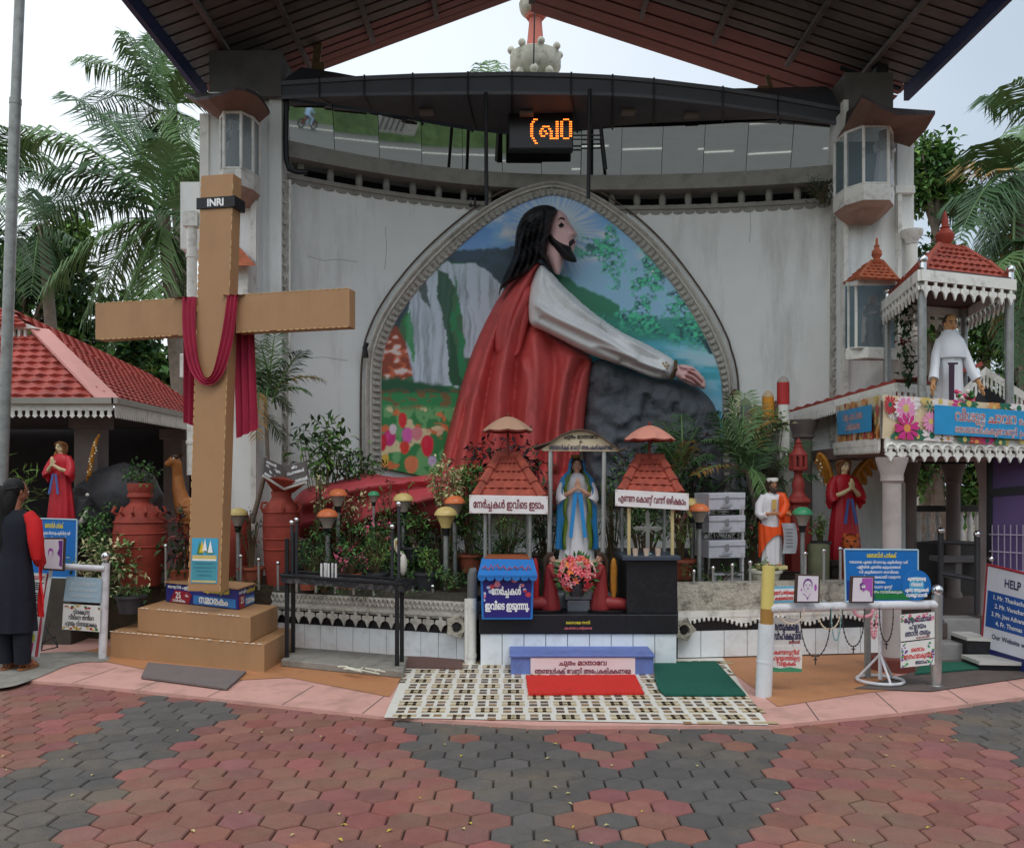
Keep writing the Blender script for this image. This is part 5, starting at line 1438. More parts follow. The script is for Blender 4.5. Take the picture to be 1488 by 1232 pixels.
def face_parts(parent, q, h, lip, brow=EYEB):
 for s_ in (-1, 1):
  part('eye', [flat('eye_white', 226, 222, 214, .3), EYEB], parent, lambda m: (m.ball(q(.145 * s_, -.335, .015), .052 * h, 8, 1.25, .5, .75), setattr(m, 'mi', 1), m.ball(q(.145 * s_, -.362, .015), .036 * h, 8, 1, .5, 1)), local=True, smooth=True)
  part('eyebrow', brow, parent, lambda m: m.tube([q(.05 * s_, -.37, .10), q(.14 * s_, -.365, .135), q(.24 * s_, -.30, .11)], .018 * h, 5), local=True)
 part('lips', lip, parent, lambda m: m.ball(q(0, -.385, -.235), .05 * h, 8, 1.5, .5, .5), local=True, smooth=True)
def cap_hair(m, q, h, long=0., crown=.5):
 m.ball(q(0, .13, .10), .385 * h, 14, 1, 1, 1.02)
 for i in range(7):
  t = (i / 6 - .5) * 2
  m.tube([q(.10 * t, -.31 + .06 * abs(t), .36 - .06 * abs(t)), q(.30 * t, -.12, .43 - .10 * abs(t)), q(.36 * t, .14, .36 - .06 * abs(t)), q(.37 * t, .28, .1), q(.36 * t, .28, -.15), q(.34 * t, .24, -.3 - long * .6), q(.30 * t, .22, -.38 - long)], [.06 * h, .11 * h, .13 * h, .14 * h, .13 * h, .11 * h, .05 * h], 7)
 for s_ in (-1, 1):
  m.tube([q(.05 * s_, -.30, .40), q(.26 * s_, -.26, .28), q(.38 * s_, -.10, .06), q(.40 * s_, .0, -.2), q(.40 * s_, .05, -.36 - long), q(.36 * s_, .08, -.5 - long)], [.06 * h, .10 * h, .10 * h, .10 * h, .09 * h, .03 * h], 7)
def gown(m, rings, nf=9, amp=.06, n=40, seed=0):
 """rings: (z, rx, ry, cx, cy, fold) from hem to neck"""
 R_ = random.Random(seed)
 ph = R_.uniform(0, 6)
 vs, fs = [], []
 for z, rx_, ry_, cx, cy, f in rings:
  for k in range(n):
   a = 2 * math.pi * k / n
   g = 1 + amp * f * (math.sin(nf * a + ph) + .5 * math.sin((nf * 2 - 3) * a + 1.3))
   vs.append((cx + rx_ * g * math.cos(a), cy + ry_ * g * math.sin(a), z))
 for i in range(len(rings) - 1):
  for k in range(n):
   fs.append((i * n + k, i * n + (k + 1) % n, (i + 1) * n + (k + 1) % n, (i + 1) * n + k))
 fs.append(tuple(range(n))[::-1]); fs.append(tuple((len(rings) - 1) * n + k for k in range(n)))
 m.add(vs, fs)
GOWN = [(0.0, .165, .13, 0, 0, 1), (.02, .168, .132, 0, 0, 1), (.2, .150, .115, 0, 0, 1), (.4, .130, .098, 0, 0, .8), (.55, .112, .082, 0, 0, .45), (.64, .105, .076, 0, 0, .2), (.73, .118, .080, 0, 0, .1), (.79, .120, .074, 0, 0, 0), (.825, .085, .056, 0, 0, 0), (.845, .045, .042, 0, 0, 0)]
def praying(name, label, cat, base, h, rz, robe, skin, hair, sash, group=None, yaw=0., lip=None):
 t = thing(name, label, cat, base, rz=rz, group=group, sc_=h)
 mb = MB()
 q = head_to(mb, (0, -.012, .922), .145, yaw)
 mb.tube([(0, 0, .78), (0, -.004, .84), (0, -.008, .88)], [.05, .032, .032], 12)
 mb.tube([(0, 0, .60), (0, 0, .74), (0, 0, .80)], [.05, .07, .05], 12)
 for s_ in (-1, 1):
  mb.tube([(.09 * s_, 0, .78), (.135 * s_, -.02, .69), (.13 * s_, -.06, .625), (.075 * s_, -.12, .655), (.018 * s_, -.155, .70)], [.03, .032, .03, .024, .016], 10)
  hand_to(mb, (.013 * s_, -.157, .70), (-.06 * s_, -.03, 1), (0, 1, 0), 1.05, .1)
 fuse('body', mb, skin, t, .0065)
 face_parts(t, q, .145, lip or flat('statue_lip', 170, 84, 76), flat('brow_brown', 90, 60, 34))
 m = MB(); cap_hair(m, q, .145, .25); m.build('hair', hair, t, smooth=True, local=True)
 def rb(m):
  gown(m, GOWN, 11, .05, 56, seed=len(label))
  for s_ in (-1, 1):
   m.tube([(.085 * s_, .0, .80), (.125 * s_, -.008, .73), (.148 * s_, -.03, .66), (.150 * s_, -.055, .60), (.135 * s_, -.065, .575)], [.04, .050, .054, .058, .056], 14)
   m.tube([(.150 * s_, -.03, .63), (.165 * s_, -.02, .56), (.16 * s_, -.02, .50)], [.04, .035, .01], 10)
 part('robe', robe, t, rb, local=True, smooth=True)
 if sash:
  for s_ in (-1, 1):
   part('sash_ribbon', sash, t, lambda m: m.prism([(.004 * s_, -.118, .60), (.03 * s_, -.122, .60), (.075 * s_, -.135, .36), (.045 * s_, -.137, .35)][::s_], (0, -.006, 0)), local=True)
 return t
def wing(m, root, tip, drop, th=.03, nf=7, sgn=1):
 """feathered wing: root -> tip leading edge with scalloped trailing feathers"""
 root, tip, drop = Vector(root), Vector(tip), Vector(drop)
 top = [root.lerp(tip, i / nf) + Vector((0, 0, .12 * math.sin(math.pi * i / nf * .9))) for i in range(nf + 1)]
 for i in range(nf):
  a, b = top[i], top[i + 1]
  ln = drop * (1.0 - .55 * (i / nf)) + (tip - root) * (.10 + .16 * i / nf)
  o = Vector((0, .004 * (i % 2), 0))
  m.prism([a + o, b + o, b + ln * .8 + o, b + ln * .98 + (a - b) * .2 + o, a.lerp(b, .5) + ln * 1.08 + o, a + ln * .85 + o], (0, th * .6, 0))
  for k in range(3):
   c = a.lerp(b, .5) + ln * (.15 + .25 * k)
   m.tube([c - ln * .1 - Vector((0, .004, 0)), c + ln * .14 - Vector((0, .006, 0))], [.014, .006], 5)
 m.tube(top, [.028, .03, .03, .028, .026, .022, .016, .01][:nf + 1], 8)
ROBER = mat('crimson_gown_paint', rgb(190, 34, 48), .45, .12, 4, stain=(rgb(110, 22, 34), .35, 5))
SKINC = mat('cream_statue_skin', rgb(220, 198, 156), .5, .08, 6)
HAIRB = mat('brown_statue_hair', rgb(120, 78, 46), .5, .25, 10, .3, 60)
SASH = flat('blue_sash', 72, 96, 160)
GOLD = mat('golden_wing_paint', rgb(182, 122, 40), .4, .25, 10, .2, 40, metal=.25, stain=(rgb(110, 64, 20), .5, 8))
BULB = flat('string_bulb', 226, 220, 190, .3)
def angel(label, base, h, rz, yaw, wl_, wr_, bulbs):
 t = praying('angel_statue', label, 'statue', base, h, rz, ROBER, SKINC, HAIRB, SASH, 'praying angel statues in red gowns', yaw)
 for wd in (wl_, wr_):
  part('wing', GOLD, t, lambda m: wing(m, *wd), local=True)
 if bulbs:
  p0, p1 = Vector(bulbs[0]), Vector(bulbs[1])
  part('bulb_string', BULB, t, lambda m: [m.ball(p0.lerp(p1, k / 11) + Vector((.03 * math.sin(k), -.02, 0)), .011, 6) for k in range(12)], local=True)
 return t
zb = .6
p = P(1226, 812, 9.2); hR = (812 - 666) / F * 9.2
angel('praying angel in a long red gown with golden wings beside the white column', (p.x, p.y, p.z), hR, R(8), R(8), ((-.04, .09, .66), (-.20, .14, 1.02), (.02, 0, -.36)), ((.05, .09, .62), (.42, .14, .98), (.02, 0, -.30)), ((-.24, .1, .98), (-.13, .1, .60)))
p = P(89, 760, 9.0); hL = (760 - 643) / F * 9.0 * 1.02
angel('praying angel in a red gown under the tiled pavilion, partly behind a blue board', (p.x, p.y, p.z), hL, R(-10), R(-14), ((-.06, .09, .68), (-.20, .14, .78), (-.03, 0, -.20)), ((.26, .16, .58), (.40, .16, 1.03), (-.06, 0, -.14)), ((.30, .1, .62), (.42, .1, .98)))
# statue pedestals
for nm, lab, px, py, D, w_ in (('statue_plinth', 'dark plinth under the red angel by the white column', 1226, 812, 9.2, .36), ('statue_plinth', 'dark plinth under the red angel in the tiled pavilion', 89, 760, 9.0, .4)):
 c = P(px, py, D)
 t = thing(nm, lab, 'plinth', (c.x, c.y, 0))
 part('plinth_block', mat('dark_wet_cement', (.1, .1, .1)), t, lambda m: (m.box((c.x, c.y, c.z / 2), (w_, w_, c.z - .02)), m.box((c.x, c.y, c.z - .03), (w_ * 1.15, w_ * 1.15, .06))), bevel=.01)
# Mary under the arched sign
p = P(838, 815, 8.3); hM = (815 - 664) / F * 8.3
WGOWN = mat('white_gown_paint', rgb(222, 220, 224), .45, .06, 4, stain=(rgb(160, 156, 160), .3, 5))
t = praying('mary_statue', 'white and blue veiled woman statue praying between steel posts behind the flowers', 'statue', p, hM, 0, WGOWN, mat('statue_skin_warm', rgb(206, 160, 136), .5, .06, 5), flat('dark_veil_hair', 44, 34, 30), None)
BLUEM = mat('blue_mantle_paint', rgb(44, 140, 206), .4, .1, 5)
GREENM = mat('green_lining_paint', rgb(96, 120, 40), .5, .12, 6)
def veil(m, r0, a0, a1, zs, off=0.):
 def pt(u, v):
  z = zs[0][0]; 
  k = v * (len(zs) - 1); i = min(int(k), len(zs) - 2); g = k - i
  q = [zs[i][j] * (1 - g) + zs[i + 1][j] * g for j in range(5)]
  a = R(-90) + a0 + (a1 - a0) * u
  w = 1 + .06 * math.sin(a * 9 + z * 3) * v + (.10 * math.sin(v * 22) if u < .03 or u > .97 else 0)
  return Vector((q[1] * w * math.cos(a) + q[3], q[2] * w * math.sin(a) + q[4] - off, q[0]))
 m.grid(pt, 40, 24)
VZ = [(1.005, .03, .03, 0, .0), (.985, .065, .06, 0, .0), (.93, .082, .08, 0, .0), (.87, .085, .075, 0, 0), (.80, .15, .09, 0, 0), (.70, .185, .12, 0, 0), (.55, .185, .135, 0, 0), (.35, .19, .14, 0, 0), (.12, .20, .15, 0, 0)]
part('mantle', BLUEM, t, lambda m: veil(m, 0, R(42), R(318), VZ), local=True, smooth=True)
part('mantle_lining', GREENM, t, lambda m: veil(m, 0, R(32), R(328), [(a, b * .96, c * .96, d, e) for a, b, c, d, e in VZ[3:]]), local=True, smooth=True)
for s_ in (-1, 1):
 part('sash_ribbon', BLUEM, t, lambda m: m.prism([(.0, -.125, .66), (.042 * s_, -.125, .66), (.085 * s_, -.15, .24), (.052 * s_, -.152, .23)][::s_], (0, -.008, 0)), local=True)
part('crown', flat('crown_gold', 150, 120, 60, .3), t, lambda m: m.lathe([(.05, .985), (.058, 1.0), (.06, 1.02), (.05, 1.02), (.04, 1.0)], (0, 0, 0), 12), local=True)
part('rose_feet', flat('rose_red', 150, 24, 50), t, lambda m: (m.ball((-.075, -.155, .035), .035, 8), m.ball((.075, -.155, .025), .035, 8)), local=True)
part('base_rock', mat('cream_rock', rgb(196, 180, 150), .8, .2, 8, .3, 30), t, lambda m: m.lathe([(.22, -.05), (.23, 0), (.18, .02)], (0, 0, 0), 12, 1, .8), local=True)
# kneeling angels either side of the flowers
def kneel(label, base, s, face, wingc, wm_):
 t = thing('kneeling_angel', label, 'statue', base, group='two kneeling angel figures on the altar ledge', sc_=s)
 f = face
 mb = MB()
 q = head_to(mb, (.03 * f, -.0, .90), .17, R(90) * f)
 mb.tube([(0, 0, .62), (.0, 0, .74), (.02 * f, 0, .84)], [.08, .07, .035], 10)
 for s_ in (-1, 1):
  mb.tube([(0, .1 * s_, .74), (.08 * f, .11 * s_, .60), (.20 * f, .05 * s_, .64), (.25 * f, .012 * s_, .70)], [.035, .034, .026, .018], 8)
  hand_to(mb, (.25 * f, .010 * s_, .70), (.2 * f, -.04 * s_, 1), (-1 * f, 0, 0), 1.15, .1)
 fuse('body', mb, mat('statue_skin_warm', (.5, .3, .2)), t, .009)
 m = MB()
 for i in range(7):
  y = (i / 6 - .5) * .15
  m.tube([(.07 * f, y, 1.0), (-.02 * f, y * 1.2, .99), (-.08 * f, y * 1.2, .90), (-.09 * f, y, .78), (-.10 * f, y * .8, .62 - .03 * (i % 2))], [.022, .035, .035, .032, .012], 6)
 m.build('hair', flat('dark_brown_hair', 60, 44, 32), t, local=True, smooth=True)
 def rb(m):
  gown(m, [(.0, .17, .15, .02 * f, 0, .6), (.03, .18, .16, .02 * f, 0, .8), (.2, .15, .14, .02 * f, 0, .8), (.42, .115, .12, .01 * f, 0, .5), (.56, .10, .115, 0, 0, .2), (.68, .10, .13, 0, 0, .1), (.77, .08, .12, 0, 0, 0), (.82, .045, .05, .01 * f, 0, 0)], 9, .05, 40)
  m.tube([(-.02 * f, 0, .12), (-.18 * f, 0, .11), (-.36 * f, 0, .10), (-.50 * f, 0, .07), (-.52 * f, 0, .01)], [.13, .12, .11, .10, .06], 14)
  for s_ in (-1, 1):
   m.tube([(0, .09 * s_, .77), (.05 * f, .12 * s_, .66), (.10 * f, .115 * s_, .58), (.16 * f, .09 * s_, .57)], [.05, .055, .055, .05], 10)
 part('gown', mat('dark_red_gown', rgb(140, 44, 46), .5, .12, 6), t, rb, local=True, smooth=True)
 part('wing', wm_, t, lambda m: (m.lathe([(.02, 0), (.12, .08), (.13, .5), (.09, .72), (.03, .80)], (-.26 * f, .02, .12), 14, .55, .35) if wingc else m.lathe([(.01, 0), (.06, .2), (.07, .6), (.045, .74), (.02, .78)], (-.22 * f, -.02, .14), 14, .9, .4)), local=True, smooth=True)
 part('base', BLACKP, t, lambda m: m.lathe([(.36, -.035), (.37, -.01), (.34, .0)], (-.12 * f, 0, 0), 20, 1, .55), local=True, smooth=True)
kz_ = zt2 + .02
kneel('kneeling dark red angel with red wings left of the flower vase', (P(799, 890, 7.9).x, 7.92, kz_), .5, 1, True, flat('red_wing', 172, 36, 44))
kneel('kneeling dark red angel with golden wings right of the flower vase', (P(874, 890, 7.9).x, 7.92, kz_), .5, -1, False, GOLD)
# orange robed saint
p = P(1121, 822, 8.6); hS = (822 - 695) / F * 8.6
t = thing('saint_statue', 'bearded saint statue in white tunic and orange wrap left of the red stone lamp', 'statue', p, sc_=hS)
mb = MB(); sk = mat('tan_statue_skin', rgb(178, 122, 88), .5, .08, 6)
q = head_to(mb, (0.01, -.01, .925), .145, R(10))
mb.tube([(0, 0, .74), (0, 0, .84), (.005, -.005, .88)], [.06, .035, .034], 12)
mb.tube([(-.10, 0, .78), (-.145, -.01, .66), (-.13, -.05, .58), (-.05, -.12, .60)], [.03, .032, .028, .018], 10); hand_to(mb, (-.05, -.12, .60), (1, -.15, .08), (0, 0, 1), 1.1, .5)
mb.tube([(.11, 0, .77), (.16, -.01, .66), (.165, -.04, .60), (.15, -.12, .60)], [.03, .032, .028, .018], 10); hand_to(mb, (.15, -.12, .60), (.3, -1, -.1), (0, 0, 1), 1.1, 1.2)
mb.tube([(-.06, -.06, .02), (-.06, -.12, .012)], [.025, .02], 8); mb.tube([(.06, -.06, .02), (.06, -.12, .012)], [.025, .02], 8)
fuse('body', mb, sk, t, .0065)
face_parts(t, q, .145, flat('statue_lip', 150, 70, 60), flat('brow_dark', 50, 34, 26))
m = MB(); cap_hair(m, q, .15, .05)
m.tube([q(-.3, -.12, -.15), q(-.2, -.3, -.36), q(0, -.36, -.48), q(.2, -.3, -.36), q(.3, -.12, -.15)], [.02, .03, .035, .03, .02], 7)
m.build('hair', flat('dark_brown_hair', 52, 36, 28), t, local=True, smooth=True)
part('head_band', WHITE2, t, lambda m: m.lathe([(.062, -.01), (.066, 0), (.064, .03), (.05, .035)], q(0, .02, .32), 14), local=True, smooth=True)
def rb(m):
 gown(m, [(.02, .11, .09, 0, 0, 1), (.2, .115, .09, 0, 0, 1), (.45, .115, .088, 0, 0, .6), (.6, .108, .08, 0, 0, .3), (.73, .12, .08, 0, 0, .1), (.79, .12, .074, 0, 0, 0), (.835, .06, .05, 0, 0, 0)], 10, .06, 44)
 m.tube([(-.085, 0, .80), (-.14, -.005, .70), (-.155, -.03, .60), (-.13, -.06, .565), (-.09, -.10, .585)], [.04, .048, .046, .042, .034], 12)
part('tunic', WGOWN, t, rb, local=True, smooth=True)
OR = mat('orange_wrap_paint', rgb(232, 84, 28), .5, .12, 5, stain=(rgb(150, 50, 20), .35, 6))
def wrap(m):
 def pt(u, v):
  a = R(-205) + u * R(255)
  zt__ = .80 if a > R(-65) else .50 + .05 * math.sin(a)
  zb_ = .10 + .26 * max(0, math.sin(a * .9 + 2.6))
  z = zb_ + (zt__ - zb_) * v
  r = 1.12 + .05 * math.sin(a * 11 + v * 2)
  rx_ = np.interp(z, [0, .45, .62, .75, .82], [.125, .125, .118, .13, .11]); ry_ = rx_ * .76
  return Vector((rx_ * r * math.cos(a), ry_ * r * math.sin(a) - .004, z))
 m.grid(pt, 60, 20)
 m.tube([(.06, -.085, .56), (.12, -.06, .62), (.15, -.02, .70), (.12, .0, .80), (.05, .03, .82)], [.035, .05, .055, .05, .03], 12)
 m.tube([(.16, -.04, .62), (.16, -.07, .5), (.15, -.06, .36)], [.05, .04, .015], 10)
part('wrap', OR, t, wrap, local=True, smooth=True)
part('chest_panel', flat('gold_chest', 196, 160, 92), t, lambda m: m.prism([(-.025, -.092, .64), (.03, -.092, .64), (.03, -.088, .76), (-.02, -.088, .76)], (0, -.006, 0)), local=True)
part('base', flat('yellow_base', 214, 200, 140), t, lambda m: m.box((0, 0, -.01), (.30, .24, .04)), local=True, bevel=.005)
# scroll stone held beside the saint
c = P(1146, 800, 8.5)
t = thing('scroll_tablet', 'pale grey scroll tablet hanging beside the orange robed saint', 'tablet', c)
part('tablet', flat('scroll_grey', 170, 172, 178), t, lambda m: m.grid(lambda u, v: P(1136 + 20 * u + 3 * math.sin(v * 3), 760 + 44 * v, 8.5 - .03 * math.sin(u * 3.1)), 6, 10), smooth=True)
part('lettering', flat('scroll_ink', 100, 100, 108), t, lambda m: [m.box(P(1147, 769 + 5 * k, 8.455), (.07, .002, .008)) for k in range(6)])
# white robed priest on the roof terrace is built with the right pavilion
# ---- animals
GREYE = mat('dark_elephant_cement', rgb(58, 58, 62), .6, .25, 6, .3, 30)
p = P(152, 800, 9.5)
t = thing('elephant_statue', 'dark grey elephant statue with white tusks behind the shrubs left of the big urn', 'statue', p)
mb = MB()
X_ = lambda px, py, d=0.: P(px, py, 9.5 - d)
mb.tube([X_(228, 738), X_(205, 728), X_(180, 722), X_(160, 728), X_(150, 735)], [.15, .32, .38, .36, .26], 18)
mb.tube([X_(150, 728), X_(132, 722, .1), X_(120, 728, .2)], [.24, .22, .17], 16)
mb.tube([X_(122, 730, .22), X_(112, 750, .3), X_(108, 780, .33), (X_(106, 805, .33)), X_(112, 820, .38)], [.13, .10, .08, .065, .05], 12)
for (a, b) in ((150, .2), (165, -.2), (205, .2), (218, -.2)):
 mb.tube([X_(a, 745, b), X_(a, 790, b), X_(a, 850, b)], [.13, .11, .12], 12)
fuse('body', mb, GREYE, t, .025, world=True)
for dd in (.25, -.2):
 part('ear', GREYE, t, lambda m: m.prism([X_(140, 712, dd), X_(152, 706, dd - .02), X_(163, 716, dd - .05), X_(162, 735, dd - .05), X_(152, 752, dd - .02), X_(143, 742, dd)], (0, .03, 0)), smooth=False)
part('tusk', flat('tusk_white', 226, 222, 212, .4), t, lambda m: m.tube([X_(112, 768, .36), X_(118, 760, .42), X_(124, 750, .45), X_(127, 738, .45)], [.035, .034, .028, .008], 10), smooth=True)
part('tusk', flat('tusk_white', 226, 222, 212, .4), t, lambda m: m.tube([X_(112, 766, .15), X_(119, 757, .12), X_(124, 748, .1)], [.03, .026, .008], 10), smooth=True)
for dd in (.36, .05):
 part('eye', flat('eye_white', 200, 200, 200), t, lambda m: m.ball(X_(127, 719, dd), .02, 8))
p = P(262, 800, 9.7)
t = thing('deer_statue', 'tan long necked deer statue looking left out from behind the cross', 'statue', p)
DEER = mat('tan_deer_paint', rgb(176, 112, 60), .5, .2, 9, stain=(rgb(96, 56, 30), .45, 8))
Y_ = lambda px, py, d=0.: P(px, py, 9.7 - d)
mb = MB()
mb.tube([Y_(240, 675, .05), Y_(246, 673, .05), Y_(252, 669, .05), Y_(259, 668, .05)], [.03, .042, .06, .055], 12)
mb.tube([Y_(257, 670, .05), Y_(258, 690), Y_(260, 712), Y_(266, 735), Y_(280, 752)], [.05, .058, .072, .10, .16], 14)
mb.tube([Y_(272, 746), Y_(300, 748), Y_(330, 752)], [.17, .2, .17], 14)
for (a, b) in ((275, .1), (285, -.1), (322, .1), (330, -.1)):
 mb.tube([Y_(a, 760, b), Y_(a - 2, 800, b), Y_(a, 850, b)], [.07, .04, .035], 8)
fuse('body', mb, DEER, t, .014, world=True)
part('face_patch', flat('deer_dark_brown', 74, 40, 24), t, lambda m: (m.ball(Y_(254, 664, .08), .035, 8, 1.4, .9, .7), m.tube([Y_(262, 663, .08), Y_(266, 659, .1)], [.018, .006], 6), m.tube([Y_(262, 663, .0), Y_(267, 661, -.06)], [.018, .006], 6)), smooth=True)
part('eye', flat('eye_white', 220, 220, 220), t, lambda m: m.ball(Y_(252, 666, .115), .011, 8))
for k in (-1, 1):
 part('horn', flat('deer_dark_brown', 74, 40, 24), t, lambda m: m.tube([Y_(259, 664, .05 + .03 * k), Y_(262, 660, .05 + .05 * k), Y_(265, 658, .05 + .08 * k)], [.008, .007, .003], 5))
p = P(1236, 830, 8.7)
t = thing('lion_statue', 'orange lion head statue peering over the blue board on the right', 'statue', p)
LION = mat('orange_lion_paint', rgb(190, 92, 36), .5, .2, 12, stain=(rgb(110, 44, 20), .4, 14))
Z_ = lambda px, py, d=0.: P(px, py, 8.7 - d)
mb = MB()
mb.ball(Z_(1236, 790), .085, 14, 1, 1, 1.05); mb.ball(Z_(1237, 797, .07), .05, 12, 1.1, 1, .8); mb.tube([Z_(1237, 785, .09), Z_(1237, 793, .125)], [.016, .022], 8)
for a in (1228, 1246): mb.tube([Z_(a, 780, .0), Z_(a, 774, 0)], [.028, .008], 8)
mb.tube([Z_(1238, 800), Z_(1240, 830, -.1), Z_(1240, 850, -.12)], [.09, .14, .15], 14)
fuse('body', mb, LION, t, .009, world=True)
part('muzzle', flat('lion_cream', 226, 206, 176), t, lambda m: (m.ball(Z_(1233, 800, .115), .02, 8), m.ball(Z_(1241, 800, .115), .02, 8)), smooth=True)
part('nose', EYEB, t, lambda m: m.ball(Z_(1237, 795, .13), .011, 8, 1.5, .7, .8))
for a in (1231, 1243):
 part('eye', [EYEB], t, lambda m: m.ball(Z_(a, 786, .09), .011, 8, 1.4, .7, .8))
part('mane', flat('lion_dark_mane', 124, 50, 24), t, lambda m: [m.tube([Z_(1236 + 9 * math.cos(k * .45), 789 - 12 * math.sin(k * .45), .02), Z_(1236 + 14 * math.cos(k * .45), 790 - 16 * math.sin(k * .45), -.02)], [.02, .005], 5) for k in range(-2, 10)])
# ---- visitor standing at the left edge, seen from behind
p = G(22, 972, .03)
t = thing('person', 'woman seen from behind, dark sleeveless dress with red sleeves, long ponytail, looking at the boards', 'person', (p.x, p.y, .03), rz=R(172), sc_=1.63)
mb = MB(); sk = mat('brown_skin', rgb(150, 98, 74), .5, .06, 8)
q = head_to(mb, (0, -.015, .93), .135, R(-28), R(4))
mb.tube([(0, .01, .74), (0, .008, .83), (0, -.004, .885)], [.06, .032, .030], 12)
for s_ in (-1, 1):
 mb.tube([(.095 * s_, .01, .795), (.115 * s_, .012, .70), (.12 * s_, .0, .60), (.09 * s_, -.07, .56), (.03 * s_, -.105, .575)], [.027, .027, .023, .020, .013], 10)
 hand_to(mb, (.03 * s_, -.105, .575), (-1 * s_, -.1, .1), (0, 0, 1), 1., .6)
 mb.tube([(.045 * s_, .005, .25), (.045 * s_, .01, .12), (.045 * s_, .008, .045), (.048 * s_, -.03, .022), (.052 * s_, -.085, .016)], [.03, .026, .02, .022, .017], 10)
fuse('body', mb, sk, t, .006)
face_parts(t, q, .135, flat('lip_brown', 130, 70, 64))
m = MB(); m.ball(q(0, .125, .13), .40 * .137, 16, 1, 1.02, 1.0)
for k in range(9): m.tube([q(.04 * (k - 4), -.22 + .02 * abs(k - 4), .40 - .012 * (k - 4) ** 2), q(.088 * (k - 4), .18, .44 - .018 * (k - 4) ** 2), q(.05 * (k - 4), .50, .05)], [.006, .012, .010], 6)
m.tube([q(0, .46, .1), q(0, .54, -.05), q(0, .50, -.5), q(.02, .44, -1.2), q(.02, .40, -2.0), q(0, .42, -2.7)], [.03, .036, .034, .032, .028, .008], 9)
m.tube([q(0, .26, .0), q(0, .34, -.35), q(0, .36, -.8), q(0, .34, -1.3)], [.045, .05, .045, .02], 10)
m.build('hair', flat('black_human_hair', 16, 15, 16, .7), t, local=True, smooth=True)
DRS = mat('navy_black_cotton', rgb(24, 27, 38), .85, .2, 10, .15, 60)
part('dress', DRS, t, lambda m: gown(m, [(.20, .108, .095, 0, .0, 1), (.22, .108, .095, 0, 0, 1), (.35, .102, .09, 0, .004, .8), (.47, .10, .085, 0, .008, .4), (.58, .085, .07, 0, .006, .2), (.66, .088, .066, 0, .004, .1), (.75, .105, .07, 0, .006, 0), (.80, .100, .058, 0, .008, 0), (.835, .045, .04, 0, .006, 0)], 8, .05, 44), local=True, smooth=True)
REDS = mat('red_cotton', rgb(206, 30, 34), .8, .15, 10, .15, 60)
for s_ in (-1, 1):
 part('sleeve', REDS, t, lambda m: m.tube([(.082 * s_, .01, .812), (.118 * s_, .014, .77), (.128 * s_, .014, .68), (.130 * s_, .0, .595), (.10 * s_, -.06, .558), (.075 * s_, -.08, .562)], [.03, .040, .038, .034, .030, .027], 12), local=True, smooth=True)
part('scarf', REDS, t, lambda m: m.grid(lambda u, v: Vector((-.10 - .035 * u - .012 * math.sin(v * 5 + u * 4), -.06 + .03 * u + .012 * math.sin(u * 9), .60 - .33 * v)), 8, 16), local=True, smooth=True)
for s_ in (-1, 1):
 part('trouser_leg', DRS, t, lambda m: m.tube([(.05 * s_, .005, .36), (.05 * s_, .008, .22), (.048 * s_, .008, .10), (.048 * s_, .006, .035)], [.062, .05, .042, .04], 14), local=True, smooth=True)
 part('sandal', flat('tan_leather', 150, 96, 62), t, lambda m: (m.prism([(.05 * s_ + .026 * math.cos(k * .524), -.035 + .078 * math.sin(k * .524), 0) for k in range(12)], (0, 0, .010)), m.tube([(.05 * s_ - .024, -.06, .012), (.05 * s_, -.062, .040), (.05 * s_ + .024, -.06, .012)], .008, 6), m.tube([(.05 * s_ - .02, -.0, .012), (.05 * s_, -.012, .052), (.05 * s_ + .02, -.0, .012)], .007, 6)), local=True)
# ================================================================ right pavilion
rp = thing('shrine_pavilion', 'pavilion on the right with round pillars, carved white eaves and a roof terrace', 'pavilion', (4.0, 9.0, 0))
PLAST = mat('grey_pink_plaster', rgb(176, 164, 160), .75, .1, 4, .08, 60, stain=(rgb(112, 104, 100), .4, 3))
cF, cR, cL = P(1283, 640, 7.5), P(1600, 655, 8.3), P(1216, 645, 9.5)
zS = 1.98
def slabp(m):
 m.prism([(cF.x, cF.y, 1.88), (cR.x, cR.y, 1.88), (cR.x, 10.6, 1.88), (cL.x, 10.6, 1.88), (cL.x, cL.y, 1.88)], (0, 0, .12))
part('terrace_slab', mat('dull_brown_soffit', rgb(120, 96, 90), .8, .15, 4), rp, slabp)
fr_ = part('carved_fringe', WHITE2, rp, lambda m: (fringe(m, (cF.x, cF.y - .02, zS + .02), (cR.x, cR.y - .02, zS + .02), .20, 21, 'fleur', th=.02, top=.45), fringe(m, (cL.x - .02, cL.y, zS + .07), (cF.x - .02, cF.y, zS + .02), .13, 26, 'scallop', th=.02, top=.45)))
part('fringe_scroll', WHITE2, rp, lambda m: [m.tube([Vector((cF.x, cF.y - .045, 1.90)).lerp(Vector((cR.x, cR.y - .045, 1.90)), (i + .5 + .45 * math.cos(k * .7)) / 21) + Vector((0, 0, .05 * math.sin(k * .7))) for k in range(6)], .011, 5) for i in range(21)])
def pillar(px, D, r, z0, z1, base=True, m_=PLAST):
 c = P(px, 700, D)
 part('pillar', m_, rp, lambda m: (m.lathe([(r * 1.3, z0), (r * 1.25, z0 + .04), (r, z0 + .07), (r, z1 - .22), (r * 1.25, z1 - .20), (r * 1.2, z1 - .17), (r * 1.25, z1 - .14), (r * 1.75, z1 - .02), (r * 1.75, z1)], (c.x, D, 0), 22)), smooth=True)
 if base:
  part('pillar_foot', mat('red_oxide_cement', rgb(120, 62, 54), .7, .15, 8, stain=(rgb(80, 50, 46), .5, 6)), rp, lambda m: m.lathe([(r * 2.5, 0), (r * 2.5, z0), (r * 1.4, z0 + .005)], (c.x, D, 0), 8), bevel=.006)
pillar(1296, 7.62, .076, .13, 1.84)
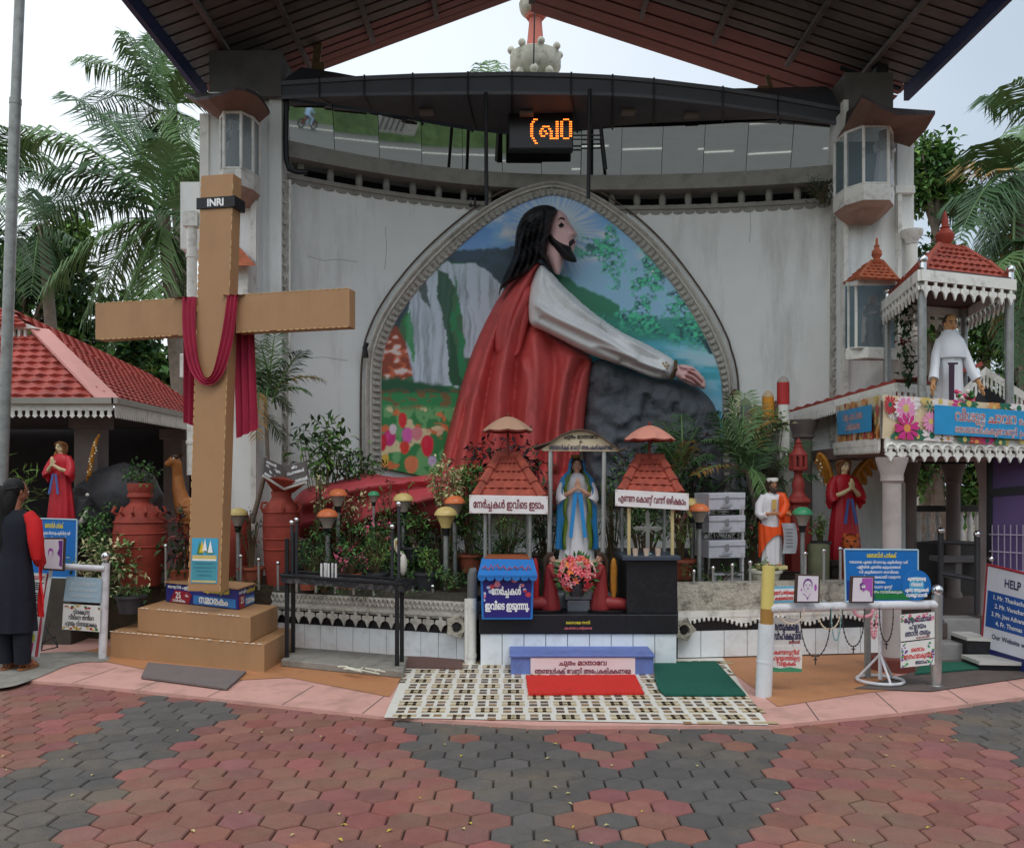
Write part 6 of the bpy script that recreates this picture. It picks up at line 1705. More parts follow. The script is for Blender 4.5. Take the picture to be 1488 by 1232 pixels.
pillar(1430, 8.7, .05, .33, 1.84, False)
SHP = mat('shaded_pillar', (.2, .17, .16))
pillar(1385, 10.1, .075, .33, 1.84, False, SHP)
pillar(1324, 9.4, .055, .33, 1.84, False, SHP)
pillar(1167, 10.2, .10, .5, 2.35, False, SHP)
part('floor', mat('brown_floor_stone', rgb(88, 74, 68), .6, .15, 5), rp, lambda m: (m.box((P(1480, 0, 9.4).x + .1, 9.6, .165), (3.2, 2.2, .33)), m.box((3.86, 8.35, .255), (.34, .3, .15))), bevel=.01)
part('step', mat('grey_step_marble', rgb(150, 148, 146), .4, .12, 5, stain=(rgb(100, 96, 92), .4, 6)), rp, lambda m: (m.box((P(1390, 0, 8.0).x, 8.16, .088), (.36, .34, .175)), m.box((P(1402, 0, 8.25).x, 8.42, .175), (.34, .24, .35))), bevel=.008)
for (x0, y0, x1, y1, D, m_) in ((1406, 927, 1436, 958, 7.9, BLACK), (1424, 962, 1500, 996, 7.55, BLACK)):
 a, b = P(x0, y1, D), P(x1, y0, D)
 part('plinth_block', m_, rp, lambda m: m.hexa([(a.x, D, .03), (b.x, D - .05, .03), (b.x, D + .3, .03), (a.x, D + .3, .03), (a.x, D, b.z - .02), (b.x, D - .05, b.z - .02), (b.x, D + .3, b.z - .02), (a.x, D + .3, b.z - .02)]))
 part('marble_top', flat('white_marble', 206, 204, 198, .3), rp, lambda m: m.hexa([(a.x - .01, D - .01, b.z - .02), (b.x, D - .06, b.z - .02), (b.x, D + .3, b.z - .02), (a.x - .01, D + .3, b.z - .02), (a.x - .01, D - .01, b.z + .01), (b.x, D - .06, b.z + .01), (b.x, D + .3, b.z + .01), (a.x - .01, D + .3, b.z + .01)]))
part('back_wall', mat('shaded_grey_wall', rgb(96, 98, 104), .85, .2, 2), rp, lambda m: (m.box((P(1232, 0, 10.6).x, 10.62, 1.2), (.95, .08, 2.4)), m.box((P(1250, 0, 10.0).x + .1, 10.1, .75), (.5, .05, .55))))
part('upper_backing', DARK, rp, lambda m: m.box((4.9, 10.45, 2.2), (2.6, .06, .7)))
ra, rb_ = P(1310, 738, 10.3), P(1428, 738, 10.3)
part('balustrade_rail', mat('dark_rail', rgb(60, 56, 54), .6), rp, lambda m: (m.box(((ra.x + rb_.x) / 2, 10.3, 1.33), (rb_.x - ra.x, .1, .07)), m.box(((ra.x + rb_.x) / 2, 10.3, .62), (rb_.x - ra.x, .14, .6))))
for px in (1322, 1335, 1348, 1362, 1396, 1409, 1420):
 part('baluster', WHITE2, rp, lambda m: m.lathe([(.035, .92), (.03, .95), (.045, 1.02), (.022, 1.10), (.04, 1.18), (.022, 1.26), (.032, 1.30)], (P(px, 0, 10.3).x, 10.3, 0), 10), smooth=True)
# rear roof with carved eaves
e0, e1 = P(1146, 600, 10.4), P(1302, 556, 9.0)
g0, g1, g2 = P(1385, 578, 9.3), P(1432, 533, 9.4), P(1520, 590, 9.1)
part('eaves_board', WHITE2, rp, lambda m: (fringe(m, e0, e1, .16, 44, 'scallop', top=.45), fringe(m, g0, g1, .22, 8, 'drop', top=.4), fringe(m, g1, g2, .22, 14, 'drop', top=.4), fringe(m, e1, g0 + Vector((0, 0, .1)), .2, 10, 'drop', top=.45)))
part('rear_roof', RT, rp, lambda m: (tiles(m, e0, e1, e1 + Vector((1.2, 1.2, .25)), e0 + Vector((1.2, 1.0, .25)), .16, .16, .022), tiles(m, g1 + Vector((-1.3, .1, -.42)), g1 + Vector((0, .05, .03)), g1 + Vector((0, 2.0, .05)), g1 + Vector((-1.3, 2.0, -.4)), .16, .16, .02)))
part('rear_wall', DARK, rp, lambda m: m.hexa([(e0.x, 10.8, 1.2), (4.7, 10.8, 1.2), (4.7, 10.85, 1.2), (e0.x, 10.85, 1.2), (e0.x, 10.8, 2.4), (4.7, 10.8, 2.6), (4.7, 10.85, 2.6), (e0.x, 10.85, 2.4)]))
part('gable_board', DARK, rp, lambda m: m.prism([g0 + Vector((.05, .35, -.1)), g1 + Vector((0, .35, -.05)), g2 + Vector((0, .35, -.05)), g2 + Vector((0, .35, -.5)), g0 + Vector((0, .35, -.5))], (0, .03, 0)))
# flowered banner round the terrace
bn = thing('flower_banner', 'printed banner with big flowers and red letters on blue, round the roof terrace', 'banner', P(1283, 635, 7.45))
qf = [P(1282, 637, 7.46), P(1600, 655, 8.26), P(1600, 597, 8.26), P(1282, 574, 7.46)]
ql = [P(1219, 642, 9.48), P(1281, 637, 7.45), P(1281, 574, 7.45), P(1217, 590, 9.48)]
CREAM = flat('banner_cream', 226, 206, 170, .5)
pal = [flat('banner_magenta', 206, 50, 130, .5), flat('banner_pink', 232, 150, 190, .5), flat('banner_green', 40, 110, 84, .5), flat('banner_orange', 220, 150, 80, .5), flat('banner_red', 190, 50, 66, .5), flat('banner_white', 236, 226, 226, .5), flat('banner_yellow', 214, 190, 110, .5)]
CYAN = flat('banner_blue', 40, 150, 206, .5)
for q, nm, seed in ((qf, 'front_sheet', 3), (ql, 'side_sheet', 4)):
 sh = part(nm, CREAM, bn, lambda m: m.grid(lambda u, v: onquad(q, u, v, .006 * math.sin(u * 19) + .01 * math.sin(u * 7 + v * 2)), 40, 4), smooth=True)
 R_ = random.Random(seed)
 ar = ((q[1] - q[0]).length) / ((q[3] - q[0]).length)
 m = MB()
 lvl = .014
 def flower(u, v, r, c1, c2, np_=14):
  global lvl
  for k in range(np_):
   a = 2 * math.pi * k / np_ + R_.uniform(-.1, .1)
   w_ = .24
   pp = [(u + r * .2 / ar * math.cos(a - w_), v + r * .2 * math.sin(a - w_)), (u + r * .75 / ar * math.cos(a - w_ * .8), v + r * .75 * math.sin(a - w_ * .8)), (u + r / ar * math.cos(a), v + r * math.sin(a)), (u + r * .75 / ar * math.cos(a + w_ * .8), v + r * .75 * math.sin(a + w_ * .8)), (u + r * .2 / ar * math.cos(a + w_), v + r * .2 * math.sin(a + w_))]
   m.poly([onquad(q, min(1, max(0, x)), min(1, max(0, y)), lvl + .0002 * (k % 3)) for x, y in pp], c1)
  m.poly([onquad(q, min(1, max(0, u + r * .26 / ar * math.cos(k * .63))), min(1, max(0, v + r * .26 * math.sin(k * .63))), lvl + .001) for k in range(10)], c2)
  lvl += .0004
 if nm == 'front_sheet':
  for _ in range(60): flower(R_.uniform(.0, 1), R_.choice([R_.uniform(0, .14), R_.uniform(.86, 1), R_.uniform(0, 1)]), R_.uniform(.16, .34), R_.randrange(7), R_.choice([3, 6, 2]))
  flower(.085, .72, .36, 5, 6, 18); flower(.085, .70, .30, 1, 6, 18); flower(.09, .26, .38, 0, 3, 13); flower(.19, .45, .26, 1, 6); flower(.185, .80, .16, 2, 2, 6)
 else:
  for _ in range(44): flower(R_.uniform(.0, 1), R_.choice([R_.uniform(0, .15), R_.uniform(.85, 1), R_.uniform(0, 1)]), R_.uniform(.15, .3), R_.choice([3, 4, 6, 5, 3]), R_.choice([3, 6, 4]))
 m.build('flower_print', pal, sh)
 if nm == 'front_sheet':
  bq_ = rectq(q, .20, .16, 1.0, .84, .052)
  part('blue_field', CYAN, sh, lambda m: m.poly(bq_))
  write(sh, bq_, [('വിശുദ്ധ ചാവറ പിതാവേ', .40, .68, .36, .58, 0, .075), ('വിശുദ്ധ ചാവറ പിതാവേ', .40, .68, .36, .58, 1, .03), ('ഞങ്ങൾക്കുവേണ്ടി പ്രാർത്ഥിക്കണമേ', .44, .22, .24, .66, 0, .075), ('ഞങ്ങൾക്കുവേണ്ടി പ്രാർത്ഥിക്കണമേ', .44, .22, .24, .66, 1, .03)], [WHL, flat('banner_red_letter', 196, 36, 40)], .003)
 else:
  bq_ = rectq(q, .10, .18, .92, .82, .046)
  part('blue_field', CYAN, sh, lambda m: m.poly(bq_))
  write(sh, bq_, [('വിശുദ്ധ ചാവറ പിതാവേ', .5, .68, .26, .85, 0, .08), ('വിശുദ്ധ ചാവറ പിതാവേ', .5, .68, .26, .85, 1, .03), ('പ്രാർത്ഥിക്കണമേ', .5, .28, .26, .85, 0, .08), ('പ്രാർത്ഥിക്കണമേ', .5, .28, .26, .85, 1, .03)], [WHL, flat('banner_red_letter', 196, 36, 40)], .003)
# small tiled canopy over the priest
cn = thing('roof_canopy', 'small red tiled canopy on four steel posts with white fleur eaves and finial', 'canopy', (4.2, 8.6, 2))
FL, FR, BL = P(1337, 394, 7.9), P(1474, 412, 8.3), P(1283, 414, 9.3)
zc2 = 3.52
FL.z = FR.z = BL.z = zc2
BR = FR + BL - FL
ctr = (FL + BR) / 2
part('eaves_board', WHITE2, cn, lambda m: (fringe(m, FL, FR, .25, 10, 'fleur', th=.02, top=.4), fringe(m, BL, FL, .25, 11, 'fleur', th=.02, top=.4), fringe(m, FR, BR, .25, 11, 'fleur', th=.02, top=.4), fringe(m, BR, BL, .25, 10, 'fleur', th=.02, top=.4)))
part('ceiling', flat('canopy_ceiling', 70, 56, 54), cn, lambda m: m.prism([FL, FR, BR, BL], (0, 0, .02)))
def shrink(p, k, dz): return ctr + (p - ctr) * k + Vector((0, 0, dz))
def croof(m):
 lv = [(.93, .0), (.60, .21), (.24, .40)]
 for (k0, d0), (k1, d1) in zip(lv, lv[1:]):
  C0 = [shrink(p, k0, d0) for p in (FL, FR, BR, BL)]; C1 = [shrink(p, k1 * 1.04, d1) for p in (FL, FR, BR, BL)]
  for i in range(4):
   j = (i + 1) % 4
   tiles(m, C0[i], C0[j], C1[j], C1[i], .12, .10, .015)
   m.tube([C0[i], C1[i]], .035, 6)
 m.prism([shrink(p, .25, .395) for p in (FL, FR, BR, BL)], (0, 0, .03))
part('tiled_roof', CLAY, cn, croof)
part('finial', CLAY2, cn, lambda m: m.lathe([(.10, .40), (.10, .44), (.05, .46), (.085, .52), (.09, .56), (.06, .60), (.04, .62), (.05, .635), (.03, .65), (.035, .70), (.012, .78), (.004, .80)], ctr, 16), smooth=True)
for p in (FL, FR, BR, BL):
 q = shrink(p, .93, 0)
 part('post', GALV, cn, lambda m: m.tube([(q.x, q.y, 1.98), (q.x, q.y, zc2 + .02)], .038, 12), smooth=True)
 part('ball_cap', CHROME, cn, lambda m: (m.ball((q.x, q.y - .02, zc2 + .10), .042, 12), m.tube([(q.x, q.y - .02, zc2 + .0), (q.x, q.y - .02, zc2 + .07)], .03, 10)), smooth=True)
# priest statue
t = thing('priest_statue', 'white habited balding priest statue with open arms under the small tiled canopy', 'statue', (P(1380, 0, 8.45).x, 8.45, 1.985), sc_=1.24)
t.scale = (1.08, 1.24, 1.24)
mb = MB(); sk = mat('golden_statue_skin', rgb(196, 144, 96), .5, .08, 6)
q = head_to(mb, (0, -.015, .925), .15, R(-5), R(6))
mb.tube([(0, 0, .76), (0, 0, .85), (0, -.005, .89)], [.05, .034, .034], 12)
for s_ in (-1, 1):
 mb.tube([(.10 * s_, 0, .77), (.14 * s_, -.02, .64), (.175 * s_, -.07, .52), (.20 * s_, -.10, .46)], [.03, .03, .026, .018], 10)
 hand_to(mb, (.20 * s_, -.10, .465), (.25 * s_, -.25, -1), (0, -1, 0), 1.15, .2, palm=(-s_ * .3, -1, 0))
fuse('body', mb, sk, t, .0065)
face_parts(t, q, .15, flat('statue_lip', 150, 70, 60), flat('brow_dark', 50, 34, 26))
part('hair', flat('dark_brown_hair', 52, 36, 28), t, lambda m: (m.ball(q(0, .13, .12), .40 * .15, 12, 1.03, .95, .98)), local=True, smooth=True)
HAB = mat('white_habit_paint', rgb(226, 228, 234), .4, .04, 5)
def hb_(m):
 gown(m, [(0, .125, .11, 0, 0, 1), (.25, .115, .10, 0, 0, 1), (.5, .10, .09, 0, 0, .7), (.66, .10, .085, 0, 0, .3), (.76, .11, .08, 0, 0, 0), (.82, .09, .06, 0, 0, 0), (.85, .05, .05, 0, 0, 0)], 9, .05, 44)
 for s_ in (-1, 1):
  m.tube([(.085 * s_, 0, .80), (.125 * s_, -.01, .70), (.16 * s_, -.05, .57), (.19 * s_, -.085, .49)], [.036, .038, .037, .042], 14)
part('habit', HAB, t, hb_, local=True, smooth=True)
part('cape', HAB, t, lambda m: gown(m, [(.66, .128, .105, 0, 0, .5), (.67, .13, .108, 0, 0, .5), (.74, .122, .095, 0, 0, .3), (.80, .12, .085, 0, 0, .1), (.845, .075, .065, 0, 0, 0), (.875, .062, .056, 0, .004, 0), (.88, .05, .046, 0, 0, 0)], 7, .04, 40), local=True, smooth=True)
part('sash', flat('dark_purple_sash', 58, 36, 56), t, lambda m: (m.prism([(-.075, -.118, .60), (-.03, -.122, .60), (-.05, -.145, .12), (-.085, -.14, .12)], (0, -.006, 0)), m.prism([(-.08, -.112, .60), (.0, -.12, .60), (.0, -.12, .615), (-.08, -.112, .615)], (0, -.008, 0))), local=True)
t = thing('flower_pot', 'small bouquet of pink roses at the feet of the white priest statue', 'bouquet', P(1402, 590, 8.0))
part('blooms', [flat('rose_pink', 206, 70, 110), flat('rose_white', 226, 214, 206), flat('leaf_green', 60, 110, 50)], t, lambda m: [(setattr(m, 'mi', rng.choice([0, 0, 1, 2])), m.ball(P(1402 + rng.uniform(-13, 13), 577 + rng.uniform(-10, 12), 8.0 + rng.uniform(-.06, .06)), rng.uniform(.014, .028), 6)) for _ in range(34)])
t = thing('hanging_vine', 'dark creeper with a red bloom climbing the left canopy post', 'plant', P(1318, 580, 9.0))
part('leaves', [flat('vine_leaf', 44, 66, 40), flat('vine_red', 110, 40, 44)], t, lambda m: [grow_leaf(m, P(1318 + rng.uniform(-9, 9) + 6 * math.sin(i), 440 + i * 1.3, 8.9), Vector((rng.uniform(-1, 1), -.3, rng.uniform(-1, .3))), Vector((0, 0, 1)), .09, .05, 1 if 36 < i < 46 else 0) for i in range(90)])
# gate and help board
t = thing('purple_gate', 'purple sheet gate with pale bars behind the help board', 'gate', P(1437, 900, 8.4))
gq = [P(1438, 835, 8.4), P(1560, 850, 8.0), P(1560, 640, 8.0), P(1438, 662, 8.4)]
part('sheet', mat('purple_gate_sheet', rgb(86, 66, 112), .5, .15, 5), t, lambda m: slab(m, gq, .02))
part('frame', BLACKP, t, lambda m: (m.tube([gq[0], gq[3]], .03, 6), m.prism(rectq(gq, 0, .66, 1, .72, .01), (0, -.02, 0))))
part('bars', flat('pale_bars', 160, 150, 170), t, lambda m: ([m.tube([onquad(gq, .04 + .075 * k, .02, .03), onquad(gq, .04 + .075 * k, .42, .03)], .006, 4) for k in range(13)], [m.tube([onquad(gq, 0, v, .03), onquad(gq, 1, v, .03)], .006, 4) for v in (.06, .20, .34)]))
part('padlock', CHROME, t, lambda m: m.ball(P(1440, 812, 8.3), .03, 8), smooth=True)
t = thing('help_board', 'white and blue help board listing four names and phone numbers by the purple gate', 'notice board', P(1460, 980, 7.6))
hq = [P(1425, 960, 7.95), P(1560, 1002, 7.0), P(1560, 850, 7.0), P(1435, 820, 7.95)]
hb2 = part('board', mat('white_flex_print', rgb(216, 218, 228), .35, .04, 5), t, lambda m: (m.grid(lambda u, v: onquad(hq, u, v), 20, 8), m.grid(lambda u, v: onquad(hq, u, v, -.03), 20, 8)))
part('edge', flat('red_board_edge', 150, 40, 50), hb2, lambda m: (m.tube([onquad(hq, 0, 1, 0), onquad(hq, 1, 1, 0)], .012, 6), m.tube([onquad(hq, 0, 0, 0), onquad(hq, 0, 1, 0)], .010, 6)))
bl2 = rectq(hq, .03, .37, 1.0, .74, .003)
part('blue_field', flat('help_blue', 34, 84, 160, .35), hb2, lambda m: m.grid(lambda u, v: onquad(bl2, u, v), 20, 6))
part('navy_strip', flat('help_navy', 34, 38, 96, .35), hb2, lambda m: m.grid(lambda u, v: onquad(hq, u, .15 * v, .003), 20, 2))
write(hb2, hq, [('HELP', .33, .855, .085, .2, 0, .02), ('Our Website www.gad', .40, .285, .05, .6, 0, .015)], [NAVY], .004)
def helpline(k, a, b): return [(a, .29, .86 - .235 * k, .125, .44, 0, .015), (b, .70, .84 - .235 * k, .125, .3, 0, .015)]
write(hb2, bl2, sum([helpline(k, a, b) for k, (a, b) in enumerate((('1. Mr. Thankachan', '9544'), ('2. Mr. Vavachan', '9020'), ('3. Mr. Jose Adivaram', '9388'), ('4. Fr. Thomas', '9447')))], []), [WHL], .003)
t = thing('handrail', 'dark steel handrail with ball caps beside the pavilion steps', 'handrail', P(1390, 885, 8.6))
part('rail_frame', STEEL, t, lambda m: (m.tube([P(1367, 890, 8.5), P(1367, 775, 8.5)], .028, 8), m.tube([P(1420, 892, 8.3), P(1420, 780, 8.3)], .028, 8), m.tube([P(1367, 787, 8.5), P(1420, 790, 8.3)], .022, 8), m.tube([P(1367, 832, 8.5), P(1420, 842, 8.3)], .022, 8), m.tube([P(1367, 787, 8.5), P(1330, 790, 9.6)], .02, 8)))
for a, b, d in ((1367, 771, 8.5), (1420, 776, 8.3)): part('ball_cap', CHROME, t, lambda m: m.ball(P(a, b, d), .036, 10), smooth=True)
t = thing('white_bench', 'pale bench slab inside the pavilion behind the dark handrail', 'bench', P(1400, 830, 9.2))
part('seat', flat('grey_bench', 120, 116, 116), t, lambda m: m.box(P(1398, 812, 9.2), (.55, .3, .05)), bevel=.006)
for a in (1384, 1412): part('leg', flat('grey_bench', 120, 116, 116), t, lambda m: m.box(P(a, 826, 9.2), (.06, .26, .2)))
# ================================================================ rails, boards, notices
t = thing('white_yellow_post', 'thick plastic post, white below and yellow above, at the mosaic corner', 'post', G(1110, 1017))
D = G(1110, 1015).y
part('white_sleeve', mat('white_pvc', rgb(212, 218, 222), .4, .05, 4, stain=(rgb(150, 146, 138), .4, 5)), t, lambda m: (m.tube([P(1109, 1017, D), P(1114, 906, D)], .060, 20), m.tube([P(1111, 962, D), P(1111.2, 960, D)], .062, 20)), smooth=True)
part('brown_band', flat('brown_stain', 164, 122, 62), t, lambda m: m.tube([P(1114, 906, D), P(1114.6, 884, D)], .048, 20), smooth=True)
part('yellow_sleeve', mat('yellow_pvc', rgb(216, 198, 116), .4, .08, 4, stain=(rgb(160, 130, 70), .4, 4)), t, lambda m: m.tube([P(1114.6, 884, D), P(1117, 822, D)], .047, 20), smooth=True)
t = thing('pipe_rail', 'white horizontal pipe rail from the yellow post to a steel post with chrome ball', 'rail', G(1240, 1000))
A, B = P(1118, 884, 6.64), P(1362, 878, 6.98)
part('rail_pipe', mat('chipped_white_pipe', rgb(214, 214, 218), .45, .12, 12, stain=(rgb(120, 118, 120), .6, 10)), t, lambda m: m.tube([A, A.lerp(B, .5) + Vector((0, 0, .004)), B], .035, 14), smooth=True)
part('end_post', STAINL, t, lambda m: (m.tube([P(1360, 998, 6.98), P(1362, 864, 6.98)], .040, 16), m.lathe([(.07, 0), (.07, .01), (.04, .02)], P(1360, 998, 6.98), 14)), smooth=True)
part('ball_cap', CHROME, t, lambda m: (m.ball(P(1362, 857, 6.98), .044, 14), m.tube([P(1362, 866, 6.98), P(1362, 862, 6.98)], .03, 10)), smooth=True)
part('stub_post', GALV, t, lambda m: m.tube([A.lerp(B, .32), P(1196, 872, 6.78)], .02, 8))
t = thing('ring_stand', 'white painted tripod stand with a ring foot under the pipe rail', 'stand', G(1280, 995))
c = G(1279, 990, .03); RS = mat('chipped_white_pipe', (1, 1, 1))
part('stem', RS, t, lambda m: m.tube([c + Vector((0, 0, .02)), P(1279, 884, c.y)], .016, 10), smooth=True)
part('ring_foot', RS, t, lambda m: m.tube([c + Vector((.175 * math.cos(k * .2618), .175 * math.sin(k * .2618), .014)) for k in range(25)], .013, 8), smooth=True)
for k in range(3):
 a = k * 2.094 + .6
 part('leg', RS, t, lambda m: m.tube([c + Vector((.17 * math.cos(a), .17 * math.sin(a), .014)), c + Vector((0, 0, .22))], .010, 6), smooth=True)
BEAD = [flat('rosary_dark', 60, 54, 54), flat('rosary_pink', 214, 150, 160), flat('rosary_teal', 130, 170, 172), flat('rosary_cream', 214, 196, 170)]
rz_ = [('dark beaded rosary loop hanging lowest from the pipe rail near the left sheets', 1185, 22, 70, 0), ('pale pink cloth garland slung along the pipe rail above the wall', 1255, 14, 12, 1), ('pink tassel cord hanging from the rail left of the ring stand', 1270, 4, 42, 1), ('teal cord loop hanging from the rail middle', 1215, 7, 46, 2), ('cream bead loop beside the teal cord on the rail', 1205, 16, 30, 3), ('thin dark rosary with cross, right of the teal cord', 1240, 16, 55, 0), ('dark rosary loop hanging behind the ring stand stem', 1288, 10, 48, 0), ('cream bead strand looped close to the yellow post', 1150, 18, 22, 3)]
for lab, px, hw_, dp, ci in rz_:
 u = (px - 1118) / 244
 o = A.lerp(B, u)
 t = thing('rosary', lab, 'rosary', o, group='rosaries and cords hanging on the pipe rail')
 def rz(m):
  pts = []
  for k in range(17):
   a = math.pi * k / 16
   pts.append(P(px - hw_ * math.cos(a), 884 + dp * math.sin(a) ** .8, o.y - .05))
  m.tube(pts, .004, 5)
  for k in range(1, 16): m.ball(pts[k], .0075 if ci != 1 else .014, 6)
  if ci == 0:
   c_ = pts[8]; m.box(c_ - Vector((0, 0, .03)), (.008, .006, .06)); m.box(c_ - Vector((0, 0, .02)), (.03, .006, .008))
 part('beads', BEAD[ci], t, rz)
def sheet_sign(name, lab, quad, m_, lines, mats, cat='notice', th=.004, extra=None, group=None):
 t = thing(name, lab, cat, (Vector(quad[0]) + Vector(quad[1])) / 2, group=group)
 b = part('board', m_, t, lambda m: slab(m, quad, th))
 if extra: extra(t, b, quad)
 if lines: write(b, quad, lines, mats, .003)
 return t, b
PAPER = mat('white_flex_sheet', rgb(226, 226, 222), .5, .05, 8)
def corner_flowers(cols, edges='tb'):
 def f(t, b, q):
  m = MB(); R_ = random.Random(int(q[0].x * 100))
  for i in range(40):
   u = R_.random(); v = R_.choice([R_.uniform(.86, .99), R_.uniform(.01, .14)]) if edges == 'tb' else (R_.uniform(.8, .98) if R_.random() < .5 else R_.uniform(.05, .95))
   if edges == 'b': v = R_.uniform(.01, .2)
   if edges == 't': v = R_.uniform(.7, .98); 
   if edges == 'c': u, v = R_.choice([R_.uniform(0.02, .2), R_.uniform(.8, .98)]), R_.uniform(.02, .98)
   r = R_.uniform(.02, .05)
   m.poly([onquad(q, min(.99, max(.01, u + r * math.cos(k * 1.05))), min(.99, max(.01, v + r * 1.1 * math.sin(k * 1.05))), .0012 + .00004 * i) for k in range(6)], R_.randrange(len(cols)))
  m.build('printed_flowers', cols, b)
 return f
FC1 = [flat('print_pink', 210, 90, 130), flat('print_rose', 226, 160, 180), flat('print_leaf', 90, 150, 90)]
FC2 = [flat('print_violet', 110, 70, 160), flat('print_leaf2', 40, 150, 80), flat('print_leaf3', 70, 170, 100)]
FC3 = [flat('print_red', 170, 50, 56), flat('print_leaf4', 80, 120, 60), flat('print_yellow', 206, 180, 70)]
sheet_sign('hanging_sheet', 'upper hanging sheet on the right post with three navy lines and pink petals', [P(1309, 932, 6.9), P(1358, 926, 6.93), P(1358, 889, 6.93), P(1308, 893, 6.9)], PAPER, [('കുടുംബമായി', .5, .78, .2, .8, 0), ('ഹൃദയം', .5, .52, .2, .5, 0), ('ഞാൻ തരും', .5, .26, .2, .75, 0), ('യെഹെസ്കേൽ', .65, .08, .08, .4, 1)], [NAVY, REDL], extra=corner_flowers(FC1, 't'))
sheet_sign('hanging_sheet', 'lower hanging sheet on the right post with red letters and green leaves', [P(1309, 970, 6.9), P(1358, 965, 6.93), P(1358, 928, 6.93), P(1309, 934, 6.9)], PAPER, [('ദൈവം', .5, .68, .18, .4, 0), ('സ്നേഹമാകുന്നു', .5, .42, .2, .85, 0), ('യോഹ', .62, .16, .16, .4, 1)], [flat('bright_red_lettering', 214, 50, 50), NAVY], extra=corner_flowers(FC2, 'c'))
sheet_sign('hanging_sheet', 'hanging sheet beside the yellow post with two large navy lines', [P(1119, 937, 6.75), P(1167, 936, 6.8), P(1162, 898, 6.8), P(1119, 896, 6.75)], PAPER, [('ശത്രുക്കളെ', .5, .66, .26, .85, 0, .04), ('സ്നേഹിക്കുവിൻ', .5, .32, .26, .95, 0, .04), ('മത്തായി', .74, .1, .12, .35, 1)], [NAVY, REDL])
sheet_sign('hanging_sheet', 'hanging sheet below it with red lines and a green meadow at the foot', [P(1120, 976, 6.75), P(1165, 976, 6.8), P(1166, 940, 6.8), P(1119, 939, 6.75)], PAPER, [('കണ്ണുനീര്', .5, .78, .17, .8, 0, .03), ('ഹൃദയത്തിന്റെ', .5, .55, .17, .9, 0, .03), ('വിളക്ക്', .5, .34, .17, .6, 0, .03)], [flat('bright_red_lettering', 214, 50, 50)], extra=lambda t, b, q: part('printed_meadow', flat('print_meadow', 70, 150, 110), b, lambda m: m.poly([onquad(q, 0, 0, .002), onquad(q, 1, 0, .002), onquad(q, 1, .12, .002), onquad(q, .6, .2, .002), onquad(q, .3, .14, .002), onquad(q, 0, .22, .002)])))
sheet_sign('small_notice', 'small red and blue notice behind the top of the yellow post', [P(1122, 876, 6.9), P(1156, 875, 6.95), P(1156, 851, 6.95), P(1122, 852, 6.9)], flat('notice_blue', 120, 190, 220, .4), [('ഇരുന്ന് പ്രാർത്ഥിക്കുക', .5, .62, .22, .9, 0, .05), ('ക്ഷമയോടെ', .5, .28, .2, .8, 0, .05)], [flat('bright_red_lettering', 214, 50, 50)], extra=lambda t, b, q: part('white_field', WHL, b, lambda m: m.poly(rectq(q, .0, .15, .95, .85, .0015))))
BB = flat('board_blue', 30, 110, 186, .4)
def bluebits(t, b, q):
 part('frame', flat('pale_frame', 170, 200, 214), t, lambda m: [m.tube([q[i], q[(i + 1) % 4]], .007, 5) for i in range(4)])
 part('green_strip', flat('board_green', 40, 130, 70, .4), b, lambda m: m.poly(rectq(q, .4, .04, .95, .22, .0015)))
 part('navy_field', flat('board_navy', 28, 60, 140, .4), b, lambda m: m.poly(rectq(q, .02, .04, .4, .40, .0015)))
bt = lambda: [('ബൈബിൾ പാർക്ക്', .5, .89, .085, .4, 1, .03)] + [(a, .46, .76 - .095 * k, .052, w_, 0, .02) for k, (a, w_) in enumerate((('നവോദയ എല്ലാ ദിവസവും കുരിശിന്റെ വഴി', .8), ('പള്ളിയിൽ എത്തിയ കുടുംബങ്ങൾ', .6), ('വി കുർബാന രാവിലെ', .62), ('പ്രാർത്ഥനയ്ക്കായി വരുന്ന', .6), ('സമയം', .3), ('ആരാധന ഉണ്ട്', .4), ('ദൈവവചനം വായിക്കുക', .7)))]
sheet_sign('notice_board', 'large blue notice board behind the pipe rail below the lion head', [P(1229, 874, 7.2), P(1334, 874, 7.2), P(1334, 799, 7.2), P(1227, 798, 7.2)], BB, bt(), [WHL, YEL], 'notice board', .02, bluebits)
t = thing('board_post', 'pale pedestal post carrying the blue notice board on the right', 'post', P(1262, 960, 7.24))
part('post', GALV, t, lambda m: m.box((P(1262, 0, 7.24).x, 7.26, .35), (.04, .04, .65)))
sheet_sign('notice_board', 'blue notice board on the left beside the woman, under the left angel', [P(46, 838, 8.35), P(110, 840, 8.3), P(112, 755, 8.3), P(46, 753, 8.35)], BB, bt()[:5], [WHL, YEL], 'notice board', .02, lambda t, b, q: part('frame', flat('pale_frame', 170, 200, 214), t, lambda m: [m.tube([q[i], q[(i + 1) % 4]], .007, 5) for i in range(4)]))
t = thing('round_sign', 'round blue sign with white letters standing on the pipe rail end', 'sign', P(1332, 872, 6.95))
part('disc', BB, t, lambda m: m.prism([P(1332 + 21 * math.cos(k * .2618), 850 - 22 * math.sin(k * .2618), 6.9) for k in range(24)], (0, .012, 0)))
rq = [P(1313, 868, 6.898), P(1351, 868, 6.898), P(1351, 832, 6.898), P(1313, 832, 6.898)]
part('pale_glow_print', flat('board_pale_blue', 80, 170, 214, .4), t, lambda m: m.poly([onquad(rq, .5 + .3 * math.cos(k * .52), .5 + .36 * math.sin(k * .52), .001) for k in range(12)]))
write(t, rq, [('കുഞ്ഞുങ്ങളെ', .5, .76, .14, .7, 0, .04), ('നിങ്ങൾ', .5, .53, .14, .45, 0, .04), ('എന്റെ അടുക്കൽ', .5, .31, .14, .9, 0, .04), ('വരുവാൻ', .5, .1, .14, .8, 0, .04)], [WHL], .003)
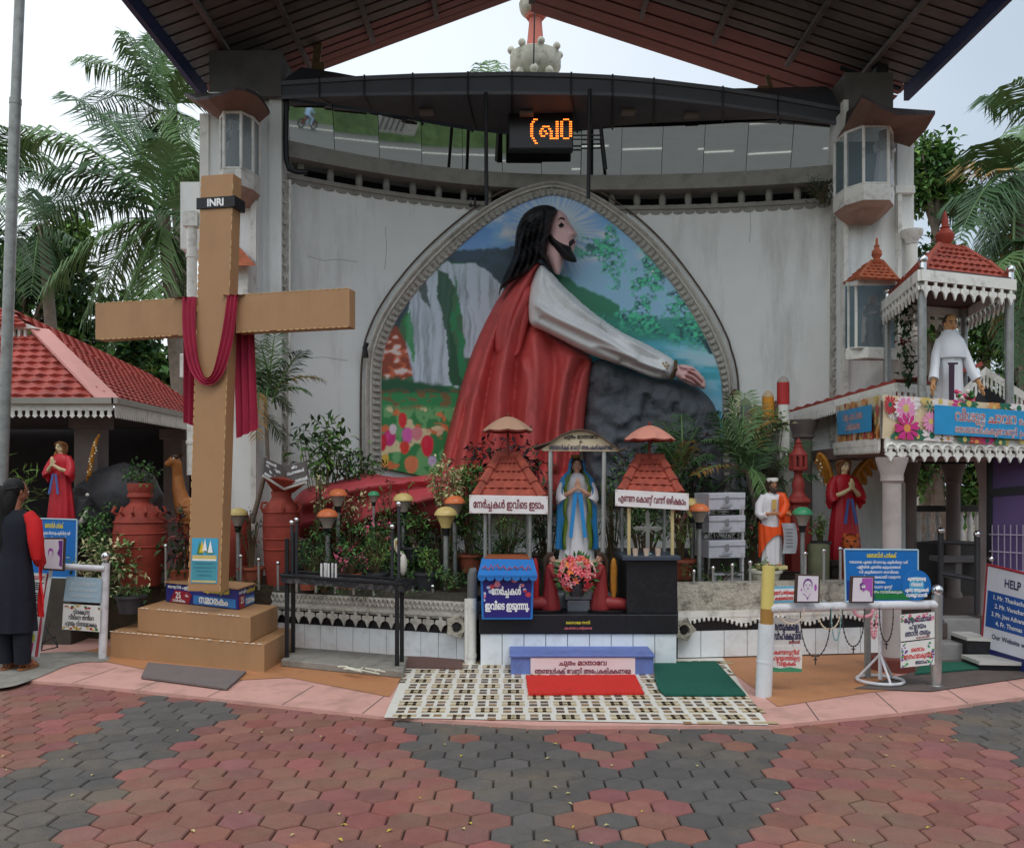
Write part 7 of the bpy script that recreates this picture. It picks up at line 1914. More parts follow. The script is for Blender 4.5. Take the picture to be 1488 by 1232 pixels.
PURP = flat('purple_print', 120, 60, 140, .4); MAG = flat('magenta_print', 176, 90, 180, .4)
def portrait(lab, q, kind):
 t = thing('framed_portrait', lab, 'picture', (q[0] + q[1]) / 2, group='framed purple portraits on the rails')
 part('frame', flat('brown_frame', 76, 58, 50), t, lambda m: slab(m, q, .02), bevel=.003)
 iq = rectq(q, .08, .06, .92, .95, .003)
 part('photo', mat('photo_white', rgb(226, 218, 226), .3, .03, 5), t, lambda m: m.poly(iq))
 def pr(m):
  el = lambda u, v, a, b, mi, n=16, lv=.002: m.poly([onquad(iq, min(.99, max(.01, u + a * math.cos(k * 2 * math.pi / n))), min(.99, max(.01, v + b * math.sin(k * 2 * math.pi / n))), lv) for k in range(n)], mi)
  if kind == 0:
   el(.48, .66, .23, .24, 0); el(.48, .60, .19, .22, 2, lv=.003)
   for s_ in (-1, 1): el(.48 + .09 * s_, .66, .05, .014, 0, 8, .004); el(.48 + .09 * s_, .62, .03, .014, 0, 8, .004)
   el(.48, .50, .07, .018, 0, 8, .004); el(.48, .56, .02, .03, 1, 6, .004)
   m.poly([onquad(iq, u, v, .002) for u, v in ((.2, .34), (.35, .28), (.5, .14), (.62, .28), (.7, .36), (.56, .24), (.5, .05), (.4, .22))], 0)
   el(.86, .55, .06, .14, 1, 10); el(.18, .46, .03, .06, 1, 8)
  elif kind == 1:
   m.poly([onquad(iq, u, v, .002) for u, v in ((.45, .98), (.98, .99), (.98, .2), (.9, .2), (.85, .42), (.66, .5), (.5, .4), (.46, .6))], 1)
   el(.46, .70, .13, .09, 0, lv=.003); el(.42, .6, .06, .12, 0, 10, .003); el(.52, .63, .1, .1, 2, 12, .004)
   for v in (.69, .55): m.poly([onquad(iq, .36, v, .005), onquad(iq, .56, v + .02, .005), onquad(iq, .56, v - .02, .005)], 0)
  else:
   m.poly([onquad(iq, u, v, .002) for u, v in ((.75, .95), (.98, .97), (.98, .08), (.82, .12), (.86, .4), (.7, .52), (.8, .7))], 0)
   el(.35, .55, .15, .16, 1, 10); el(.36, .5, .1, .13, 2, 10, .003); el(.35, .62, .05, .02, 0, 8, .004)
 part('portrait_print', [PURP, MAG, mat('photo_white', (1, 1, 1))], t, pr)
portrait('framed purple line portrait of a smiling face, left one on the pipe rail', [P(1155, 876, 6.6), P(1191, 876, 6.65), P(1192, 835, 6.65), P(1157, 834, 6.6)], 0)
portrait('framed purple profile portrait before the blue board on the pipe rail', [P(1235, 876, 6.72), P(1270, 876, 6.76), P(1271, 837, 6.76), P(1237, 837, 6.72)], 1)
portrait('framed purple portrait leaning before the left blue board', [P(62, 828, 7.9), P(93, 830, 7.9), P(95, 781, 7.9), P(62, 781, 7.9)], 2)
# left leaning frame with its two sheets
t = thing('sign_rail', 'worn white pipe frame with chrome ball beside the woman on the left', 'frame', G(150, 955))
FRM = mat('chipped_white_pipe', (1, 1, 1))
part('right_post', FRM, t, lambda m: m.tube([P(149, 958, 8.1), P(154, 818, 8.1)], .036, 14), smooth=True)
part('ball_cap', CHROME, t, lambda m: (m.ball(P(154, 808, 8.1), .042, 14), m.tube([P(154, 818, 8.1), P(154, 814, 8.1)], .026, 10)), smooth=True)
part('top_bar', FRM, t, lambda m: m.tube([P(79, 822, 8.0), P(152, 826, 8.08)], .028, 12), smooth=True)
part('slanting_bar', flat('white_flat_bar', 206, 206, 204), t, lambda m: m.hexa([P(50, 955, 7.75), P(57, 955, 7.75), P(57, 955, 7.8), P(50, 955, 7.8), P(75, 808, 8.0), P(80, 808, 8.0), P(80, 808, 8.05), P(75, 808, 8.05)]))
sheet_sign('hung_notice', 'pale blue water stained notice hanging in the white pipe frame', [P(92, 873, 8.05), P(146, 876, 8.05), P(148, 840, 8.05), P(97, 837, 8.05)], mat('stained_blue_sheet', rgb(164, 190, 204), .4, .14, 8, stain=(rgb(120, 150, 166), .6, 9)), [('പ്രാർത്ഥന', .5, .75, .16, .7, 0), ('നിശബ്ദത പാലിക്കുക', .5, .5, .14, .8, 0), ('ദൈവാലയം', .5, .26, .14, .6, 0)], [flat('faded_lettering', 196, 210, 216)])
sheet_sign('hung_notice', 'flower bordered notice with three black lines below the pale blue one', [P(90, 914, 8.03), P(145, 918, 8.03), P(146, 880, 8.03), P(92, 877, 8.03)], PAPER, [('വിശക്കുന്ന', .5, .72, .17, .45, 0, .03), ('വീടിനെ തൻ്റെ', .5, .5, .17, .68, 0, .03), ('ഹൃദയം വിശാലമാക്കും', .5, .26, .17, .85, 0, .03)], [BLK], extra=corner_flowers(FC3, 'tb'))
tq = [P(14, 946, 7.6), P(50, 954, 7.7), P(68, 833, 8.0), P(44, 832, 7.95)]
def tb(t, b, q):
 part('printed_lines', [BLK, flat('line_red', 190, 40, 50)], b, lambda m: [m.poly(rectq(q, .1 + (.06 if k % 3 else 0), .96 - .026 * k - .012, .92 - .08 * ((k * 7) % 3), .96 - .026 * k, .002), 1 if k < 2 else 0) for k in range(25) if k % 5 != 2])
 part('yellow_panel', flat('notice_lime', 190, 196, 50), b, lambda m: m.poly(rectq(q, .3, .17, .9, .25, .002)))
 part('pink_panel', flat('notice_magenta', 190, 50, 120), b, lambda m: m.poly(rectq(q, .25, .03, .88, .155, .002)))
 part('red_edge', flat('notice_red_edge', 170, 40, 60), b, lambda m: m.prism([onquad(q, 1.0, 0, .004), onquad(q, 1.08, 0, .004), onquad(q, 1.05, 1, .004), onquad(q, 1.0, 1, .004)], (0, .02, 0)))
sheet_sign('leaning_notice', 'tall leaning white notice with dense black lines and pink foot beside the woman', tq, PAPER, None, None, 'notice', .02, tb)
t = thing('wire_stand', 'thin dark wire easel on the tiles behind the white pipe frame', 'stand', P(75, 940, 8.4))
part('wire', BLACKP, t, lambda m: (m.tube([P(60, 935, 8.3), P(80, 925, 8.5), P(84, 940, 8.3), P(60, 945, 8.2), P(60, 935, 8.3)], .006, 5), m.tube([P(62, 905, 8.4), P(84, 940, 8.3)], .005, 5), m.tube([P(72, 905, 8.4), P(60, 945, 8.3)], .005, 5)))
# ================================================================ shrines, boxes and lamps of the garden
def umbrella(t, px, pyc, D, wpx, hpx, stem_y, c1, c2):
 c = P(px, pyc, D); r = wpx / F * D / 2; h = hpx / F * D
 def dome(u, v):
  a = 2 * math.pi * u; k = v
  rr = r * k * (1 - .06 * (1 - abs(math.cos(a * 4))) * k)
  return c + Vector((rr * math.cos(a), rr * math.sin(a), h * (1 - k ** 1.7) - .01 * k * abs(math.sin(a * 4))))
 part('umbrella_top', [c1], t, lambda m: m.grid(dome, 32, 8), smooth=True)
 part('umbrella_lining', [c2], t, lambda m: m.grid(lambda u, v: dome(u, v) - Vector((0, 0, .012)), 32, 8), smooth=True)
 part('umbrella_rod', flat('rusty_red_rod', 120, 44, 36), t, lambda m: (m.tube([c + Vector((0, 0, h + .02)), P(px, stem_y, D)], .011, 8), m.ball(c + Vector((0, 0, h + .015)), .016, 8), [m.tube([c + Vector((0, 0, h * .25)), c + Vector((r * .8 * math.cos(k * .785), r * .8 * math.sin(k * .785), h * .15))], .003, 4) for k in range(8)]))
def shrine(lab, roof4, D, dep, sign, lines, posts, post_y, post_m, umb):
 t = thing('offering_shrine', lab, 'shrine', P((sign[0][0] + sign[1][0]) / 2, post_y, D))
 bl, br, tr, tl = [P(a, b, D + (.0 if k < 2 else dep * .5)) for k, (a, b) in enumerate(roof4)]
 back = Vector((0, dep, 0))
 def rf(m):
  tiles(m, bl, br, tr, tl, .095, .085, .012)
  for a, b, c_, d in ((br, br + back, tr + Vector((0, .02, 0)), tr), (br + back, bl + back, tl + Vector((0, .02, 0)), tr + Vector((0, .02, 0))), (bl + back, bl, tl, tl + Vector((0, .02, 0)))):
   m.poly([a, b, c_, d])
  for a, b in ((bl, tl), (br, tr)):
   n_ = 3
   for k in range(n_):
    p0, p1 = a.lerp(b, k / n_ - .01), a.lerp(b, (k + 1.02) / n_)
    m.tube([p0, p1], [.052, .038], 8)
  m.tube([tl - Vector((.03, 0, 0)), tr + Vector((.03, 0, 0))], .045, 8)
 part('tiled_roof', CLAY, t, rf)
 q = [P(a, b, D - .06) for a, b in sign]
 sb = part('sign_board', BOARD, t, lambda m: slab(m, q, .012), bevel=.002)
 write(sb, q, lines, [flat('maroon_lettering', 120, 26, 50)], .003)
 part('corner_marks', flat('faded_pink_mark', 206, 130, 130), sb, lambda m: [m.tube([onquad(q, u + .02 * su, v, .002), onquad(q, u, v, .002), onquad(q, u, v + .1 * sv, .002)], .002, 4) for u, v, su, sv in ((.01, .06, 1, 1), (.99, .06, -1, 1), (.99, .94, -1, -1), (.01, .94, 1, -1))])
 for k, (px, y0, dd, m_) in enumerate(posts):
  part('post', m_, t, lambda m: m.tube([P(px, y0, D + dd), P(px, post_y, D + dd)], .016, 8), smooth=True)
 umbrella(t, *umb)
 return t
YPOLE = flat('cream_pole', 196, 178, 130)
shrine('small tiled offering shrine over the blue collection box, tan umbrella on top', [(691, 722), (788, 723), (752, 662), (724, 662)], 7.86, .5, [(682, 745.5), (796, 747), (796, 721), (682, 719)], [('നേർച്ചകൾ ഇവിടെ ഇടാം', .5, .5, .42, .9, 0, .03)],
 [(705, 745, 0, GALV), (770, 745, 0, GALV), (712, 745, .4, GALV), (767, 745, .4, GALV)], 816, GALV, (738, 625, 8.05, 73, 20, 662, mat('tan_umbrella', rgb(178, 140, 116), .6, .12, 8, stain=(rgb(130, 96, 80), .5, 8)), flat('red_lining', 150, 60, 50)))
shrine('small tiled oil lamp shrine over the black pedestal, pink umbrella on top', [(903, 714), (988, 717), (960, 666), (928, 666)], 7.9, .5, [(894, 735), (1001, 741.5), (1001, 717), (894, 711)], [('എണ്ണ കൊണ്ട് വന്ന് ഒഴിക്കാം', .5, .5, .40, .92, 0, .03)],
 [(914, 738, 0, YPOLE), (977, 740, 0, YPOLE), (904, 738, .4, GALV), (965, 738, .4, GALV)], 812, GALV, (944, 638, 8.1, 74, 20, 666, mat('pink_umbrella', rgb(206, 138, 120), .6, .12, 8, stain=(rgb(150, 96, 84), .5, 8)), flat('red_lining', 150, 60, 50)))
# collection box
t = thing('collection_box', 'blue collection box with flared scalloped lid and white letters on the altar corner', 'box', P(737, 899, 7.7))
q = [P(700, 900, 7.66), P(774, 900, 7.66), P(776, 834, 7.66), P(698, 834, 7.66)]
SB = mat('bright_blue_frame', rgb(44, 116, 190), .4, .1, 8)
bx = part('case', SB, t, lambda m: slab(m, q, .34), bevel=.006)
fq = rectq(q, .045, .05, .955, .98, .004)
part('front_print', mat('violet_print', rgb(48, 40, 120), .35, .08, 4), bx, lambda m: m.poly(fq))
part('printed_blooms', [flat('print_red2', 196, 60, 76), flat('print_white2', 190, 200, 230), flat('print_rose2', 214, 130, 150)], bx, lambda m: [m.poly([onquad(fq, min(.99, max(.01, cx + r * math.cos(k * .785))), min(.99, max(.01, cy + r * .9 * math.sin(k * .785))), .001 + .00005 * i) for k in range(8)], rng.randrange(3)) for i, (cx, cy, r) in enumerate([(.5 + s * (.2 + .05 * j + rng.uniform(-.06, .06)), .85 - .06 * j + rng.uniform(-.03, .05), rng.uniform(.035, .07)) for s in (-1, 1) for j in range(8)])])
write(bx, fq, [('നേർച്ചകൾ', .48, .62, .17, .62, 0, .05), ('ഇവിടെ ഇടുന്നു.', .5, .27, .17, .94, 0, .05)], [WHL], .003)
def lid(m):
 a, b = P(694, 836, 7.60), P(781, 836, 7.60); c, d = P(700, 812, 7.78), P(775, 813, 7.78)
 m.hexa([a, b, b + Vector((0, .46, 0)), a + Vector((0, .46, 0)), c, d, d + Vector((0, .2, 0)), c + Vector((0, .2, 0))])
 fringe(m, a + Vector((0, 0, .004)), b + Vector((0, 0, .004)), .05, 7, 'scallop', top=.3)
part('lid', SB, t, lid)
part('lid_top', flat('orange_wood', 150, 84, 52), t, lambda m: m.hexa([P(704, 812, 7.8), P(771, 813, 7.8), P(768, 806, 8.0), P(707, 806, 8.0), P(704, 810, 7.8), P(771, 811, 7.8), P(768, 805, 8.0), P(707, 805, 8.0)]))
part('lid_motif', flat('lid_red', 170, 70, 70), t, lambda m: [m.tube([P(701 + 9 * k, 826 + 3 * math.sin(k * 2), 7.655), P(705 + 9 * k, 822 - 2 * math.sin(k), 7.665), P(708 + 9 * k, 827, 7.655)], .006, 5) for k in range(8)])
# arched name board over Mary
t = thing('arched_sign', 'arched cream sign roof on two steel posts over the blue veiled statue', 'sign', P(840, 812, 8.05))
D = 8.0
arc = [(786, 653), (800, 644), (815, 634), (830, 628), (845, 626), (860, 629), (875, 637), (889, 647), (901, 656)]
part('board', mat('cream_sign_board', rgb(206, 192, 162), .6, .12, 5, stain=(rgb(140, 120, 90), .5, 6)), t, lambda m: m.prism([P(a, b, D) for a, b in [(901, 656), (790, 655)] + arc], (0, .02, 0)))
part('curved_roof', mat('rusty_brown_sheet', rgb(92, 76, 66), .7, .2, 6), t, lambda m: [m.hexa([P(a, b - 1, D - .04), P(c, d - 1, D - .04), P(c, d - 1, D - .04) + Vector((.05, .6, 0)), P(a, b - 1, D - .04) + Vector((.05, .6, 0)), P(a, b - 3, D - .04), P(c, d - 3, D - .04), P(c, d - 3, D - .04) + Vector((.05, .6, 0)), P(a, b - 3, D - .04) + Vector((.05, .6, 0))]) for (a, b), (c, d) in zip([(774, 652)] + arc[1:], arc[1:] + [(910, 652)])])
q = [P(788, 656, D - .004), P(900, 656, D - .004), P(900, 626, D - .004), P(788, 626, D - .004)]
write(t, q, [('ചുരം മാതാവേ', .5, .72, .2, .44, 0, .03), ('+', .5, .47, .22, .1, 0, .03), ('ഞങ്ങൾക്ക് വേണ്ടി അപേക്ഷിക്കണമേ', .5, .2, .22, .82, 1, .03)], [BLK, NAVY], .004)
for px in (800, 878):
 part('post', STAINL, t, lambda m: m.tube([P(px, 655, 8.03), P(px - 2, 815, 8.03)], .022, 12), smooth=True)
part('hanging_strut', GALV, t, lambda m: m.tube([P(845, 656, 8.25), P(845, 668, 8.25)], .018, 6))
# flowers in front
t = thing('flower_bunch', 'big bunch of red, pink and orange artificial lilies on the altar ledge', 'flowers', P(838, 885, 7.75))
c = P(838, 834, 7.78)
FM = [flat('lily_red', 206, 60, 66), flat('lily_pink', 232, 120, 130), flat('lily_pale', 236, 190, 186), flat('lily_orange', 232, 130, 60), flat('leaf_green', 60, 110, 50)]
def blooms(m):
 R_ = random.Random(3)
 for i in range(46):
  a, b = R_.uniform(0, 6.28), R_.uniform(-1.2, 1.4)
  d = Vector((math.cos(a) * math.cos(b), -abs(math.sin(a)) * math.cos(b) - .15, math.sin(b))).normalized()
  o = c + Vector((d.x * .155, d.y * .10, d.z * .155))
  mi = R_.choice([0, 0, 1, 1, 2, 3])
  for k in range(6):
   s = d.orthogonal().normalized(); s2 = d.cross(s)
   v = (d * .45 + s * math.cos(k * 1.047 + i) + s2 * math.sin(k * 1.047 + i)).normalized()
   grow_leaf(m, o, v, d, R_.uniform(.04, .06), .022, mi if R_.random() < .8 else 1)
 for i in range(30):
  a = R_.uniform(0, 6.28)
  grow_leaf(m, c + Vector((.14 * math.cos(a), 0, .14 * math.sin(a))), Vector((math.cos(a), R_.uniform(-.6, .4), math.sin(a))), Vector((0, -1, 0)), .08, .025, 4)
part('petals', FM, t, blooms)
part('vase', flat('dark_vase', 44, 44, 50, .3), t, lambda m: m.lathe([(.06, 0), (.075, .05), (.05, .12), (.07, .16)], (c.x, c.y, zt2 + .16), 14), smooth=True)
# silver cross and cups on the pedestal
t = thing('silver_cross', 'silver standing cross with pointed arms on the black pedestal', 'cross', P(941, 808, 7.95))
sv = mat('tarnished_silver', rgb(150, 150, 146), .4, .15, 20, metal=.6)
z0 = P(941, 808, 7.95)
part('cross_body', sv, t, lambda m: (m.box(z0 + Vector((0, 0, .19)), (.036, .025, .36)), m.box(z0 + Vector((0, 0, .25)), (.2, .024, .034)), m.prism([z0 + Vector((-.1, -.012, .225)), z0 + Vector((-.1, -.012, .275)), z0 + Vector((-.135, -.012, .25))], (0, .024, 0)), m.prism([z0 + Vector((.1, -.012, .275)), z0 + Vector((.1, -.012, .225)), z0 + Vector((.135, -.012, .25))], (0, .024, 0)), m.prism([z0 + Vector((-.028, -.012, .37)), z0 + Vector((.028, -.012, .37)), z0 + Vector((0, -.012, .415))], (0, .024, 0))), bevel=.003)
part('rays', sv, t, lambda m: [m.tube([z0 + Vector((0, 0, .25)), z0 + Vector((.075 * math.cos(a), 0, .25 + .075 * math.sin(a)))], [.012, .003], 5) for a in (.8, 2.35, 3.9, 5.5)])
part('foot', flat('teal_foot', 110, 140, 146), t, lambda m: m.box(z0 + Vector((0, 0, .015)), (.07, .05, .03)), bevel=.004)
for px, lab in ((924, 'cream paper cup at the left end of the black pedestal'), (940, 'cream paper cup just below the silver cross'), (957, 'cream paper cup with a white rim spill on the pedestal right side')):
 o = P(px, 818, AD - .03)
 o.z = ztop_ + .04
 t = thing('paper_cup', lab, 'cup', o, group='cups on the black pedestal')
 part('cup', flat('cup_cream', 206, 186, 168), t, lambda m: m.lathe([(.020, 0), (.027, .062), (.028, .064), (.024, .064), (.018, .01)], o + Vector((0, .03, 0)), 14), smooth=True)
# white collection trays on a rack
t = thing('tray_rack', 'slim white metal rack holding three white cash boxes right of the oil lamp shrine', 'rack', P(1052, 860, 8.9))
RK = flat('white_rack', 196, 196, 202)
for px, D in ((1021, 8.95), (1079, 8.7), (1030, 9.2), (1076, 9.15)):
 part('post', RK, t, lambda m: m.box((P(px, 0, D).x, D, (.62 + P(px, 725, D).z) / 2), (.022, .022, P(px, 725, D).z - .62)))
CB = mat('scuffed_white_tin', rgb(190, 190, 200), .4, .08, 8, stain=(rgb(110, 100, 96), .55, 9))
for k, (y0, y1, lab) in enumerate(((741, 718, 'top white cash box with a flat lid on the rack'), (774, 751, 'middle white cash box with a hasp on the rack'), (811, 787, 'bottom white cash box with chipped paint on the rack'))):
 a, b = P(1030, y0, 8.62), P(1083, y0 - 1, 8.55); h = Vector((0, 0, (y0 - y1) / F * 8.6)); bk_ = Vector((-.07, .34, 0))
 t = thing('cash_box', lab, 'cash box', (a + b) / 2, group='white cash boxes on the rack')
 part('box', CB, t, lambda m: m.hexa([a, b, b + bk_, a + bk_, a + h, b + h, b + bk_ + h, a + bk_ + h]), bevel=.004)
 e = Vector((0, -.01, 0))
 part('lid', CB, t, lambda m: m.hexa([a + h * .72 + e, b + h * .72 + e, b + h * .72 + bk_, a + h * .72 + bk_, a + h * 1.06 + e, b + h * 1.06 + e, b + h * 1.06 + bk_, a + h * 1.06 + bk_]), bevel=.004)
 md = (a + b) / 2
 part('hasp', flat('hasp_steel', 130, 130, 134, .4), t, lambda m: (m.box(md + h * .66 + Vector((0, -.016, 0)), (.03, .008, .06)), m.tube([md + h * .35 + Vector((-.04, -.008, 0)), md + h * .28 + Vector((-.04, -.02, 0)), md + h * .28 + Vector((.04, -.02, 0)), md + h * .35 + Vector((.04, -.008, 0))], .005, 5)))
 part('rust_mark', flat('rust_mark', 70, 50, 44), t, lambda m: m.box(md + h * (.12) + Vector((rng.uniform(-.03, .03), -.004, 0)), (.16, .003, .006)))
t = thing('low_tin_box', 'low white tin box on the soil under the rack', 'box', P(1055, 850, 8.8))
part('box', CB, t, lambda m: (m.box(P(1053, 841, 8.8), (.26, .22, .10)), m.box(P(1053, 833, 8.78), (.27, .23, .02))), bevel=.004)
# red stone lamp tower
t = thing('stone_lamp', 'red oxide stone lamp tower with lantern house beside the orange robed saint', 'stone lamp', P(1160, 805, 9.0))
s = 9.0 / F; o = P(1160, 800, 9.0)
RO = mat('red_oxide_paint', rgb(142, 52, 46), .6, .15, 6, stain=(rgb(90, 36, 34), .4, 6))
Y = lambda y: (800 - y) * s
part('base', RO, t, lambda m: m.lathe([(20 * s, -.2), (20 * s, Y(770)), (17 * s, Y(766)), (15 * s, Y(733)), (19 * s, Y(730)), (19 * s, Y(727)), (13 * s, Y(722))], o, 8), bevel=.004)
part('shaft', RO, t, lambda m: m.lathe([(13 * s, Y(722)), (9 * s, Y(718)), (8 * s, Y(712)), (9.5 * s, Y(704)), (7 * s, Y(696)), (5 * s, Y(690)), (6 * s, Y(686)), (8 * s, Y(683))], o, 16), smooth=True)
part('lantern_house', RO, t, lambda m: (m.lathe([(12 * s, Y(684)), (13 * s, Y(682)), (13 * s, Y(679)), (9.5 * s, Y(678))], o, 16), m.lathe([(9.5 * s, Y(664)), (13 * s, Y(663)), (13 * s, Y(661))], o, 16), [m.tube([o + Vector((10.5 * s * math.cos(k * .785), 10.5 * s * math.sin(k * .785), Y(680))), o + Vector((10.5 * s * math.cos(k * .785), 10.5 * s * math.sin(k * .785), Y(663)))], .022, 6) for k in range(8)]))
part('lantern_core', flat('dark_lantern_core', 60, 24, 24), t, lambda m: m.lathe([(8 * s, Y(680)), (8 * s, Y(663))], o, 12))
part('roof', RO, t, lambda m: m.lathe([(13.5 * s, Y(661)), (7 * s, Y(653)), (6 * s, Y(650)), (6.5 * s, Y(648)), (4 * s, Y(646)), (5 * s, Y(643)), (2.5 * s, Y(640)), (.5 * s, Y(636))], o, 16), smooth=True)
# urns
def urn(lab, px, D, prof, nband=3, knobs=True):
 t = thing('clay_urn', lab, 'urn', P(px, prof[-1][1], D))
 s = D / F; o = P(px, 0, D)
 pr = [(r * s, H + (HY - y) * s) for r, y in prof][::-1]
 part('body', CLAY2, t, lambda m: m.lathe(pr, (o.x, D, 0), 32), smooth=True)
 return t, s, o
t, s, o = urn('large red clay urn with knobbed shoulder left of the tall cross', 204, 8.9, [(12, 702), (17, 702), (18, 704), (17, 712), (16, 716), (18, 719), (18, 722), (14, 724), (14, 730), (20, 736), (28, 742), (33, 750), (36, 762), (37.5, 780), (36.5, 800), (32, 822), (28, 840), (27, 850)])
part('ridge', CLAY2, t, lambda m: [m.lathe([(r * s, H + (HY - y - 1.2) * s), (r * s + .012, H + (HY - y) * s), (r * s, H + (HY - y + 1.2) * s)], (o.x, 8.9, 0), 32) for r, y in ((36, 758), (37, 774), (37, 793))])
for k in range(7):
 a = -2.9 + k * .48
 c_ = Vector((o.x + 31 * s * math.cos(a), 8.9 + 31 * s * math.sin(a), H + (HY - 740) * s))
 part('knob', CLAY2, t, lambda m: m.tube([c_ + Vector((0, 0, -.06)), c_ + Vector((.05 * math.cos(a), .05 * math.sin(a), -.02)), c_ + Vector((.02 * math.cos(a), .02 * math.sin(a), .03))], .014, 6))
t, s, o = urn('tall red clay jar with ring bands carrying the open book, right of the cross', 409, 9.0, [(15, 714), (14, 722), (17, 728), (24, 735), (26, 742), (26.5, 760), (26, 790), (25, 815), (22, 840), (21, 850)])
part('ridge', CLAY2, t, lambda m: [m.lathe([(r * s, H + (HY - y - 1.2) * s), (r * s + .012, H + (HY - y) * s), (r * s, H + (HY - y + 1.2) * s)], (o.x, 9.0, 0), 32) for r, y in ((26, 744), (26, 763), (26, 782), (26, 797))])
for a in (-2.4, -1.2, -.3):
 c_ = Vector((o.x + 23 * s * math.cos(a), 9.0 + 23 * s * math.sin(a), H + (HY - 737) * s))
 part('handle', CLAY2, t, lambda m: m.tube([c_ + Vector((0, 0, .05)), c_ + Vector((.05 * math.cos(a), .05 * math.sin(a), .05)), c_ + Vector((.06 * math.cos(a), .06 * math.sin(a), 0)), c_ + Vector((.03 * math.cos(a), .03 * math.sin(a), -.05))], .014, 6), smooth=True)
t, s, o = urn('red clay jar half hidden behind the tall cross on its right side', 344, 9.3, [(12, 742), (16, 746), (20, 760), (22, 790), (20, 830), (18, 848)])
# open book on the jar
t = thing('open_book_sign', 'grey stone open book with white lettering resting on the tall clay jar', 'book', P(412, 712, 8.95))
pgm = mat('grey_book_stone', rgb(98, 92, 90), .5, .1, 6)
for nm, q, lines in (('left_page', [P(382, 690, 8.75), P(413, 709, 8.9), P(413, 677, 9.05), P(384, 664, 8.85)], [('ഞാൻ', .35, .8, .13, .5, 0, .05), ('നിന്റെ കൂടെ', .45, .6, .13, .7, 0, .05), ('ഉണ്ട്', .45, .4, .13, .5, 0, .05), ('ഭയപ്പെടേണ്ട', .5, .14, .15, .9, 0, .06)]), ('right_page', [P(413, 709, 8.9), P(445, 699, 8.7), P(443, 670, 8.8), P(413, 677, 9.05)], [('ജീവ', .5, .82, .13, .3, 0, .05), ('വചനങ്ങൾ', .55, .58, .15, .8, 0, .05), ('യോഹന്നാൻ', .6, .14, .17, .95, 0, .07)])):
 pg = part(nm, pgm, t, lambda m: slab(m, q, .03), bevel=.003)
 write(pg, q, lines, [WHL], .004)
part('page_block', flat('white_page_edge', 214, 210, 206), t, lambda m: (m.tube([P(382, 691, 8.74), P(413, 710.5, 8.89)], .014, 5), m.tube([P(413, 710.5, 8.89), P(445, 700.5, 8.69)], .014, 5)))
part('cradle', CLAY2, t, lambda m: m.hexa([P(398, 716, 8.95), P(426, 716, 8.95), P(424, 716, 9.2), P(400, 716, 9.2), P(382, 692, 8.8), P(445, 702, 8.8), P(443, 690, 9.3), P(384, 690, 9.3)]))
# garden lamps
LG = mat('frosted_lamp_glass', rgb(150, 140, 130), .25, .1, 6, trans=.0)
def lamp(lab, px, py, D, w, yb, col, solid=False):
 t = thing('garden_lamp', lab, 'garden lamp', P(px, yb, D), group='mushroom shaped garden lamps in the planter')
 s = D / F * w / 30.; o = P(px, py, D)
 cm = mat('lamp_%d_%d_%d' % col, rgb(*col), .35, .12, 8, stain=(rgb(int(col[0] * .6), int(col[1] * .6), int(col[2] * .6)), .4, 8))
 part('dome', cm, t, lambda m: m.lathe([(15.5 * s, -1.5 * s), (15.5 * s, 0), (14 * s, 3.5 * s), (11 * s, 7 * s), (6 * s, 9.5 * s), (1 * s, 10.2 * s)], o, 24), smooth=True)
 part('glass_cone', cm if solid else LG, t, lambda m: m.lathe([(6.5 * s, -18 * s), (7 * s, -15 * s), (12.5 * s, -3 * s), (13.5 * s, -1.4 * s)], o, 20), smooth=True)
 part('socket', BLACKP, t, lambda m: m.lathe([(4.5 * s, -28 * s), (5 * s, -22 * s), (6.5 * s, -18 * s)], o, 14), smooth=True)
 part('pole', GALV, t, lambda m: (m.tube([o + Vector((0, 0, -26 * s)), P(px, yb, D)], 3.4 * s, 12), m.lathe([(7 * s, 0), (7 * s, .012), (4 * s, .02)], P(px, yb, D), 12)), smooth=True)
OR_, CRm, GR_ = (222, 122, 74), (214, 190, 122), (64, 150, 106)
lamp('orange domed garden lamp behind the candle stand', 476, 749, 8.75, 30, 862, OR_)
lamp('orange lamp tilted among pale leaves above the candle stand', 491, 719, 8.9, 27, 800, OR_)
lamp('small green domed lamp against the red robe train', 543, 719, 8.85, 17, 800, GR_)
lamp('cream domed lamp half hidden behind the chrome candle post', 586, 726, 8.85, 29, 810, CRm)
lamp('solid cream cone lamp on the tallest front pole', 648, 747, 8.45, 33, 862, CRm, True)
lamp('orange domed lamp just behind the solid cream cone lamp', 661, 730, 8.7, 30, 845, OR_)
lamp('orange domed lamp left of the white cash boxes', 1016, 741, 8.6, 29, 858, OR_)
lamp('cream lamp peeping out behind the oil lamp shrine sign', 1006, 733, 9.0, 28, 840, CRm, True)
lamp('green domed lamp in front of the red stone lamp', 1166, 746, 8.5, 29, 862, GR_)
lamp('cream lamp whose half dome shows right of the cross shaft', 346, 747, 8.9, 28, 850, CRm)
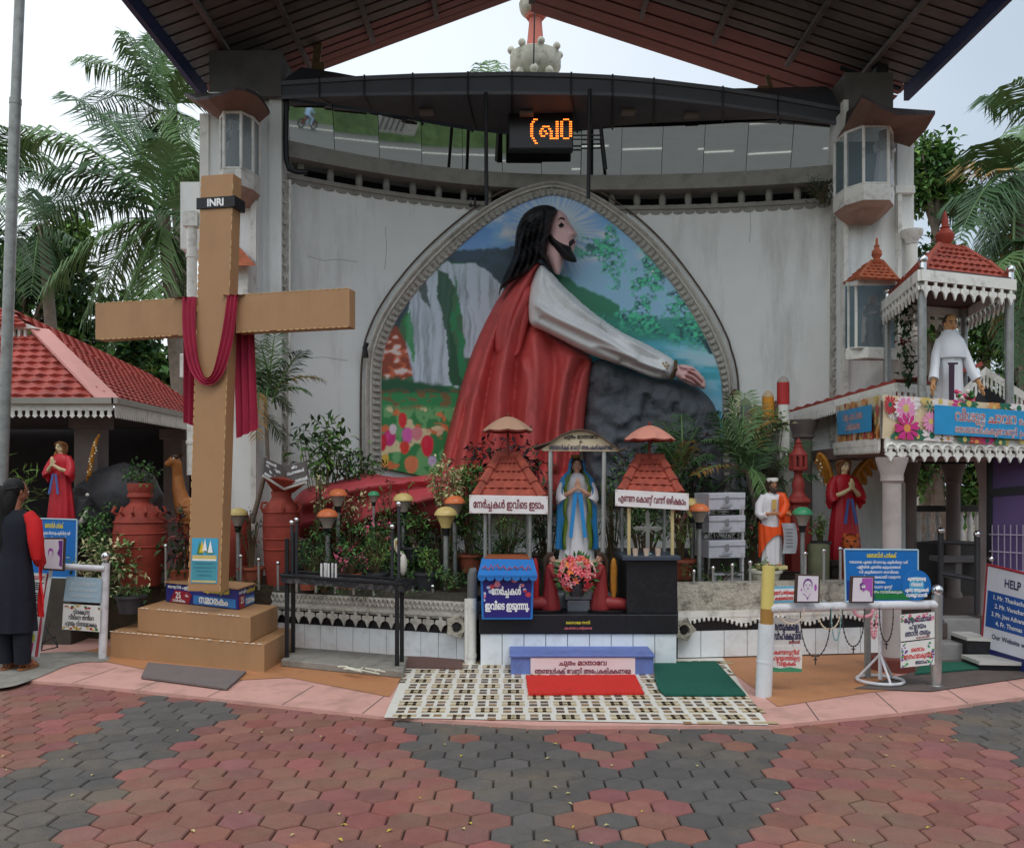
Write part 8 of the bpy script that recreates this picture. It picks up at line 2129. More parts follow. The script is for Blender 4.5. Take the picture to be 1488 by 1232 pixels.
# chrome topped stakes
def stake(px, y0, y1, D, lab, grp, proto=[None]):
 if proto[0] is None:
  t = thing('edge_stake', lab, 'stake', (0, 0, 0), group=grp)
  part('rod', STAINL, t, lambda m: m.tube([(0, 0, 0), (0, 0, 1)], .013, 8), local=True, smooth=True)
  part('ball_cap', CHROME, t, lambda m: m.ball((0, 0, 0), .022, 10), local=True, smooth=True)
  proto[0] = t; o = t
 else:
  o = copy_tree(proto[0])
 a, b = P(px, y1, D), P(px, y0, D)
 o.location = a
 for ch in o.children:
  if ch.name.startswith('rod'): ch.scale = (1, 1, b.z - a.z)
  else: ch.location = (0, 0, b.z - a.z)
 o['label'] = lab; o['group'] = grp
 return o
LS = 'short steel stake with a bright ball cap along the left planter edge'
for px, y0, y1 in ((431, 822, 860), (459, 838, 861), (487, 841, 862), (514, 844, 864), (543, 846, 866), (572, 848, 868), (600, 852, 870), (629, 852, 870)):
 stake(px, y0, y1, 8.25, LS, 'stakes on the left planter edge')
for px, y0, y1, D, lab in ((404, 818, 858, 8.6, 'steel stake nearest the right end of the printed plinth box'), (376, 813, 857, 8.7, 'steel stake standing in front of the tall clay jar foot'), (350, 808, 856, 8.8, 'steel stake right behind the cross shaft foot'), (241, 793, 850, 8.6, 'tall steel stake at the left edge of the cross plinth'), (268, 797, 848, 8.7, 'steel stake between the urn and the cross shaft')):
 stake(px, y0, y1, D, lab, 'stakes around the cross')
for px, y0, y1 in ((1008, 830, 853), (1036, 825, 853), (1064, 821, 853), (1090, 817, 853)):
 stake(px, y0, y1, 8.2, 'short steel stake with ball cap on the planter wall under the cash boxes', 'stakes on the right planter wall')
for px, y0, y1 in ((1170, 804, 850), (1197, 800, 848), (1221, 797, 848)):
 stake(px, y0, y1, 8.25, 'taller steel stake with ball cap on the wall behind the framed portraits', 'stakes behind the portraits')
# candle stand
t = thing('candle_stand', 'black iron candle stand with a long tray on a concrete slab right of the cross', 'candle stand', G(500, 975))
def leg(m, px, y0, y1, D): m.box((P(px, 0, D).x, D, (P(px, y0, D).z + P(px, y1, D).z) / 2), (.034, .034, P(px, y0, D).z - P(px, y1, D).z))
for px, y0, y1, D in ((417, 782, 962, 7.82), (426, 772, 955, 8.05), (577, 842, 978, 7.45), (584, 842, 968, 7.62)):
 part('leg', BLACKP, t, lambda m: leg(m, px, y0, y1, D), bevel=.004)
for px, y0, y1, D in ((424, 762, 840, 7.85), (431, 758, 838, 8.0), (579.5, 735, 842, 7.5), (570, 768, 840, 7.7)):
 part('tall_rod', STEEL, t, lambda m: m.tube([P(px, y0, D), P(px, y1, D)], .014, 8), smooth=True)
 part('ball_cap', CHROME, t, lambda m: m.ball(P(px, y0 - 3, D), .024, 10), smooth=True)
tq_ = [P(408, 838, 7.78), P(586, 852, 7.42), P(604, 846, 7.75), P(424, 832, 8.1)]
tq_ = [Vector((p.x, p.y, P(0, 838, 7.78).z - .04 * (i in (1, 2)))) for i, p in enumerate(tq_)]
part('tray', mat('sooty_tray', rgb(34, 34, 38), .6, .3, 14, stain=(rgb(150, 146, 140), .5, 18)), t, lambda m: m.hexa([p - Vector((0, 0, .05)) for p in tq_] + tq_))
part('tray_rim', BLACKP, t, lambda m: [m.tube([tq_[i] + Vector((0, 0, .015)), tq_[(i + 1) % 4] + Vector((0, 0, .015))], .014, 6) for i in range(4)])
part('concrete_slab', CONC, t, lambda m: m.prism([Vector((p.x, p.y, .025)) for p in (G(408, 972), G(586, 990), G(592, 966), G(432, 953))], (0, 0, .06)), bevel=.008)
part('spent_wax', flat('spent_wax', 214, 214, 196), t, lambda m: [m.tube([(lambda u, v: G(490 + 70 * u, 964 + 9 * u + 7 * v, .09))(rng.random(), rng.random()), (lambda u, v: G(490 + 70 * u, 964 + 9 * u + 7 * v, .095))(rng.random(), rng.random())], .006, 5) for _ in range(9)])
for k, px in enumerate((467, 472, 477.5, 483, 488, 474)):
 c_ = P(px, 836, 7.72 + .05 * (k % 2)); c_.z = tq_[0].z - .012
 lab = ['white candle at the left end of the lit row on the tray', 'second white candle from the left on the candle tray', 'white candle in the middle of the row on the tray', 'pink tipped candle right of the middle on the tray', 'white candle at the right end of the row on the tray', 'white candle set behind the others on the tray'][k]
 tc_ = thing('candle', lab, 'candle', c_, group='candles on the black tray')
 part('wax', flat('candle_wax', 220, 216, 214), tc_, lambda m: m.tube([c_, c_ + Vector((0, 0, .135))], .0095, 10), smooth=True)
 part('wick', BLACKP, tc_, lambda m: m.tube([c_ + Vector((0, 0, .135)), c_ + Vector((.002, 0, .15))], .002, 5))
# giant pencil posts by the east end of the arch
PC = [('cream pencil post with brown rounded tip against the wall', 1068, 575, 8, (206, 196, 170), (84, 52, 42)), ('purple pencil post with grey tip', 1083, 588, 9, (88, 72, 110), (120, 110, 100)), ('green pencil post half hidden by leaves', 1099, 598, 10, (40, 130, 100), (60, 110, 80)), ('orange pencil post, second tallest, with a white tip', 1116, 577, 8.5, (214, 146, 40), (190, 170, 140)), ('short brown pencil post beside the orange one', 1127, 592, 5, (96, 64, 58), (90, 60, 56)), ('tallest pencil post, white with a red collar and pale tip', 1138, 556, 9, (190, 52, 52), (170, 160, 152))]
for lab, px, py, w_, c1, c2 in PC:
 D = 9.75; s = D / F
 t = thing('pencil_post', lab, 'post', P(px, 760, D), group='giant pencil posts')
 o = P(px, py, D)
 part('collar', flat('pencil_%d_%d' % (c1[0], c1[1]), *c1), t, lambda m: m.lathe([(w_ * s, -32 * s), (w_ * s, 0)], o, 14), smooth=True)
 part('tip', flat('pencil_tip_%d_%d' % (c2[0], c2[1]), *c2), t, lambda m: m.lathe([(w_ * s, 0), (w_ * .92 * s, 3 * s), (w_ * .6 * s, 7 * s), (w_ * .1 * s, 10 * s)], o, 14), smooth=True)
 part('shaft', WHITE2 if w_ == 9 and px > 1100 else flat('grey_pencil_shaft', 120, 122, 124), t, lambda m: m.lathe([(w_ * 1.0 * s, -180 * s), (w_ * 1.0 * s, -33 * s), (w_ * .9 * s, -32 * s)], o, 14), smooth=True)
# statues in the glass cases
def mini(lab, base, h, gm, skm, mantle=None, staff=None):
 t = thing('niche_statue', lab, 'statue', base, group='small statues in the glass cases', sc_=h)
 mb = MB(); q = head_to(mb, (0, -.01, .92), .15)
 mb.tube([(0, 0, .78), (0, 0, .88)], [.05, .035], 10)
 mb.tube([(-.09, 0, .78), (-.14, -.02, .66), (-.06, -.12, .64)], [.03, .03, .02], 8); hand_to(mb, (-.06, -.12, .64), (1, -.2, .3), (0, 0, 1), 1., .5)
 mb.tube([(.09, 0, .78), (.15, -.02, .66), (.12, -.12, .62)], [.03, .03, .02], 8); hand_to(mb, (.12, -.12, .62), (.2, -1, .2), (0, 0, 1), 1., .5)
 fuse('body', mb, skm, t, .009)
 m = MB(); cap_hair(m, q, .15, .1); m.build('hair', gm if mantle is None else mantle, t, local=True, smooth=True)
 def rb(m):
  gown(m, GOWN, 9, .06, 36)
  for s_ in (-1, 1): m.tube([(.085 * s_, 0, .80), (.14 * s_, -.01, .70), (.145 * s_, -.04, .62), (.10 * s_, -.09, .63)], [.045, .05, .05, .04], 10)
 part('robe', gm, t, rb, local=True, smooth=True)
 if mantle: part('mantle', mantle, t, lambda m: veil(m, 0, R(60), R(300), VZ[4:]), local=True, smooth=True)
 if staff: part('crucifix', flat('crucifix_wood', 150, 130, 110), t, lambda m: (m.box((.09, -.16, .74), (.03, .02, .34)), m.box((.09, -.16, .80), (.2, .02, .03))), local=True)
 return t
GS = flat('grey_statue_stone', 120, 116, 112); WS = flat('white_statue_stone', 206, 206, 210)
p = P(340, 246, 9.42); mini('dim grey statue inside the glass bay of the left tower', p, .5, GS, GS)
p = P(1284, 272, 9.62); mini('white statue inside the glass bay of the right tower', p, .62, WS, WS)
p = P(1268, 507, 9.6); mini('dark robed statue with pale cloak holding a crucifix in the tiled niche', p, .58, flat('niche_dark_robe', 64, 58, 58), flat('niche_skin', 160, 130, 110), flat('niche_cloak', 176, 166, 156), True)
# ================================================================ plants
def LM(n, r, g, b): return mat('leaf_' + n, rgb(r, g, b), .5, .25, 12, spec=.3)
G1, G2, G3 = LM('deep_green', 44, 74, 40), LM('mid_green', 84, 124, 62), LM('fresh_green', 122, 156, 80)
CRM, DRK, RED_, PNK = LM('cream', 200, 196, 150), LM('purple_black', 52, 40, 44), LM('dull_red', 120, 48, 46), LM('pink_bloom', 222, 110, 140)
PALM1, PALM2, PALM3 = LM('palm_green', 98, 128, 78), LM('palm_dark', 62, 92, 56), LM('palm_dry', 150, 116, 60)
STEM = mat('plant_stem', rgb(96, 82, 60), .9, .2, 12)
BARK = mat('palm_bark', rgb(120, 110, 98), .9, .3, 10, .5, 20)
POTB = mat('black_plastic_pot', rgb(58, 58, 62), .5, .2, 8); POTR = mat('terracotta_pot', rgb(158, 84, 62), .75, .2, 8, stain=(rgb(110, 70, 56), .5, 6)); POTW = mat('white_cement_pot', rgb(200, 196, 180), .8, .15, 8, stain=(rgb(110, 110, 90), .5, 6))
def leaves(m, R_, c, rad, n, ln, wd, wts, droop=.3, stems=None, clump=7):
 """leaf clumps spread through the volume"""
 cl = []
 for _ in range(max(3, n // clump)):
  while True:
   d = Vector((R_.uniform(-1, 1), R_.uniform(-1, 1), R_.uniform(-1, 1)))
   if .1 < d.length < 1: break
  d *= R_.uniform(.75, 1.05)
  cl.append((c + Vector((d.x * rad[0], d.y * rad[1], d.z * rad[2])), d))
 for o, d in cl:
  mi = R_.choices(range(len(wts)), wts)[0]
  if stems is not None: stems.append(o)
  for _ in range(clump):
   q = Vector((R_.gauss(0, 1), R_.gauss(0, 1), R_.gauss(0, .8))).normalized() + d * .9
   q.z -= droop * R_.random()
   b = o + Vector((R_.gauss(0, 1), R_.gauss(0, 1), R_.gauss(0, 1))) * ln * .45
   grow_leaf(m, b, q, Vector((R_.gauss(0, .4), R_.gauss(0, .4), 1)), ln * R_.uniform(.6, 1.15), wd * R_.uniform(.7, 1.1), mi if R_.random() < .75 else R_.choices(range(len(wts)), wts)[0])
SEED = [100]
def plant(lab, px, py, D, wpx, hpx, n, ln, wd, mats, wts, pot=None, droop=.3, cat='plant', group=None, kind='shrub', depth=.8):
 """bush whose crown is centred at px, py; rooted in a pot or the bed"""
 SEED[0] += 1; R_ = random.Random(SEED[0])
 c = P(px, py, D); rx_, rz_ = wpx / F * D / 2, hpx / F * D / 2
 zb_ = pot[2] if pot else (.60 if py > 320 else c.z - .12)
 t = thing(kind, lab, cat, (c.x, D, zb_), group=group)
 m = MB(); st = []
 leaves(m, R_, c, (rx_, rx_ * depth, rz_), int(n * 1.25), ln, wd, wts, droop, st)
 m.build('foliage', mats, t)
 top = zb_
 if pot:
  r, h, z0, pm = pot
  part('pot', pm, t, lambda m: m.lathe([(r * .72, z0), (r * .95, z0 + h * .85), (r * 1.08, z0 + h * .86), (r * 1.08, z0 + h), (r * .9, z0 + h), (r * .85, z0 + h * .9)], (c.x, D, 0), 18), smooth=True)
  top = z0 + h * .9
 def sm(m):
  for o in st[::max(1, len(st) // 14)]:
   m.tube([Vector((c.x + R_.uniform(-.02, .02), D, top - .02)), Vector((c.x, D, top)).lerp(o, .5) + Vector((0, 0, .03)), o], [.008, .006, .003], 5)
 part('stem', STEM, t, sm)
 return t
def frond(m, A, B, arch, nl, ll, mi, wd=.035, hang=.55, R_=rng):
 A, B = Vector(A), Vector(B)
 L_ = (B - A).length
 C = A.lerp(B, .5) + Vector((0, 0, arch * L_))
 pt = lambda t: A * (1 - t) ** 2 + C * 2 * t * (1 - t) + B * t * t
 m.tube([pt(k / 8) for k in range(9)], [.022 * L_ / 3 + .004] * 5 + [.010, .008, .006, .003], 5, cap=False)
 nl = int(nl * .72)
 for k in range(nl):
  t = .10 + .9 * (k + R_.uniform(-.3, .3)) / nl
  o = pt(t); d = (pt(min(1, t + .02)) - pt(t - .02)).normalized()
  s = d.cross(Vector((0, 0, 1)))
  s = s.normalized() if s.length > .05 else Vector((1, 0, 0))
  ln = ll * (math.sin(math.pi * (.12 + .80 * t)) ** .7) * R_.uniform(.85, 1.1)
  for sg in (-1, 1):
   v = (s * sg * .9 + d * R_.uniform(.4, .75) + Vector((0, 0, R_.uniform(.1, .35) - hang * .4))).normalized()
   p1 = o + v * ln * .5; p2 = p1 + (v + Vector((0, 0, -hang * R_.uniform(.6, 1.3)))).normalized() * ln * .5
   wv = d * wd * .5
   m.add([o - wv * .6, o + wv * .6, p1 + wv, p1 - wv, p2], [(0, 1, 2, 3), (3, 2, 4)], mi)
def palm(lab, cpx, cpy, D, tips, ll, nl, base=None, kind='coconut_palm', mi_w=(6, 3, 0), th=.14, wd=.042, grp=None, hang=.95, depthj=1.2):
 SEED[0] += 1; R_ = random.Random(SEED[0])
 c = P(cpx, cpy, D)
 b = base or (c.x + .3, D + .2, 0)
 t = thing(kind, lab, 'palm', b, group=grp)
 part('trunk', BARK, t, lambda m: m.tube([b, Vector(b).lerp(c, .5) + Vector((.1, 0, 0)), c + Vector((0, 0, .05))], [th * 1.3, th, th * .8], 12), smooth=True)
 m = MB()
 for (x, y, arch) in tips:
  e = P(x, y, D + R_.uniform(-depthj, depthj))
  frond(m, c + Vector((R_.uniform(-.1, .1), R_.uniform(-.1, .1), R_.uniform(-.1, .15))), e, arch, nl, ll, R_.choices((0, 1, 2), mi_w)[0], wd, hang, R_)
 m.build('crown', [PALM1, PALM2, PALM3], t)
 return t
# ---- trees and palms behind the pavilions
palm('tall coconut palm whose crown touches the blue roof edge', 250, 168, 19, [(122, 92, .30), (178, 55, .25), (205, 130, .35), (120, 165, .35), (225, 60, .1), (262, 80, .1), (290, 110, .2), (300, 190, .2), (275, 270, .1), (215, 260, .3), (180, 215, .35), (285, 240, .2), (250, 290, .05), (235, 60, .15)], 1.05, 60, grp='palms behind the left pavilion')
palm('nearer coconut palm with long drooping fronds over the tiled roof', 238, 318, 16, [(30, 188, .28), (105, 140, .25), (70, 250, .35), (75, 295, .22), (40, 330, .25), (62, 425, .35), (120, 470, .35), (160, 500, .22), (205, 480, .12), (240, 470, .1), (275, 440, .2), (290, 330, .3), (280, 250, .2), (180, 165, .25), (250, 210, .1), (150, 420, .32)], 1.0, 64, grp='palms behind the left pavilion')
palm('coconut palm cut by the left picture edge behind the flag pole', -50, 250, 17, [(60, 205, .3), (85, 275, .3), (60, 330, .25), (20, 190, .2), (40, 390, .2), (-10, 420, .1), (70, 240, .4)], 1.0, 56, grp='palms behind the left pavilion')
palm('dark young palm low between the flag pole and the big palm', 62, 330, 20, [(30, 290, .3), (62, 285, .1), (95, 300, .3), (110, 350, .3), (20, 370, .3), (60, 420, .1), (100, 420, .2), (45, 430, .2)], .9, 40, grp='palms behind the left pavilion', mi_w=(2, 6, 0))
def tree(lab, px, py, D, wpx, hpx, n, ln, mats, wts, grp, kind='broadleaf_tree', depth=.7):
 SEED[0] += 1; R_ = random.Random(SEED[0])
 c = P(px, py, D); rx_, rz_ = wpx / F * D / 2, hpx / F * D / 2
 t = thing(kind, lab, 'tree', (c.x, D, 0), group=grp)
 m = MB(); st = []
 for k in range(7):
  o = c + Vector((R_.uniform(-.6, .6) * rx_, R_.uniform(-.5, .5) * rx_ * depth, R_.uniform(-.6, .6) * rz_))
  leaves(m, R_, o, (rx_ * .55, rx_ * depth * .5, rz_ * .5), n // 7, ln, ln * .5, wts, .4, st, 9)
 m.build('crown', mats, t)
 part('trunk', BARK, t, lambda m: (m.tube([(c.x, D, -.1), (c.x + .05, D, c.z * .5), c], [.16, .12, .05], 10), [m.tube([Vector((c.x, D, max(.5, c.z - rz_ * .8))), o], [.06, .015], 6) for o in st[::max(1, len(st) // 12)]]), smooth=True)
TG = [G1, G2, G3]
GL_, GR2 = 'trees behind the left pavilion', 'trees behind the right pavilion'
for k, (px, py, D, w_, h_, lab) in enumerate(((30, 430, 21, 190, 190, 'dark broadleaf tree far left behind the pavilion roof'), (120, 470, 22, 190, 210, 'dark tree mass under the big palm fronds'), (215, 520, 19, 150, 190, 'dark tree beside the white downpipe'), (100, 350, 24, 60, 50, 'small pale green tree top against the sky at left'))):
 tree(lab, px, py, D, w_, h_, 1500 if k < 3 else 500, .34, TG, (6, 3, 1) if k < 3 else (1, 4, 5), GL_)
for px, py, D, w_, h_, n, lab in ((1358, 265, 15, 110, 170, 1900, 'leafy green tree rising right of the right tower'), (1345, 420, 15, 120, 150, 1300, 'tree just right of the tower downpipes behind the canopy'), (1430, 440, 16, 130, 190, 1500, 'bushy tree behind the white priest statue'), (1490, 520, 15, 130, 220, 1300, 'tree at the right picture edge behind the canopy posts'), (1360, 650, 14, 110, 130, 1300, 'green thicket seen through the pavilion beyond the balustrade'), (1440, 680, 14, 120, 160, 1300, 'second green thicket beyond the balustrade near the gate')):
 tree(lab, px, py, D, w_, h_, int(n * 1.7), .17, TG, (3, 5, 2), GR2)
palm('coconut palm high at the right edge with one frond over the tower', 1540, 190, 15, [(1432, 150, .35), (1450, 235, .3), (1480, 300, .2), (1470, 120, .2), (1500, 330, .1), (1560, 80, .1), (1620, 200, .3)], .9, 50, grp='palms at the right edge')
palm('dark feathery palm behind the right canopy roof', 1478, 262, 13, [(1380, 305, .25), (1412, 245, .25), (1440, 205, .15), (1490, 180, .1), (1392, 350, .3), (1420, 395, .25), (1455, 430, .15), (1500, 440, .1), (1540, 380, .2), (1420, 330, .3), (1545, 260, .3), (1470, 500, .05)], .75, 60, grp='palms at the right edge', mi_w=(4, 6, 1))
palm('dry tipped palm hanging at the right edge behind the canopy', 1500, 360, 12.4, [(1430, 420, .25), (1440, 480, .2), (1470, 530, .1), (1500, 560, .05), (1455, 370, .3)], .6, 44, grp='palms at the right edge', mi_w=(4, 3, 2))
palm('short palm top above the canopy left of the spire', 706, 150, 16, [(698, 90, .05), (712, 86, .05), (726, 92, .1), (735, 104, .2), (690, 105, .2)], .4, 20)
# ---- garden palms
palm('slender potted areca palm growing between the cross and the arch', 385, 585, 9.3, [(470, 553, .35), (440, 510, .25), (400, 480, .05), (378, 495, .05), (366, 520, .2), (425, 600, .35), (372, 640, .25), (448, 570, .35), (395, 540, .1), (410, 640, .2), (360, 570, .3)], .26, 34, base=P(366, 760, 9.3), kind='areca_palm', th=.022, wd=.014, depthj=.3, hang=.5, mi_w=(5, 4, 1))
palm('fuller areca palm at the east end of the garden before the pencil posts', 1085, 690, 9.2, [(1040, 600, .2), (1060, 575, .1), (1082, 570, .05), (1105, 590, .1), (1130, 615, .2), (1150, 660, .3), (1020, 640, .3), (1010, 690, .3), (1135, 700, .3), (1048, 640, .2), (1100, 640, .1), (1070, 610, .1), (1030, 720, .25), (1120, 730, .2)], .30, 40, base=P(1085, 790, 9.2), kind='areca_palm', th=.03, wd=.014, depthj=.4, hang=.45, mi_w=(5, 5, 1))
palm('low spiky palm between lamp shrine and cash boxes', 985, 690, 9.3, [(940, 640, .2), (960, 610, .1), (990, 600, .05), (1015, 620, .15), (1035, 660, .3), (1030, 700, .3), (940, 690, .3), (1000, 640, .1), (965, 650, .2), (950, 720, .2)], .26, 30, base=P(985, 780, 9.3), kind='areca_palm', th=.02, wd=.011, depthj=.3, mi_w=(3, 7, 1))
palm('dark palm behind the red stone lamp', 1135, 700, 9.6, [(1105, 650, .2), (1130, 625, .1), (1160, 660, .3), (1180, 690, .3), (1100, 710, .3), (1165, 640, .2), (1115, 740, .2)], .28, 26, base=P(1135, 790, 9.6), kind='areca_palm', th=.02, wd=.013, depthj=.3, mi_w=(1, 8, 0))
# ---- shrubs: label, x, y, D, w, h, n, leaf, width, mats, weights, pot
BLKP = lambda r, h, z: (r, h, z, POTB)
TERP = lambda r, h, z: (r, h, z, POTR)
S = [
('variegated cream and green shrub before the big left urn', 155, 815, 8.5, 110, 85, 420, .075, .032, [CRM, G2, G1], (5, 4, 2), None),
('dense green bush with small white flowers left of the big urn', 150, 770, 8.9, 85, 70, 520, .06, .028, [G1, G2, CRM], (5, 5, .4), None),
('lime plant with long blades behind the woman', 24, 722, 8.9, 50, 70, 90, .16, .022, [G3, G2], (6, 2), None),
('brown red croton between the urn and the cross', 262, 790, 8.7, 60, 90, 170, .12, .04, [RED_, G1, DRK], (3, 4, 3), TERP(.11, .16, .62)),
('small leafy plant growing in the mouth of the big urn', 207, 690, 8.9, 50, 38, 170, .06, .028, [G2, G1], (4, 4), None),
('tall leafy shrub against the wall left of the arch', 470, 655, 9.5, 95, 90, 330, .13, .045, [G2, G1, G3], (5, 4, 2), None),
('low dark hedge plant at the foot of the white wall', 520, 678, 9.6, 90, 36, 240, .09, .03, [G1, G2], (5, 3), None),
('bare twiggy plant in a red pot behind the cross stakes', 365, 760, 8.95, 46, 75, 110, .05, .018, [G1, RED_], (3, 1), TERP(.13, .18, .60)),
('pale cream leaved bush high beside the arch base', 650, 700, 8.8, 62, 60, 330, .06, .03, [CRM, G3, G2], (7, 2, 1), None),
('pale cream sprig over the tall jar shoulder', 463, 722, 9.0, 24, 60, 110, .05, .024, [CRM, G2], (5, 2), None),
('cream leaved bush around the tilted orange lamp', 510, 735, 9.1, 70, 55, 260, .055, .026, [CRM, RED_, G1], (4, 3, 2), None),
('reddish euphorbia with tiny flowers on the robe train', 575, 728, 9.0, 80, 60, 200, .05, .02, [RED_, G1, G2, PNK], (4, 4, 2, .5), None),
('dark purple croton behind the collection box shrine', 735, 672, 9.3, 130, 80, 420, .11, .04, [DRK, RED_, G1], (6, 2, 2), None),
('fresh green bush right of the cream lamps', 685, 705, 9.0, 60, 60, 300, .08, .035, [G2, G3, G1], (5, 2, 3), None),
('dark leafed bush under the rock at centre right', 935, 690, 9.5, 130, 100, 420, .10, .035, [G1, DRK, G2], (5, 3, 2), None),
('black green bush at the rock foot right of the pink umbrella', 990, 650, 9.7, 70, 60, 240, .10, .03, [DRK, G1], (5, 4), None),
('fluffy fern bush in a terracotta pot behind the candles', 448, 805, 8.5, 62, 50, 420, .045, .014, [G1, G2], (6, 4), TERP(.10, .15, .60)),
('pink periwinkle in a terracotta pot right of the candles', 508, 812, 8.5, 60, 48, 300, .045, .024, [G1, PNK, G2], (5, 2, 2), TERP(.11, .16, .60)),
('airy asparagus fern tree in a black pot behind the tray', 548, 800, 8.6, 72, 62, 520, .045, .008, [G2, G3], (5, 3), BLKP(.12, .16, .60)),
('small round shrub in a black pot left of the cream cone lamp', 621, 812, 8.5, 38, 40, 240, .04, .02, [G2, G3], (5, 3), BLKP(.13, .17, .60)),
('leafy potted plant behind the cream cone lamp', 600, 765, 8.9, 70, 70, 300, .075, .03, [G1, G2, CRM], (5, 3, .4), BLKP(.17, .15, .84)),
('green potted plant left of the collection box posts', 685, 760, 8.8, 55, 70, 260, .07, .032, [G2, G1], (4, 5), TERP(.14, .18, .74)),
('feathery fern behind the collection box posts', 735, 775, 8.9, 85, 60, 420, .055, .014, [G2, G3, G1], (5, 3, 2), BLKP(.2, .17, .72)),
('dark foliage behind the blue veiled statue', 795, 760, 9.0, 60, 110, 300, .10, .028, [G1, DRK], (6, 2), None),
('grassy potted plant right of the blue veiled statue', 890, 740, 9.0, 40, 110, 150, .20, .014, [G1, G2], (5, 3), None),
('bushy plant inside the oil lamp shrine', 945, 760, 8.9, 75, 50, 330, .06, .028, [G1, G2, G3], (5, 4, 1), TERP(.17, .16, .74)),
('thorny bromeliad in a terracotta pot right of the lamp shrine', 990, 775, 8.9, 40, 50, 110, .09, .018, [G3, RED_, CRM], (4, 2, 2), TERP(.14, .2, .66)),
('dark climbing plant left of the cash box rack', 1010, 690, 9.2, 50, 90, 240, .09, .03, [G1, DRK], (5, 3), None),
('pink flowering plant between cash boxes and saint', 1092, 775, 8.9, 28, 60, 130, .05, .024, [G2, G1, PNK], (5, 4, 1), None),
('pale leaved bush under the orange pencil post', 1112, 615, 9.5, 70, 34, 200, .06, .028, [CRM, G3, G2], (3, 4, 4), None),
('dark bush behind the saint statue', 1100, 740, 9.3, 70, 90, 300, .10, .03, [G1, DRK], (6, 2), None),
('pink flowering plant beside the red stone lamp', 1192, 762, 8.9, 30, 36, 130, .045, .022, [G2, G3, PNK], (5, 3, .7), BLKP(.1, .2, .84)),
('white flower plant in the cement pot under the saint', 1112, 822, 8.5, 36, 14, 110, .04, .02, [G2, CRM], (5, 2), (.15, .17, .62, POTW)),
('trailing weeds along the planter edge behind the printed box', 300, 850, 8.6, 160, 16, 200, .05, .022, [G1, G2, CRM], (4, 4, 1), None),
('weeds growing along the left planter coping', 560, 852, 8.4, 240, 10, 160, .05, .018, [G1, G2], (5, 4), None),
('tuft of weeds hanging from the wall head by the right tower', 1195, 277, 10.1, 52, 26, 330, .07, .012, [G1, DRK], (6, 3), None),
('twiggy pale plant on the soil left of the plinth', 185, 862, 8.4, 60, 26, 130, .06, .024, [CRM, G2, G1], (4, 3, 2), None),
('black potted shrub beside the pale blue hanging notice', 190, 862, 8.35, 44, 20, 110, .06, .024, [G1, G2], (4, 3), BLKP(.14, .17, .40)),
('tangled creepers hiding the robe train foot at centre', 530, 785, 8.9, 200, 56, 560, .07, .028, [G1, G2, RED_], (6, 3, 2), None),
('dark undergrowth along the terrace behind the fern pots', 640, 790, 8.75, 130, 40, 260, .06, .022, [G1, DRK], (6, 3), None),
('ferny clump filling the bed under the cream cone lamp', 655, 838, 8.35, 60, 30, 200, .06, .016, [G2, G1, G3], (5, 3, 2), None),
('broad leaved plant behind the right end of the tray', 590, 835, 8.6, 50, 40, 200, .07, .03, [G2, G1], (5, 4), None),
('flowering plant with red dots between tray and fern pot', 470, 838, 8.45, 60, 30, 200, .05, .022, [G1, G2, PNK], (5, 4, .6), None),
('leafy plant crowding the terracotta pots behind the box posts', 720, 800, 8.7, 70, 40, 220, .06, .026, [G1, G2], (5, 4), None),
('green climber low behind the cash box rack', 1060, 770, 9.3, 90, 110, 330, .09, .03, [G1, G2, DRK], (5, 3, 2), None),
('pink and white flowering bush under the green domed lamp', 545, 765, 8.8, 60, 46, 260, .05, .024, [G2, PNK, CRM, G1], (5, 2, 1, 3), None),
('red leaved bush under the left orange lamps', 478, 775, 8.9, 60, 50, 240, .06, .026, [RED_, G1, G2], (3, 4, 3), None),
('creeping plants in front of the terrace right of the altar', 1040, 830, 8.7, 130, 30, 240, .05, .02, [G1, G2], (6, 3), None),
]
for q in S:
 t = plant(q[0], *q[1:11], pot=q[11], kind='potted_plant' if q[11] else 'shrub')
t = thing('tree_stump', 'cut grey green stump standing behind the right planter wall', 'stump', P(1190, 850, 8.6))
part('stump', mat('mossy_stump', rgb(108, 110, 84), .9, .3, 8, .4, 30), t, lambda m: m.lathe([(.11, 0), (.10, .1), (.105, .38), (.09, .4)], P(1190, 850, 8.6), 16, mod=lambda a, i: 1 + .05 * math.sin(a * 5)), smooth=True)
t = thing('ceramic_stork', 'small white and grey stork ornament behind the black tray end', 'ornament', P(580, 850, 8.4))
part('bird_body', flat('stork_white', 206, 200, 190), t, lambda m: (m.ball(P(586, 820, 8.4), .055, 12, .7, .8, 1.9), m.tube([P(582, 806, 8.4), P(575, 795, 8.4), P(574, 786, 8.4), P(578, 783, 8.4)], [.025, .017, .014, .017], 8)), smooth=True)
part('beak', flat('stork_ochre', 170, 140, 60), t, lambda m: m.tube([P(576, 785, 8.38), P(574, 800, 8.36)], [.01, .003], 6))
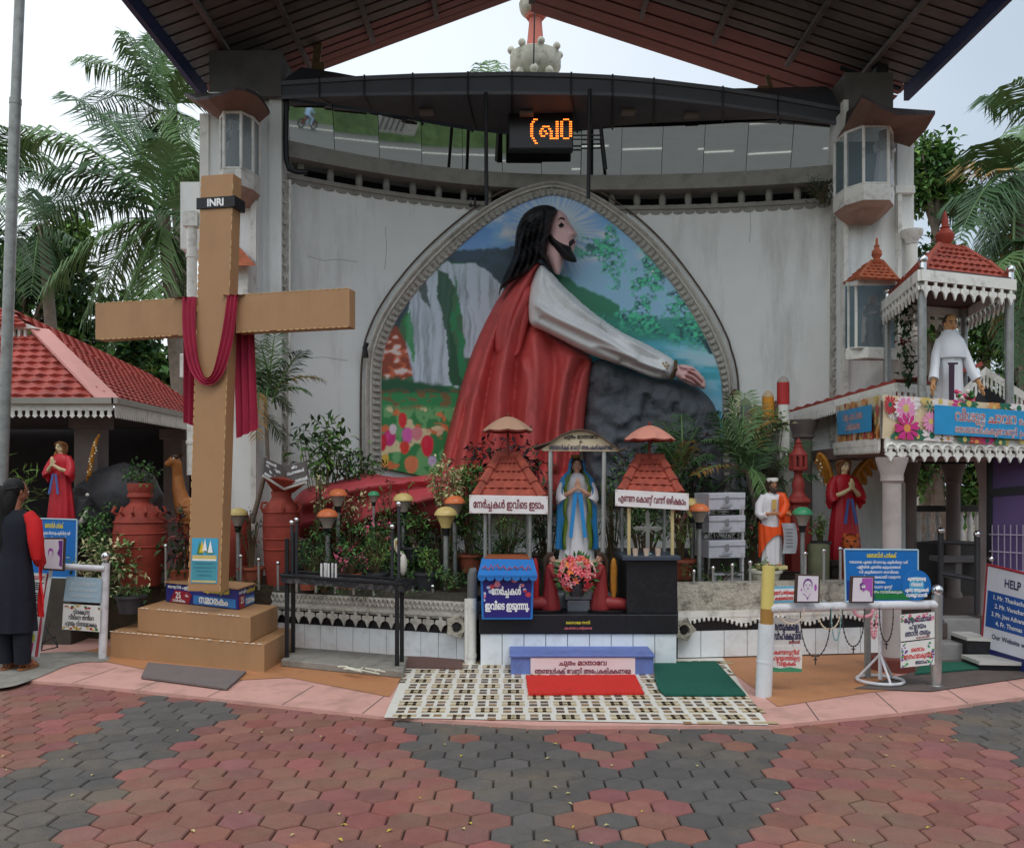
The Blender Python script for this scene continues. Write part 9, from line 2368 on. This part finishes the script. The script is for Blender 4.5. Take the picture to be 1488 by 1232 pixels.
# roadside that the mirrors show, behind the viewer
RB = Vector((ROADX[0] - 3.2, -27.0, 0))
t = thing('motorbike_rider', 'rider in pale blue shirt on a dark motorbike, seen in the left mirrors', 'motorbike', RB)
mk = lambda *a: RB + Vector(a)
part('wheel', BLACKP, t, lambda m: m.tube([mk(.62 + .3 * math.cos(k * .524), 0, .31 + .3 * math.sin(k * .524)) for k in range(13)], .05, 6))
part('wheel', BLACKP, t, lambda m: m.tube([mk(-.62 + .3 * math.cos(k * .524), 0, .31 + .3 * math.sin(k * .524)) for k in range(13)], .05, 6))
part('frame', flat('bike_maroon', 90, 34, 34), t, lambda m: (m.tube([mk(-.62, 0, .31), mk(-.2, 0, .7), mk(.35, 0, .85), mk(.62, 0, .31)], .09, 8), m.tube([mk(.35, 0, .85), mk(.3, -.3, 1.05), mk(.3, .3, 1.05)], .03, 6)))
mb = MB(); mb.tube([mk(-.15, 0, .85), mk(-.12, 0, 1.15), mk(-.05, 0, 1.4), mk(0, 0, 1.55)], [.19, .19, .16, .06], 12)
for s_ in (-1, 1):
 mb.tube([mk(-.05, .18 * s_, 1.38), mk(.08, .26 * s_, 1.15), mk(.3, .28 * s_, 1.06)], [.06, .05, .04], 8)
 mb.tube([mk(-.12, .1 * s_, .85), mk(.25, .17 * s_, .72), mk(.1, .18 * s_, .3)], [.10, .08, .06], 8)
fuse('rider', mb, flat('pale_blue_shirt', 150, 176, 206), t, .03, world=True)
part('helmet', flat('silver_helmet', 190, 190, 196, .3), t, lambda m: m.ball(mk(.02, 0, 1.68), .15, 12), smooth=True)
for k, (x, y, s_) in enumerate(((ROADX[0], -33, 2.2), (ROADX[0] - 5, -35, 3), (ROADX[1] + 1, -32, 1.8), (ROADX[1] - 3, -33, 2.4), (ROADX[2] - 2, -34, 2), (ROADX[3], -33, 2.5), (ROADX[4], -34, 2.4), (ROADX[2] + 3, -37, 3.4), (ROADX[5], -33, 2))):
 SEED[0] += 1; R_ = random.Random(SEED[0])
 z_ = 13 * max(0, (-30 - y) / 22) ** .8
 t = thing('roadside_bush', ['dark green', 'mid green', 'fresh green'][k % 3] + ' bush number of the bank across the road'.replace(' number of', ' on'), 'bush', (x, y, z_), group='bushes on the bank across the road')
 m = MB(); leaves(m, R_, Vector((x, y, z_ + .7)), (s_, s_ * .6, s_ * .55), 380, .5, .25, (4, 4, 2)); m.build('foliage', TG, t)
t = thing('culvert_block', 'grey concrete slabs leaning on the bank across the road', 'concrete block', (ROADX[2], -30.2, 0))
qx = ROADX[2]
part('slab', CONC, t, lambda m: (m.box((qx + 4, -30.6, .9), (1.6, .5, 2.3)), m.box((qx - .5, -30.6, .9), (3.4, .4, 1.7), ry=.35)))
part('grille', STEEL, t, lambda m: [m.box((qx - 1.4 + .4 * k, -30.35, 1), (.06, .06, .9), ry=.35) for k in range(5)])
